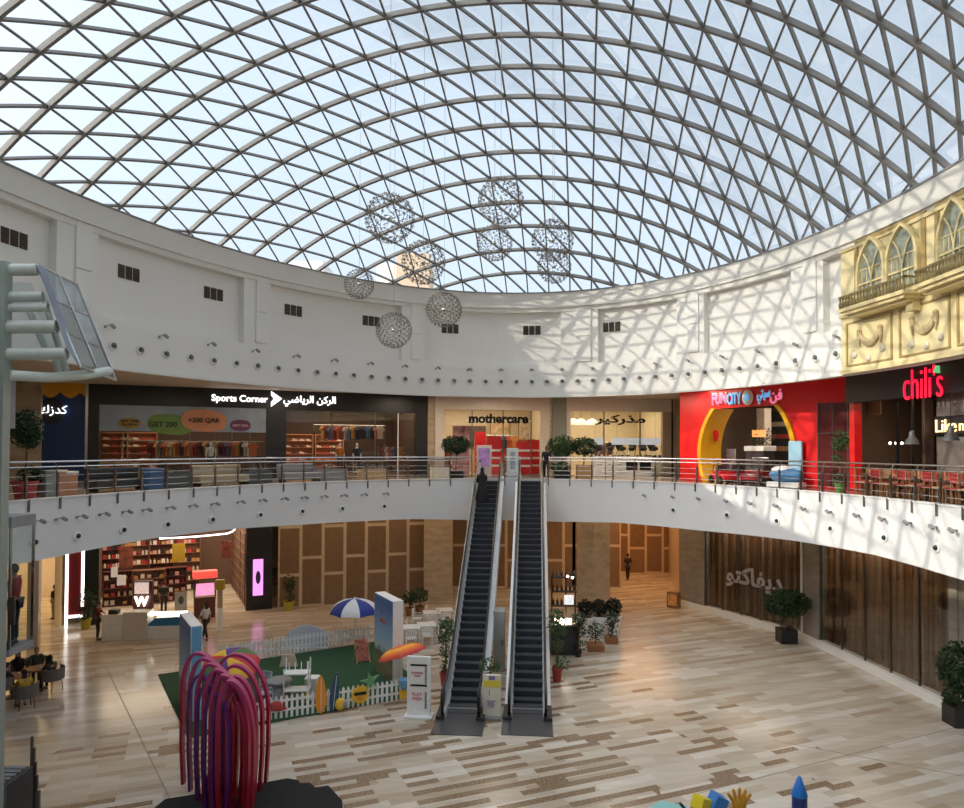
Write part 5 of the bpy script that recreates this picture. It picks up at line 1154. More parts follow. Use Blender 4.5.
# side wall shelves on the right of the shop, facing left
sd = Front(tuple((GA.P0 + GA.d*(GA.L-1.6) - GA.nrm*7.5).xy), tuple((GA.P0 + GA.d*(GA.L-1.6) - GA.nrm*.8).xy))
for q in range(3): shelf_rack('wall shelf on the right of the cosmetics shop, %s' % ['deepest of three','middle of three','nearest the entrance'][q], sd, 1.1+q*2.15, .0, 0, 2.1, 3.9, 7, BW); goods(CO, sd, 1.1+q*2.15, .0, 0, 2.1, 3.9, 7, 6, 'small product on the right-hand wall shelves of the cosmetics shop', 'products on the right wall shelves', rnd, .2)
def gthing(name, label, cat, px, py, rz=0, group=None): P = gp(px, py); return thing(name, label, cat, P, rz, group)
def banner(label, px0, px1, py0, py1, y, m_, name='hanging_banner'):
    a, b, c, d = GA.rect(px0, py0, px1, py1, -y); t = thing(name, label, 'banner', GA.P0 - GA.nrm*y + GA.d*((a+b)/2) + Vector((0,0,c)), GA.rz); m = MB(); m.bb(-(b-a)/2,(b-a)/2,-.02,.02,0,d-c); m.build('banner_sheet', m_, t)
    for s in (-1,1): m = MB(); m.tube([(s*(b-a)*.4,0,d-c),(s*(b-a)*.4,0,min(ZL-c-.1, d-c+1.2))], .008, 4); m.build('hanging_wire', DSTEEL, t)
    return t
YB = mat('mustard_banner', (.50,.34,.03), .5)
banner('yellow banner hanging in the middle of the cosmetics shop', 173, 186, 546, 564, 2.6, YB)
banner('dark red portrait banner hanging left in the cosmetics shop', 120, 134, 549, 571, 2.4, mat('portrait_red', (.25,.07,.05), .5, var=.6, scale=3))
banner('dark red portrait banner by the right shelves of the cosmetics shop', 222, 232, 543, 560, 2.4, mat('portrait_red', (.25,.07,.05)))
t = gthing('promotion_stand', 'cosmetics promotion stand with a red lit canopy and pink screen', 'display stand', 206, 620, GA.rz)
m = MB(); m.bb(-.5,.5,-.1,.3,0,1.05,.01); m.build('counter', DW, t); m = MB(); m.bb(-.58,.58,-.2,.4,2.0,2.35,.02); m.build('canopy', mat('lit_red', (.7,.05,.05), .4, emit=(1,.12,.08), es=.4), t)
m = MB(); m.bb(-.42,.42,-.14,-.1,1.15,1.75); m.build('screen', mat('pink_display', (.5,.2,.35), .3, emit=(1,.35,.65), es=.5, var=.5, scale=4), t)
for s in (-1,1): m = MB(); m.bb(s*.5-.03,s*.5+.03,0,.06,1.0,2.0); m.build('post', BLACK, t)
t = gthing('white_pillar_stand', 'slim white pillar with a yellow upper part beside the pink screen', 'pillar', 221, 632); m = MB(); m.lathe([(.13,0),(.13,1.05)], n=16); m.build('lower_part', WPL, t); m = MB(); m.lathe([(.13,1.05),(.12,1.9)], n=16); m.build('middle_part', mat('tan_metal', (.45,.35,.22), .4), t); m = MB(); m.bb(-.2,.2,-.12,.12,1.9,2.35); m.build('head_panel', YB, t)
# white kiosk with the W sign
t = gthing('white_kiosk', 'white counter kiosk carrying a glowing W sign at left', 'kiosk', 130, 641, .1)
m = MB(); m.bb(-1.0,-.1,-.4,.5,0,1.15,.02); m.build('counter_body', WPL, t); m = MB(); m.bb(-.08,.95,-.45,.4,0,1.25,.02); m.build('counter_body', mat('warm_white', (.70,.66,.6), .4), t)
m = MB(); m.bb(-.75,-.35,-.35,.0,1.15,1.35,.02); m.build('till', DGREY, t); m = MB(); m.bb(.1,.9,.2,.5,1.25,2.5); m.build('display_tower', DW, t); m = MB(); m.bb(.18,.78,.14,.2,1.95,2.45); m.build('lit_poster', mat('lit_poster', (.8,.6,.55), .4, emit=(1,.75,.7), es=.3, var=.4, scale=5), t)
text('w_sign', 'W', mat('w_glow', (1,1,1), .4, emit=(1,1,.85), es=2), t, (.5, .1, 1.62), width=.62, height=.45, depth=.06, off=.03)
t = gthing('glass_counter', 'low glass counter with a blue covered top right of the white kiosk', 'counter', 166, 640, .1)
m = MB(); m.bb(-.75,.9,-.3,.3,0,.6,.02); m.build('counter_body', WPL, t); m = MB(); m.prism([(-.7,.6),(-.3,.95),(.9,.98),(.9,.6)], -.3, .3); m.build('blue_cover', mat('boat_blue', (.03,.20,.42), .4), t); m = MB(); m.bb(-.75,.9,.25,.3,.95,1.1); m.build('lit_edge', LIT, t)
t = gthing('notice_stand', 'dark poster stand with a white bottle drawing by the cosmetics shop', 'sign', 182, 625, GA.rz); m = MB(); m.bb(-.28,.28,-.02,.02,.5,1.5); m.build('board', mat('board_taupe', (.35,.33,.30), .5), t); m = MB(); m.ell((0,-.04,1.1), (.12,.01,.2), 10, 6); m.build('bottle_print', BLACK, t); m = MB(); m.tube([(0,0,0),(0,0,.5)], .03, 6); m.bb(-.2,.2,-.2,.2,0,.03); m.build('pole', DSTEEL, t)
banner('small white lit board at the left of the cosmetics shop', 118, 127, 578, 588, .6, mat('lit_board', (.8,.75,.7), .4, emit=(1,.9,.8), es=.12)); banner('small pinkish lit board further left in the cosmetics shop', 112, 119, 570, 580, 1.5, mat('lit_board', (.8,.75,.7)))
# corridor far left
m = MB(); m.bb(0,.42,0,.4,0,ZL); struct(m.build('wall_column', mat('cream_column', (.55,.50,.42), .4), None, gp(28, 652), .3))
m = MB(); m.bb(-34,-16,46,46.2,0,ZL); struct(m.build('wall_shop', mat('warm_corridor_wall', (.60,.42,.20), .6)))
m = MB(); m.bb(-.3,.0,0,12,0,ZL); struct(m.build('wall_side', mat('warm_corridor_wall', (.60,.42,.20)), None, (-20.1,34.2,0), .35))
m = MB(); P = at(57, 560, 40); m.bb(0,.1,0,.05,0,ZL-.1); o = m.build('light_strip_column', LITW, None, (P.x, 40, 0)); tag(o, 'thin white vertical light strip in the far left corridor', 'light strip')
t = thing('wall_poster', 'red framed poster on the far left corridor wall', 'poster', at(45, 563, 45.7) , 0); m = MB(); m.bb(-.9,.9,-.05,0,-.9,.9); m.build('poster_sheet', mat('poster_red', (.35,.08,.05), .5, var=.8, scale=2), t); m = MB(); m.bb(-1,1,0,.04,-1,1); m.build('poster_frame', BLACK, t)
area(None, -24, 38, ZL-.2, 6, 5, 170, (1,.70,.34))
# ------------------------------------------------------------------ ground floor lights under the balcony
dl = None
for k in range(26):
    tt = -.35 + 3.9*k/25
    for s in (1.6,):
        P = E(tt, s, 5.345); m = MB()
        if dl is None: m.lathe([(.10,-.02),(.10,.0)], n=12); dl = m.build('ceiling_downlight', LIT, None, P); tag(dl, 'round recessed downlight under the balcony', 'ceiling light', 'downlights under the balcony')
        else: m.bm.free(); copy_tree(dl, P)
def garea(x, y, pw, s=2.5, col=(1,.76,.50)): area(None, x, y, 5.25, s*2.2, s*2.2, pw*.34, col)
for x, y, pw, cc in [(a_, b_, c_*1.25, (1,.68,.38)) for a_, b_, c_ in ((-15,34,40),(-10,36.5,60),(-6,38,75),(-1,39.5,60),(3,40,60),(8.5,43,130),(9,47,130),(8.5,39,70),(12,36,30),(-17.5,30,60))]: garea(x, y, pw * (1.9 if x > 8 and y > 40 else 1.25 if y > 35 else 1), col=(1,.50,.20) if x > 8 and y > 40 else cc)

m = MB()
for (p, q) in (((93,640),(178,812)),((700,792),(964,722)),((775,738),(964,772)),((560,808),(640,790))):
    A_, B_ = gp(*p), gp(*q); n_ = Vector((-(B_-A_).y, (B_-A_).x, 0)).normalized()*.012; m.slab([(v.x, v.y) for v in (A_+n_, B_+n_, B_-n_, A_-n_)], .001, .004)
struct(m.build('trim_5', mat('joint_line', (.25,.20,.16), .6)))
# ================================================================== GROUND FLOOR: THINGS IN THE ATRIUM
# event deck
Aa, Bb, Cc, Dd = gp(160,678), gp(378,643), gp(430,694), gp(190,741)
m = MB(); m.slab([(Aa.x,Aa.y),(Dd.x,Dd.y),(Cc.x,Cc.y),(Bb.x,Bb.y)], 0, .04); o = m.build('green_carpet', GRASS); tag(o, 'dark green artificial grass carpet of the fenced play area', 'carpet')
def picket_fence(label, P, Q, h=.72, step=.165):
    d = (Q-P); L = d.length; t = thing('picket_fence', label, 'fence', (P.x,P.y,.04), atan2(d.y,d.x), None)
    for z in (.2,.5): m = MB(); m.bb(0, L, -.015, .015, z, z+.07); m.build('fence_rail', WPL, t)
    base = None; n = int(L/step)
    for k in range(n+1):
        x = k*step
        if base is None: m = MB(); m.prism([(-.042,0),(.042,0),(.042,h-.07),(0,h),(-.042,h-.07)], -.035, -.015); base = m.build('picket', WPL, t)
        else: c = base.copy(); C.objects.link(c); c.location = (x, 0, 0)
picket_fence('white picket fence along the front of the green carpet', gp(205,733), gp(413,700))
picket_fence('white picket fence along the back of the green carpet', gp(222,666), gp(372,642))
def parasol(label, loc, R, H, cols, tilt=(0,0), rz=0, ph=None, drop=.42, open_=True):
    t = thing('beach_umbrella', label, 'umbrella', loc, rz); ph = ph or H
    Rm = Matrix.Rotation(tilt[0], 4, 'X') @ Matrix.Rotation(tilt[1], 4, 'Y'); M0 = Matrix.Translation((0,0,H)) @ Rm
    m = MB(); m.tube([(0,0,0),(0,0,H*.98)], .022, 8); m.build('pole', WPL, t)
    n = 8
    for k in range(n):
        m = MB(); m.M = M0; a0, a1 = TAU*k/n, TAU*(k+1)/n; rows = []
        for q in range(7):
            u = q/6; rr = R*sin(u*pi/2*.98); z = -drop*(1-cos(u*pi/2))
            row = []
            for w_ in range(4):
                a = a0+(a1-a0)*w_/3; sag = 1 - .06*u*sin(pi*w_/3); row.append(m._v((rr*cos(a)*sag, rr*sin(a)*sag, z + .03*u*sin(pi*w_/3))))
            rows.append(row)
        for A, B in zip(rows, rows[1:]):
            for w_ in range(3): m.bm.faces.new((A[w_], A[w_+1], B[w_+1], B[w_]))
        m.build('canopy_gore', cols[k % len(cols)], t, smooth=True)
        m = MB(); m.M = M0; m.tube([(0,0,-.03),(R*.7*cos(a0),R*.7*sin(a0),-drop*.32),(R*.98*cos(a0),R*.98*sin(a0),-drop)], .008, 4); m.build('rib', WPL, t)
    m = MB(); m.M = M0; m.tube([(0,0,-.02),(0,0,.09)], .02, 6); m.build('finial', WPL, t)
    return t
BL_ = mat('umbrella_blue', (.02,.05,.32), .6); UW = mat('umbrella_white', (.82,.83,.85), .6); OR = mat('umbrella_orange', (.85,.25,.02), .6); ORR = mat('umbrella_red_orange', (.70,.06,.02), .6)
parasol('blue and white striped beach umbrella standing upright at the back of the carpet', gp(356,646)+Vector((0,0,.04)), 1.08, 1.98, [BL_, UW], rz=.39, drop=.62)
N = Nodes('umbrella_sunset'); tcn = N.n('ShaderNodeTexCoord'); vl = N.n('ShaderNodeVectorMath', operation='LENGTH'); mpn = N.n('ShaderNodeMapping'); mpn.inputs['Location'].default_value = (0,0,-1.45); N.l(tcn.outputs['Object'], mpn.inputs['Vector']); N.l(mpn.outputs[0], vl.inputs[0])
N.l(N.ramp(vl.outputs['Value'], [(0,(.6,.02,.08)),(.3,(.85,.10,.02)),(.5,(.95,.5,.05)),(.68,(.9,.2,.02)),(.9,(.55,.02,.05))]), N.b.inputs['Base Color']); N.b.inputs['Roughness'].default_value = .6
parasol('red and orange beach umbrella tilted beside the white letter board', gp(402,694)+Vector((0,0,.04)), .86, 1.62, [N.m], tilt=(-.15,-.28), drop=.34)
parasol('rainbow beach umbrella in yellow, purple, green and red behind the red arches', gp(228,714)+Vector((0,0,.04)), 1.0, 1.75, [mat('umbrella_red', (.60,.03,.05), .6), mat('umbrella_green', (.10,.18,.07), .6), mat('umbrella_purple', (.10,.04,.25), .6), mat('umbrella_yellow', (.80,.48,.03), .6)], tilt=(.35,.05), rz=-.4, drop=.5)
# photo backdrops
N = Nodes('beach_photo'); tcn = N.n('ShaderNodeTexCoord'); sx_ = N.n('ShaderNodeSeparateXYZ'); N.l(tcn.outputs['Object'], sx_.inputs[0]); nz_ = N.n('ShaderNodeTexNoise'); nz_.inputs['Scale'].default_value = 6; N.l(tcn.outputs['Object'], nz_.inputs['Vector'])
ad = N.n('ShaderNodeMath', operation='MULTIPLY_ADD'); ad.inputs[1].default_value = .9; N.l(nz_.outputs['Fac'], ad.inputs[0]); mz = N.n('ShaderNodeMath', operation='MULTIPLY'); mz.inputs[1].default_value = 1.0; N.l(sx_.outputs['Z'], mz.inputs[0]); N.l(mz.outputs[0], ad.inputs[2])
dv = N.n('ShaderNodeMath', operation='MULTIPLY'); dv.inputs[1].default_value = .28; N.l(ad.outputs[0], dv.inputs[0])
N.l(N.ramp(dv.outputs[0], [(0,(.10,.10,.06)),(.28,(.22,.20,.12)),(.36,(.05,.10,.06)),(.42,(.45,.55,.62)),(.55,(.25,.45,.65)),(.85,(.03,.12,.35))]), N.b.inputs['Base Color'])
PHOTO = N.m
p0, p1 = at(376, 660, 27.7), at(394.5, 680, 26.0); p0.z = p1.z = 0; d = p1-p0
t = thing('photo_backdrop', 'tall box backdrop with a blue beach photo at the back right of the carpet', 'backdrop', (p0.x,p0.y,.04), atan2(d.y,d.x)); L = d.length
m = MB(); m.bb(0,L,.0,.4,0,2.95); m.build('box_body', WPL, t); m = MB(); m.bb(.02,L-.02,-.015,0,.02,2.93); m.build('photo_panel', PHOTO, t)
text('red_lettering', 'BEACH', mat('red_print', (.6,.03,.05), .5), t, (L/2, -.03, 2.05), width=.62, depth=.01); 
p0, p1 = at(181, 700, 24.1), at(192, 720, 22.3); p0.z = p1.z = 0; d = p1-p0
t = thing('photo_backdrop', 'tall narrow box backdrop in pale blue behind the red arches', 'backdrop', (p0.x,p0.y,.04), atan2(d.y,d.x)); L = d.length
SKYP = mat('sky_photo', (.16,.42,.66), .5, var=.25, scale=.8); m = MB(); m.bb(0,L,.0,.34,0,2.95); m.build('box_body', WPL, t); m = MB(); m.bb(.02,L-.02,-.015,0,.02,2.93); m.build('photo_panel', PHOTO, t); m = MB(); m.bb(L,L+.012,.02,.32,.02,2.93); m.build('side_panel', SKYP, t)
t = gthing('letter_board', 'white standing letter board with red and black print beside the escalator', 'sign', 421, 717, -.12)
m = MB(); m.bb(-.38,.38,-.06,.06,.05,1.92,.01); m.build('board', WPL, t); m = MB(); m.bb(-.46,.46,-.25,.25,0,.06,.01); m.build('base', WPL, t); m = MB()
m.bm.free()
for z in (1.62,.98): m = MB(); m.bb(-.27,.27,-.07,-.06,z,z+.06); m.build('black_bar', BLACK, t)
for z0_ in (1.05,.25):
    m = MB()
    for q in range(9): m.bb(.2,.26,-.07,-.06,z0_+.03+q*.06,z0_+.06+q*.06)
    m.build('dotted_column', BLACK, t)
text('board_lettering', 'SUMMER\nFUN', mat('red_print', (.6,.03,.05)), t, (-.05,-.07,1.36), width=.38, depth=.01); text('board_lettering', 'PLAY\nAREA', mat('red_print', (.6,.03,.05)), t, (-.05,-.07,.66), width=.34, depth=.01)
t = gthing('arched_board', 'white half-round board standing behind the back picket fence', 'board', 308, 649, .1); P = [(1.0*cos(pi*k/24), .02+.95*sin(pi*k/24)) for k in range(25)]; m = MB(); m.prism(P, -.05, .05); m.build('panel', mat('pale_board', (.55,.60,.68), .6), t); m = MB(); m.bb(-.9,.9,-.15,.15,0,.03); m.build('foot', WPL, t)
# props along the front fence
fd = (gp(413,700)-gp(205,733)); frz = atan2(fd.y, fd.x)
def on_fence(px, py, z, off=-.08): P = at(px, py, gp(px, py).y); return P
def fence_pt(px):
    p = gp(205,733); q = gp(413,700); n_ = Vector((fd.y, -fd.x, 0)).normalized(); r = ray(px, 715); k = p.dot(n_)/r.dot(n_); v = r*k; return Vector((v.x, v.y, .04)), n_
def fprop(name, label, cat, px, z=0.0, off=.12): v, n_ = fence_pt(px); P = v + n_*off; return thing(name, label, cat, (P.x, P.y, .04+z), frz)
def surf(label, px, m_, h, w, lean=.0):
    t = fprop('surfboard', label, 'surfboard', px); P = []
    for k in range(24): a = TAU*k/24; P.append((w*cos(a)*(1-.25*sin(a)), h/2+h/2*sin(a)))
    m = MB(); m.M = Matrix.Rotation(lean, 4, 'Y'); m.prism(P, -.03, .02); m.build('board', m_, t); m = MB(); m.M = Matrix.Rotation(lean, 4, 'Y'); m.bb(-.008,.008,-.036,-.03,.08,h-.08); m.build('stringer', WPL, t)
    m = MB(); m.prism([(-.03,.0),(.03,0),(.0,.12)], .02, .12); m.build('fin', m_, t)
surf('orange surfboard standing against the front picket fence', 322, mat('board_orange', (.85,.30,.02), .4), 1.2, .17); surf('dark blue surfboard with white edge beside the orange one', 334, mat('board_navy', (.03,.08,.14), .4), 1.25, .14, .1)
def star(label, px, z, m_):
    t = fprop('starfish', label, 'starfish', px, z); P = []
    for k in range(10): a = pi/2+TAU*k/10+.2; r = .34 if k % 2 == 0 else .11; P.append((r*cos(a), r*sin(a)))
    m = MB(); m.prism(P, -.05, .03); m.build('body', m_, t); m = MB()
    for k in range(5): a = pi/2+TAU*k/5+.2; m.ell((.18*cos(a),-.06,.18*sin(a)), (.02,.01,.02), 6, 4)
    m.build('spots', mat('pale_green', (.3,.5,.3), .5), t)
star('green starfish decoration fixed above the front picket fence', 371, .82, mat('starfish_green', (.14,.36,.16), .5))
t = fprop('sun_decoration', 'yellow sun face with black sunglasses on the front picket fence', 'decoration', 361, .42); P = []
for k in range(24): a = TAU*k/24; r = .32 if k % 2 else .25; P.append((r*cos(a), r*sin(a)))
m = MB(); m.prism(P, -.05, 0); m.build('rays', mat('sun_yellow', (.85,.50,.04), .5), t); m = MB(); m.bb(-.2,.2,-.08,-.05,.0,.1,.01); m.build('sunglasses', BLACK, t); m = MB(); m.tube([(-.1,-.06,-.09),(0,-.06,-.14),(.1,-.06,-.09)], .015, 5); m.build('smile', ORR, t)
t = fprop('sun_hat', 'red wide-brimmed hat decoration on the front picket fence near the arches', 'decoration', 277, .36); m = MB(); m.ell((0,-.03,0), (.36,.05,.08), 16, 6, Matrix.Rotation(.12,3,'Y')); m.build('brim', mat('hat_red', (.45,.06,.05), .6), t); m = MB(); m.ell((0,-.05,.1), (.2,.07,.15), 14, 8); m.build('crown', mat('hat_red', (.45,.06,.05)), t)
t = fprop('beach_ball', 'small yellow and grey beach ball decoration right of the surfboards', 'decoration', 341, .22); m = MB(); m.ell((0,-.06,0), (.17,.12,.2), 14, 8); m.build('ball', mat('sun_yellow', (.85,.50,.04)), t); m = MB(); m.ell((.12,-.09,-.02), (.12,.1,.14), 12, 8); m.build('grey_patch', GREY, t)
t = fprop('sand_bucket', 'blue bucket and yellow spade decoration at the right end of the front fence', 'decoration', 405, .1); m = MB(); m.lathe([(.15,.35),(.22,.65)], (0,-.1,0), 14); m.build('bucket', mat('bucket_blue', (.15,.35,.60), .4), t); m = MB(); m.bb(-.2,.2,-.12,-.06,0,.3,.03); m.build('spade', mat('sun_yellow', (.85,.50,.04)), t)
# white furniture on the carpet
def grey_table(px, py):
    t = gthing('covered_table', 'small round table under a grey cloth on the green carpet', 'table', px, py); m = MB(); m.lathe([(.42,.74),(.45,.70),(.36,.55),(.42,.3),(.46,.2)], n=18); m.build('tablecloth', GREY, t, smooth=True); m = MB(); m.tube([(0,0,.04),(0,0,.7)], .03, 6); m.lathe([(.25,.04),(.25,.07)], n=14); m.build('pedestal', DSTEEL, t)
grey_table(281, 703)
PB = mat('pale_blue_plastic', (.50,.58,.66), .4)
def chair_plastic(m_, label, group):
    t = thing('plastic_chair', label, 'chair', (0,0,0), 0, group); m = MB(); m.bb(-.22,.22,-.22,.22,.40,.44,.01); m.build('seat', m_, t)
    m = MB()
    for q in range(5): m.bb(-.18+q*.08,-.14+q*.08,.19,.22,.44,.85)
    m.bb(-.22,.22,.19,.22,.82,.88); m.build('backrest', m_, t)
    for x in (-.2,.2):
        for y in (-.2,.2): m = MB(); m.tube([(x*1.1,y*1.1,.0),(x,y,.41)], .02, 6); m.build('leg', m_, t)
        m = MB(); m.tube([(x*1.1,-.18,.42),(x*1.1,-.18,.62),(x*1.1,.2,.64)], .018, 6); m.build('armrest', m_, t)
    return t
c1 = chair_plastic(PB, 'pale blue plastic chair left of the grey covered table', None); c1.location = gp(268,708)+Vector((0,0,.04)); c1.rotation_euler.z = 1.9
c2 = copy_tree(c1, gp(274,698)+Vector((0,0,.04)), 2.6, 'pale blue plastic chair behind the grey covered table')
t = gthing('white_rack', 'white open rack with two shelves holding toys on the green carpet', 'rack', 299, 706, .1)
for z in (.5, 1.05): m = MB(); m.bb(-.42,.42,-.25,.25,z,z+.04); m.build('shelf_board', WPL, t)
for x in (-.4,.4):
    for y in (-.23,.23): m = MB(); m.bb(x-.02,x+.02,y-.02,y+.02,0,1.5 if y > 0 or x > 0 else 1.25); m.build('post', WPL, t)
for q in range(4): m = MB(); m.bb(-.3+q*.2-.015,-.3+q*.2+.015,.21,.24,1.05,1.35); m.build('slat', WPL, t)
t = gthing('beach_towel', 'beige towel hanging over the back of the white rack', 'towel', 290, 700, .1); m = MB(); P = [(-.3,1.1),(-.2,1.5),(.2,1.5),(.32,1.1)]; m.prism(P, -.05, .05); m.build('cloth_fold', mat('towel_beige', (.55,.45,.33), .9, var=.15), t)
t = gthing('round_cushion', 'yellow round cushion under the white rack', 'cushion', 306, 706); m = MB(); m.ell((0,0,.22), (.2,.1,.18), 14, 8); m.build('cover', YB, t)
t = gthing('round_cushion', 'red round cushion under the grey covered table', 'cushion', 285, 710); m = MB(); m.ell((0,0,.2), (.18,.1,.16), 14, 8); m.build('cover', TERR, t)
t = gthing('toy_box_white', 'white toy box right of the rack on the green carpet', 'box', 314, 700); m = MB(); m.bb(-.2,.2,-.2,.2,.0,.7,.03); m.build('body', mat('warm_white', (.7,.66,.6)), t); m = MB(); m.bb(-.22,.22,-.22,.22,.7,.75,.01); m.build('lid', WPL, t)
t = gthing('deck_chair', 'folded deck chair with a red and green striped cloth by the back fence corner', 'chair', 364, 664, .5); m = MB()
for x in (-.27,.27): m.tube([(x,-.2,0),(x,.25,.95)], .02, 6); m.tube([(x,.3,0),(x,-.1,.8)], .02, 6)
m.build('frame', LWOOD, t); m = MB(); m.box((0,.05,.5), (.48,.03,.85), R=Matrix.Rotation(-.45,3,'X')); m.build('striped_cloth', mat('stripe_cloth', (.38,.12,.08), .8, var=.7, scale=8), t)
# ------------------------------------------------------------------ red arch sculpture
N = Nodes('crimson_gradient_paint'); tcn = N.n('ShaderNodeTexCoord'); sz = N.n('ShaderNodeSeparateXYZ'); N.l(tcn.outputs['Object'], sz.inputs[0]); dz = N.n('ShaderNodeMath', operation='MULTIPLY'); dz.inputs[1].default_value = .25; N.l(sz.outputs['Z'], dz.inputs[0])
N.l(N.ramp(dz.outputs[0], [(0,(.30,.005,.02)),(.45,(.42,.01,.045)),(.75,(.45,.04,.16)),(1,(.36,.05,.20))]), N.b.inputs['Base Color']); N.b.inputs['Roughness'].default_value = .4
CRIM = N.m; PURP = mat('violet_paint', (.12,.02,.22), .4)
B0 = at(225, 600, 16.6); scu = thing('arch_sculpture', 'tall sculpture of nested crimson and purple hoops on a black base', 'sculpture', (B0.x, 16.6, .16), .0)
def hoop(xl, xr_, ytop, Y, m_, skew=1.0, w=.07, dp=.17):
    a, b = at(xl, 740, Y), at(xr_, 740, Y); X0, X1 = a.x-B0.x, b.x-B0.x; H = at(xl, ytop, Y).z-.16; hw = (X1-X0)/2; cx = (X0+X1)/2; ly = Y-16.6
    pts = [Vector((X0+.05, ly, 0)), Vector((X0, ly, H*.30)), Vector((X0, ly, H*.55)), Vector((X0+.0, ly, H*.72))]
    ax = X0 + (X1-X0)*.5*(1-.35*skew); zr = H*(.55 if skew > 0 else .72); zl = H*.72
    for k in range(1, 8): q = k/8*pi/2; pts.append(Vector((ax-(ax-X0)*cos(q), ly, zl+(H-zl)*sin(q))))
    for k in range(0, 9): q = k/9*pi/2; pts.append(Vector((ax+(X1-ax)*sin(q), ly, zr+(H-zr)*cos(q))))
    pts += [Vector((X1, ly, zr)), Vector((X1, ly, H*.30)), Vector((X1-.05, ly, 0))]
    ups = []
    for i, p in enumerate(pts):
        d = (pts[min(i+1,len(pts)-1)]-pts[max(i-1,0)]).normalized(); ups.append(Vector((-d.z, 0, d.x)))
    m = MB(); m.strip(pts, ups, dp, w); m.build('hoop', m_, scu)
for k in range(6): hoop(183+7.2*k, 230+5.5*k, 654+5.5*k, 18.0-.34*k, CRIM, 1)
for k in range(4): hoop(214+4*k, 272-6*k, 655+11*k, 18.1-.42*k, CRIM, .6)
for k in range(4): hoop(190+8*k, 214+6*k, 676+9*k, 17.6-.4*k, PURP, 0, .05, .12)
for k in range(2): hoop(226+7*k, 256-6*k, 690+14*k, 16.9-.3*k, CRIM, .6)
pl = [gp(168,808),gp(232,797),gp(290,786),gp(300,787.5),gp(303,791),gp(312,790),(gp(318,795)),gp(331,793),gp(345,808)]; m = MB(); m.slab([(p.x,p.y) for p in pl] + [(-2.6,14.2),(-8.0,14.2)], 0, .16); m.build('black_base', mat('matt_black', (.012,.012,.013), .95), scu).matrix_parent_inverse = Matrix.Translation((-B0.x,-16.6,-.16)) if False else Matrix()
for o in [x for x in C.objects if x.name.startswith('black_base')]: o.matrix_parent_inverse = (Matrix.Translation((B0.x,16.6,.16)) @ Matrix.Rotation(.0,4,'Z')).inverted()
# ------------------------------------------------------------------ lift at the left edge
PG = mat('pale_green_steel', (.38,.43,.39), .35, .3); LX = mat('canopy_steel', (.60,.64,.58), .4)
lf = thing('glass_lift_shaft', 'pale green steel lift post with white tubes and a glass skirt canopy at top left', 'lift', (-10.1, 14.8, 0))
def lp(px, py, Y): p = at(px, py, Y); return p - Vector((-10.1, 14.8, 0))
m = MB(); a, b = lp(-6,500,14.8), lp(5.5,500,14.8); m.bb(a.x,b.x,-.12,.12,0,lp(5,266,14.8).z); m.build('corner_post', PG, lf)
for py, x1, r in ((274,36,.13),(301,42,.11),(312,47,.09),(331,56,.14),(358,66,.13)):
    m = MB(); m.tube([lp(-8,py,14.8), lp(x1,py-1,15.0)], r, 12); m.build('tube', LX, lf, smooth=True)
m = MB(); m.tube([lp(10,379,14.6), lp(50,381,15.1), lp(85,378,15.8), lp(108,374,16.6)], .11, 10); m.build('curved_tube', LX, lf, smooth=True)
q1, q2, q3, q4 = lp(36,268,15.0), lp(76,288,16.8), lp(115,383,17.4), lp(80,370,15.2)
def lerp(a, b, t_): return a + (b-a)*t_
m = MB(); m.quad(q1,q2,q3,q4); m.quad(*[v+Vector((.02,.03,0)) for v in (q1,q4,q3,q2)]); m.build('glass_panel', glass('canopy_glass', (.75,.80,.82), .5, .1), lf)
for a_, b_ in ((q1,q2),(q2,q3),(q3,q4),(q4,q1),(lerp(q1,q2,.5),lerp(q4,q3,.5))): m = MB(); m.tube([a_,b_], .03, 6); m.build('glazing_bar', STEEL, lf)
for u in (.33,.66): m = MB(); m.tube([lerp(q1,q4,u),lerp(q2,q3,u)], .02, 6); m.build('glazing_bar', STEEL, lf)
m = MB(); r1, r2_, r3, r4 = lp(36,268,14.9), lp(42,270,15.0), lp(80,372,15.2), lp(66,352,14.9); m.quad(r1,r2_,r3,r4); m.quad(*[v+Vector((0,.06,0)) for v in (r1,r4,r3,r2_)]); m.build('edge_plate', mat('slate_plate', (.25,.26,.30), .3, .5), lf)
for a_, b_ in ((lp(27,312,15.6),lp(45,352,15.6)),(lp(42,300,15.8),(lp(66,374,15.8))),(lp(52,352,15.4),lp(60,380,15.4))): m = MB(); m.tube([a_,b_], .07, 8); m.build('inclined_strut', LX, lf, smooth=True)
m = MB(); a, b = lp(5,388,15), lp(10,388,15); m.bb(a.x,b.x+.05,-.0,.3,lp(8,432,15).z,lp(8,370,15).z); m.build('junction_box', GREY, lf)
m = MB(); m.quad(lp(-20,286,15.6),lp(30,286,15.6),lp(60,352,15.6),lp(-20,352,15.6)); m.build('rear_glass', glass('canopy_glass', (.75,.80,.82)), lf)
car = thing('lift_car', 'glass lift car with a grey roof cap carrying a man in red', 'lift', (-10.9, 15.85, 4.2))
LGL = glass('lift_glass', (.88,.91,.90), .0, .02, .08)
def cbox(x0,x1,y0,y1,z0,z1,n,m_): mm = MB(); mm.bb(x0,x1,y0,y1,z0,z1); mm.build(n, m_, car)
xr = .72
cbox(-1.2, xr, -.42, .42, -.15, 0, 'car_floor', GREY); cbox(-1.2, xr, -.42, .42, 2.62, 2.86, 'roof_cap', GREY); cbox(-1.1, xr-.03, -.41, -.39, 0, 2.62, 'glass_wall', LGL); cbox(xr-.04, xr-.02, -.41, .41, 0, 2.62, 'glass_wall', LGL)
for y in (-.41,.38): cbox(xr-.06, xr, y, y+.03, 0, 2.62, 'frame_post', STEEL)
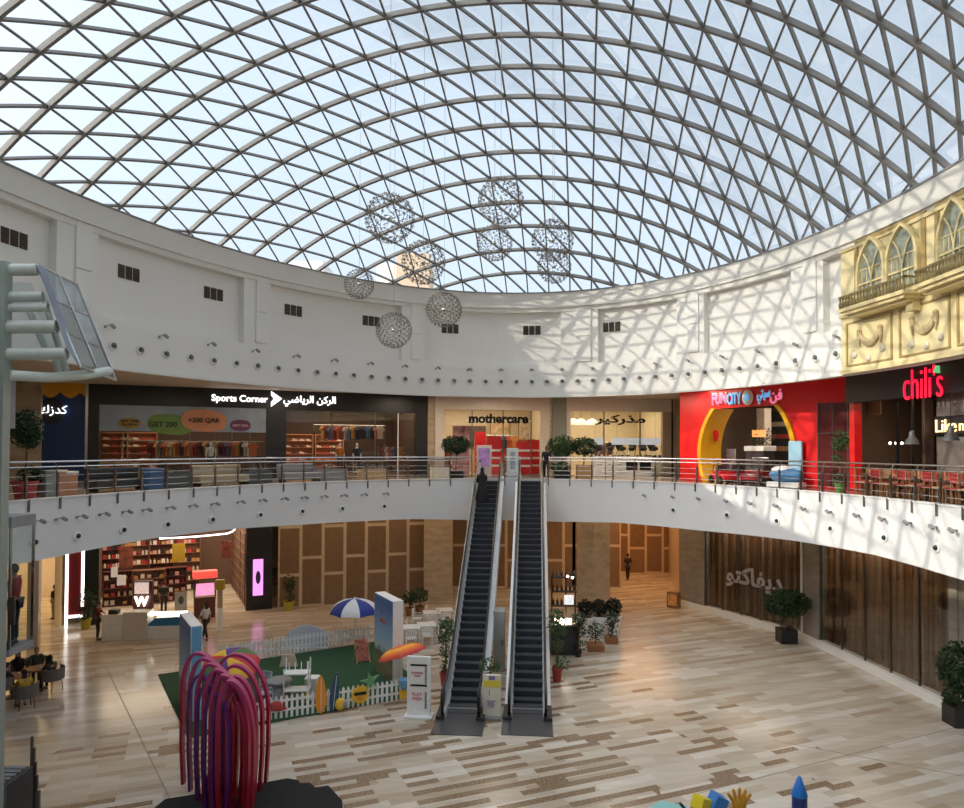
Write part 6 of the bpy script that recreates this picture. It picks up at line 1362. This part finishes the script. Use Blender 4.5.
cbox(-1.0, xr-.05, -.38, -.35, .88, .93, 'grab_rail', CHROME); cbox(xr-.02, xr+.12, -.46, -.42, .55, 1.15, 'door_panel_frame', DSTEEL)
person('man in a dark red shirt and black trousers standing inside the glass lift', (-10.36, 15.85, 4.2), 1.75, cloth('maroon_shirt', (.26,.02,.04)), BLACK, arms=((.75,.1),(.6,.1)), skin=DSKIN, H=1.74, hands=True, hat=None)
for k, (px, py) in enumerate(((34.5,737),(36.5,748),(38,762),(39.5,775),(41.5,790))):
    Y = (EYE-1.2)*F/(py-449.5); P = at(px, py, Y); t = thing('barrier_post', ['farthest and tallest-looking black barrier post at lower left','second black barrier post from the far end','middle black barrier post of five','fourth black barrier post from the far end','nearest black barrier post at the bottom edge'][k], 'post', (P.x, Y, 0)); m = MB(); m.bb(-.03,.03,-.03,.03,.02,1.2,.005); m.build('post_shaft', DSTEEL, t); m = MB(); m.bb(-.07,.07,-.07,.07,0,.02); m.build('foot_plate', DSTEEL, t)
P = at(14, 772, 16.6); t = thing('machine_housing', 'black louvred machine housing at the bottom left corner', 'machine', (P.x-.12, 16.0, 0), 0); m = MB(); m.bb(-.7,.7,-.5,.5,0,1.25,.02); m.build('housing', DGREY, t)
for q in range(5): m = MB(); m.box((0,-.36+q*.18,1.27), (1.2,.08,.03), R=Matrix.Rotation(.3,3,'X')); m.build('louvre', GREY, t)
m = MB(); m.bb(-.74,.74,-.56,-.5,.75,1.25,.01); m.build('front_plate', mat('slate_grey', (.10,.105,.12), .5), t)
# ------------------------------------------------------------------ cafe group at the left edge
def tub_chair(loc, rz, label):
    t = thing('tub_chair', label, 'chair', loc, rz); G_ = mat('tub_grey', (.16,.14,.13), .8); m = MB(); m.lathe([(.30,.38),(.31,.46)], n=18); m.build('seat', G_, t)
    m = MB(); R1 = []
    for k in range(13):
        a = pi*.95 + (pi*1.1)*k/12; R1.append((cos(a)*.33, sin(a)*.33))
    for (x0,y0),(x1,y1) in zip(R1, R1[1:]): m.quad((x0,y0,.42),(x1,y1,.42),(x1*1.1,y1*1.1,.82),(x0*1.1,y0*1.1,.82)); m.quad((x0*1.15,y0*1.15,.42),(x1*1.15,y1*1.15,.42),(x1*1.2,y1*1.2,.82),(x0*1.2,y0*1.2,.82)); m.quad((x0*1.1,y0*1.1,.82),(x1*1.1,y1*1.1,.82),(x1*1.2,y1*1.2,.82),(x0*1.2,y0*1.2,.82))
    m.build('backrest', G_, t, smooth=True)
    for x in (-.2,.2):
        for y in (-.2,.2): m = MB(); m.tube([(x*1.15,y*1.15,0),(x,y,.4)], .015, 5); m.build('leg', BLACK, t)
def look(P, Q): return atan2(-(Q.x-P.x), Q.y-P.y)
T1, T2 = gp(14, 701), gp(40, 692)
for T_, lb in ((T1,'brown round cafe table with cups at the far left, nearest the lens'),(T2,'brown round cafe table further back in the seated group at left')):
    round_tab(lb, T_, .42, .74, WOOD, BLACK, name='cafe_table')
for k, (px, py, T_, top_, bot, hr, lb, ab) in enumerate([(27,712,T1,cloth('yellow_vest',(.62,.38,.03)),cloth('light_jeans',(.40,.45,.52)),'long','seated person in a yellow top and pale jeans at the near table',None),
        (5,704,T1,cloth('dark_top',(.04,.035,.04)),DGREY,'short','seated person in dark clothes at the very left edge of the near table',None),
        (20,689,T1,BLACK,BLACK,'scarf','seated woman in black veil behind the near cafe table',mat('black_veil',(.012,.012,.014))),
        (38,684,T2,cloth('grey_green_top',(.06,.07,.06)),DGREY,'short','seated person with dark hair behind the further cafe table',None),
        (54,694,T2,BLACK,BLACK,'scarf','seated woman in black robe on the right of the further table',mat('black_veil',(.012,.012,.014)))]):
    P = gp(px, py); d_ = (T_-P).normalized(); rz = look(P, T_)
    tub_chair(P, rz, ['grey tub chair of the person in yellow','grey tub chair at the very left edge of the frame','grey tub chair behind the near cafe table','grey tub chair behind the further cafe table','grey tub chair rightmost in the seated group'][k])
    person(lb, P + Vector((0,0,-.03)), rz, top_, bot, hair=hr, hairm=mat('black_veil',(.012,.012,.014)) if hr == 'scarf' else None, pose='sit', arms=((.7,.1),(.6,.1)), skin=SKIN, H=1.62)
CUP = mat('cup_white', (.8,.8,.78), .3); cp = None
for px, dx, dy in ((0,.15,.1),(0,-.2,.05),(1,.1,-.1)):
    T_ = (T1, T2)[px]; P = T_ + Vector((dx, dy, .74))
    if cp is None: m = MB(); m.lathe([(.03,0),(.04,.09)], n=12); cp = m.build('paper_cup', CUP, None, P); tag(cp, 'white paper cup on the brown cafe tables at left', 'cup', 'cups on the cafe tables at left')
    else: copy_tree(cp, P)
# ------------------------------------------------------------------ standing people on the ground floor
person('person in a dark red top standing at the left end of the white kiosk', gp(99,643), -1.2, cloth('wine_top', (.16,.03,.03)), BLACK, arms=((.6,0),(.5,0)), skin=DSKIN)
person('person in a white top and black trousers walking past the pale backdrop', gp(207,642), 1.2, cloth('white_top', (.7,.7,.7)), BLACK, hair='long', legs=(-.2,.25), arms=((.4,0),(-.2,0)), H=1.62)
person('person in black walking in the lit boarded corridor behind the columns', gp(629,579), .2, BLACK, BLACK, legs=(-.12,.15), skin=DSKIN)
person('customer in black inside the cosmetics shop behind the kiosks', gp(165,616), .4, BLACK, BLACK, H=1.6)
person('person in dark clothes standing in the yellow corridor at far left', gp(56,622), 1.4, BLACK, cloth('pale_trousers', (.4,.35,.3)), H=1.65)
# ------------------------------------------------------------------ white cafe tables behind the backdrop
def sq_table(label, P, grp):
    t = thing('white_table', label, 'table', P, .2, grp); m = MB(); m.bb(-.4,.4,-.4,.4,.70,.74,.01); m.build('tabletop', WPL, t)
    for x in (-.35,.35):
        for y in (-.35,.35): m = MB(); m.tube([(x,y,0),(x,y,.7)], .02, 6); m.build('leg', WPL, t)
wc = None
for k, (px, py) in enumerate([(412,644),(428,641),(433,628),(446,625)]):
    P = gp(px, py); sq_table(['white cafe table nearest the blue backdrop','white cafe table second from the backdrop','white cafe table in the rear row, left','white cafe table in the rear row beside the plant'][k], P, None)
    for q, (dx, dy) in enumerate(((-.7,.1),(.7,0),(.1,-.7))):
        loc = P + Vector((dx,dy,0)); rz = atan2(dy, dx) - pi/2 if False else atan2(-dx, dy)
        if wc is None: wc = chair_plastic(WPL, 'white cafe chair around the white tables behind the blue backdrop', 'white cafe chairs behind the backdrop'); wc.location = loc; wc.rotation_euler.z = rz
        else: copy_tree(wc, loc, rz)
tree('potted_plant', 'small palm-like plant in a brown pot by the travertine column, left one', gp(411,616), 1.25, (.45,.45,.35), LEAF2, potm=WOOD, n=160, seed=21, size=.2)
tree('potted_plant', 'small plant in a brown pot beside its twin near the travertine column', gp(421,614), 1.35, (.5,.5,.4), LEAF2, potm=WOOD, n=180, seed=22, size=.2)
tree('potted_plant', 'tall narrow plant in a red pot left of the left escalator foot', gp(447,686), 2.5, (.36,.36,.5), LEAF, potm=TERR, pr=.2, ph=.5, n=240, seed=23, low=4)
tree('potted_plant', 'tall narrow plant in a red pot right of the right escalator', gp(559,680), 2.7, (.42,.4,.55), LEAF, potm=TERR, pr=.2, ph=.5, n=260, seed=24, low=4)
tree('potted_plant', 'loose leafy plant beside the dark cart right of the escalators', gp(580,656), 1.9, (.36,.3,.5), LEAF2, potm=BLACK, pr=.16, ph=.3, n=200, seed=25, low=3)
tree('potted_plant', 'dark bushy plant in a yellow pot before the gypsum boards', gp(290,612), 1.95, (.35,.3,.55), LEAF2, potm=mat('yellow_pot', (.42,.38,.04), .5), pr=.28, ph=.5, n=260, seed=26, low=2)
tree('potted_plant', 'plant in a yellow pot beside the red light panel at left', gp(87,632), 1.9, (.45,.4,.6), LEAF2, potm=mat('yellow_pot', (.42,.38,.04)), pr=.25, ph=.5, n=240, seed=27, low=2)
WB = mat('planter_wood', (.30,.12,.05), .6)
tree('potted_plant', 'leafy plant in a long wooden trough, left of two before the white planters', gp(597,649), 1.15, (.5,.35,.38), LEAF2, pot='square', potm=WB, pr=.34, ph=.28, n=200, seed=28)
tree('potted_plant', 'leafy plant in a wooden trough, right of two before the white planters', gp(613,642), 1.5, (.36,.3,.5), LEAF2, pot='square', potm=WB, pr=.26, ph=.28, n=200, seed=29, low=2)
DK = mat('near_black_leaf', (.008,.014,.008), .6, var=.4)
for k, px in enumerate((587,601,615)): tree('potted_plant', 'dark round bush in a white planter, %s of three by the stone column' % ['left','middle','right'][k], gp(px, 634-k), 1.62, (.40,.38,.38), DK, potm=WPL, pr=.38, ph=.85, n=420, seed=30+k, size=.16)
tree('potted_tree', 'broad dark tree in a black square pot before the Arabic lettered window', gp(788,640), 2.4, (1.02,.8,.66), LEAF2, pot='square', potm=BLACK, pr=.36, ph=.62, n=1300, seed=35, size=.2, cat='tree')
tree('potted_tree', 'tree in a black square pot cut off by the right edge', gp(961,721), 2.6, (.62,.62,.8), LEAF2, pot='square', potm=BLACK, pr=.33, ph=.6, n=1100, seed=36, size=.17, cat='tree', low=1)
# coffee cart right of the escalators
t = gthing('coffee_cart', 'dark coffee cart with glowing shelves right of the right escalator', 'cart', 566, 652, 0)
m = MB(); m.bb(-.6,.55,-.4,.4,0,1.2,.02); m.build('cart_body', DGREY, t); m = MB(); m.bb(-.62,.57,-.42,.42,1.2,1.26); m.build('counter_top', mat('cart_top', (.30,.22,.16), .3), t)
for x in (-.5,.1,.5): m = MB(); m.bb(x-.03,x+.03,.3,.36,1.26,3.2); m.build('post', BLACK, t)
for z in (1.9,2.5,3.1): m = MB(); m.bb(-.55,.55,.1,.4,z,z+.05); m.build('shelf_board', BLACK, t)
m = MB(); m.bb(-.4,.3,-.2,.1,1.26,1.42,.02); m.build('lit_display', LIT, t); m = MB(); m.bb(.0,.4,.05,.1,2.0,2.4); m.build('menu_screen', mat('menu_screen', (.3,.3,.3), .3, emit=(.8,.8,.8), es=.5, var=.8, scale=9), t)
r_ = random.Random(3); ju = bottle_proto('glass_bottle', mat('bottle_dark', (.04,.03,.02), .2), .05, .28)
for z in (1.95,2.55,3.15):
    for q in range(6):
        loc = t.location + Vector((-.45+q*.18, .25, z))
        if ju['used']: o = copy_tree(ju['o'], loc)
        else: o = ju['o']; o.location = loc; ju['used'] = True
        o['label'] = 'dark bottle on the shelves of the coffee cart'; o['group'] = 'bottles on the coffee cart'; o['category'] = 'bottle'
m = MB(); m.ell((.1,-.3,3.25), (.05,.05,.05), 8, 6); m.build('bulb', LIT, t); m = MB(); m.ell((.3,-.3,3.2), (.05,.05,.05), 8, 6); m.build('bulb', LIT, t)
t = gthing('escalator_sign', 'white and yellow standing sign between the two escalators', 'sign', 494, 718, -.08)
m = MB(); m.bb(-.29,.29,-.05,.05,.08,1.38,.01); m.build('board', mat('ivory_board', (.72,.70,.58), .4), t); m = MB(); m.bb(-.27,.27,-.06,-.05,1.0,1.2); m.build('yellow_band', mat('sign_yellow', (.75,.62,.05), .4), t); m = MB(); m.bb(-.1,.1,-.06,-.05,1.22,1.34); m.build('purple_mark', mat('sign_purple', (.2,.15,.4), .4), t); m = MB(); m.bb(-.33,.33,-.2,.2,0,.08,.01); m.build('base', GREY, t)
text('lettering', '1', mat('red_print', (.6,.03,.05)), t, (-.08,-.06,.82), height=.16, depth=.01); text('lettering', 'LEVEL ONE\nSHOPS\nDINING\nPLAY', mat('sign_purple', (.2,.15,.4)), t, (-.02,-.06,.46), width=.32, depth=.01)
tree('potted_plant', 'small green plant behind the sign between the escalators', gp(492,708), 1.7, (.4,.3,.3), LEAF, potm=BLACK, pr=.2, ph=.4, n=160, seed=40)
P = gp(505, 668); t = thing('escalator_cabinet', 'tall grey service cabinet under and between the escalators', 'cabinet', P + Vector((-.15,0,0)), -.07); m = MB(); m.bb(-.22,.22,-.4,.4,0,2.3,.01); m.build('body', mat('cabinet_grey', (.36,.36,.33), .4), t); m = MB(); m.bb(-.19,.19,-.42,-.4,.1,2.2); m.build('cabinet_door', mat('cabinet_grey', (.36,.36,.33)), t); m = MB(); m.bb(.1,.14,-.45,-.42,1.0,1.2); m.build('handle', BLACK, t)
t = gthing('advertising_stand', 'small brown advertising stand with an orange poster at the corridor corner', 'sign', 675, 606, -.6); m = MB(); m.bb(-.32,.32,-.2,.2,0,.85,.02); m.build('body', WOOD, t); m = MB(); m.bb(-.24,.24,-.22,-.2,.15,.75); m.build('poster', mat('orange_poster', (.75,.35,.10), .4, var=.4, scale=6), t)
# ------------------------------------------------------------------ playful props at the bottom edge
def zc(px, py, h): Y = (EYE-h)*F/(py-447.5); P = at(px, py, Y); return Vector((P.x, Y, 0))
P = zc(802, 771, 1.9); t = thing('giant_pencil', 'giant blue crayon standing upright at the bottom right', 'prop', P); m = MB(); m.lathe([(.15,0),(.15,1.5)], n=24); m.build('barrel', mat('crayon_navy', (.02,.04,.20), .4), t, smooth=True); m = MB(); m.lathe([(.16,1.5),(.16,1.53),(.035,1.88),(.01,1.9)], n=24); m.build('tip', mat('crayon_blue', (.02,.18,.60), .4), t, smooth=True)
P = zc(742, 782, 1.6); t = thing('giant_hand_prop', 'orange yellow cut-out hand with spread fingers at the bottom edge', 'prop', P, .1); HM = mat('hand_orange', (.62,.30,.02), .5); m = MB()
m.tube([(0,0,0),(0,0,1.12)], [.08,.10], 10, rx=.6); m.ell((0,0,1.21), (.155,.06,.17), 14, 8)
m.build('palm', HM, t, smooth=True)
for a, l_, x in ((-.62,.26,-.10),(-.28,.30,-.05),(.02,.31,0.0),(.32,.28,.05),(.75,.24,.09)): m = MB(); m.tube([(x,0,1.27),(x+sin(a)*l_*.6,0,1.27+cos(a)*l_*.6),(x+sin(a)*l_,0,1.27+cos(a)*l_)], [.042,.038,.026], 8); m.build('finger', HM, t, smooth=True)
P = zc(720, 788, 1.5); t = thing('toy_house_prop', 'blue tilted block with a navy side beside the orange hand', 'prop', P, .2); m = MB(); m.bb(-.16,.16,-.1,.2,0,1.18); m.build('body', mat('crayon_navy', (.02,.04,.20)), t); m = MB(); m.box((0,0,1.32), (.28,.3,.28), R=Matrix.Rotation(.5,3,'Y')); m.build('blue_block', mat('block_blue', (.04,.22,.62), .4), t)
P = zc(704, 791, 1.45); t = thing('toy_block_prop', 'yellow block with an orange side left of the blue one', 'prop', P, .5); m = MB(); m.bb(-.15,.15,-.15,.15,0,1.2); m.build('body', mat('block_orange', (.55,.20,.03), .5), t); m = MB(); m.box((0,0,1.3), (.26,.3,.26), R=Matrix.Rotation(.35,3,'Y')); m.build('yellow_block', mat('block_yellow', (.80,.60,.03), .4), t)
P = zc(690, 799, 1.4); t = thing('dark_bar_prop', 'dark slanted bar beside the yellow block at the bottom edge', 'prop', P, .1); m = MB(); m.tube([(.3,0,.9),(-.15,0,1.42)], .035, 6); m.tube([(.3,0,0),(.3,0,.9)], .035, 6); m.build('bar', DGREY, t)
P = zc(665, 796, 1.1); t = thing('teal_platform', 'teal topped play platform cut off by the bottom edge', 'platform', P + Vector((0,-1.0,0)), .12); m = MB(); m.slab([(-.55,-.9),(.75,-.9),(.55,.75),(.1,1.0),(-.75,.45)], .98, 1.1); m.build('platform_top', mat('teal', (.22,.52,.50), .5), t); m = MB(); m.slab([(-.45,-.8),(.6,-.8),(.45,.65),(-.55,.4)], 0, .98); m.build('platform_body', mat('pale_teal', (.3,.45,.43), .5), t)
# ================================================================== CAMERA AND LIGHT
cam = bpy.data.cameras.new('camera'); co = bpy.data.objects.new('camera', cam); C.objects.link(co); bpy.context.scene.camera = co
cam.sensor_fit = 'HORIZONTAL'; cam.sensor_width = 36; cam.lens = F/964*36; cam.clip_end = 400; cam.clip_start = .05
co.location = (0, 0, EYE); co.rotation_mode = 'XYZ'
co.matrix_world = Matrix.Translation((0,0,EYE)) @ Matrix.Rotation(pi/2+PT, 4, 'X') @ Matrix.Rotation(RO, 4, 'Z')
cam.shift_y = ((HOR - F*tan(PT)) - 404)/964
S = bpy.context.scene; S.view_settings.view_transform = 'Standard'; S.view_settings.look = 'None'; S.view_settings.gamma = 1; S.view_settings.exposure = 0.9
w = bpy.data.worlds.new('sky'); S.world = w; w.use_nodes = True; nt = w.node_tree; bg = nt.nodes['Background']
tc = nt.nodes.new('ShaderNodeTexCoord'); sx = nt.nodes.new('ShaderNodeSeparateXYZ'); nt.links.new(tc.outputs['Generated'], sx.inputs[0])
SUN_TRAVEL = Vector((.92, .33, -.40)).normalized()
rp = nt.nodes.new('ShaderNodeValToRGB'); cr = rp.color_ramp
cr.elements[0].position = 0; cr.elements[0].color = (.46,.52,.58,1); cr.elements[1].position = .75; cr.elements[1].color = (.45,.53,.63,1)
e = cr.elements.new(.3); e.color = (.44,.52,.61,1)
nt.links.new(sx.outputs['Z'], rp.inputs['Fac'])
dp = nt.nodes.new('ShaderNodeVectorMath'); dp.operation = 'DOT_PRODUCT'; dp.inputs[1].default_value = (-SUN_TRAVEL.x, -SUN_TRAVEL.y, -SUN_TRAVEL.z); nt.links.new(tc.outputs['Generated'], dp.inputs[0])
mr = nt.nodes.new('ShaderNodeMapRange'); mr.inputs['From Min'].default_value = -.2; mr.inputs['From Max'].default_value = 1.0; mr.inputs['To Min'].default_value = 0; mr.inputs['To Max'].default_value = 1
nt.links.new(dp.outputs['Value'], mr.inputs['Value'])
pw = nt.nodes.new('ShaderNodeMath'); pw.operation = 'POWER'; pw.inputs[1].default_value = 4.0; nt.links.new(mr.outputs[0], pw.inputs[0])
cmix = nt.nodes.new('ShaderNodeMixRGB'); cmix.blend_type = 'ADD'; cmix.inputs['Fac'].default_value = 1
gl = nt.nodes.new('ShaderNodeMixRGB'); gl.inputs['Color1'].default_value = (0,0,0,1); gl.inputs['Color2'].default_value = (2.2,2.1,1.95,1); nt.links.new(pw.outputs[0], gl.inputs['Fac'])
nt.links.new(rp.outputs[0], cmix.inputs['Color1']); nt.links.new(gl.outputs[0], cmix.inputs['Color2']); nt.links.new(cmix.outputs[0], bg.inputs['Color'])
bg.inputs['Strength'].default_value = 1.0
sl = bpy.data.lights.new('sun', 'SUN'); sl.energy = 1.55; sl.angle = radians(.5); sl.color = (1,.9,.74)
so = bpy.data.objects.new('sun', sl); C.objects.link(so); so.rotation_mode = 'QUATERNION'; so.rotation_quaternion = SUN_TRAVEL.to_track_quat('-Z', 'Y')
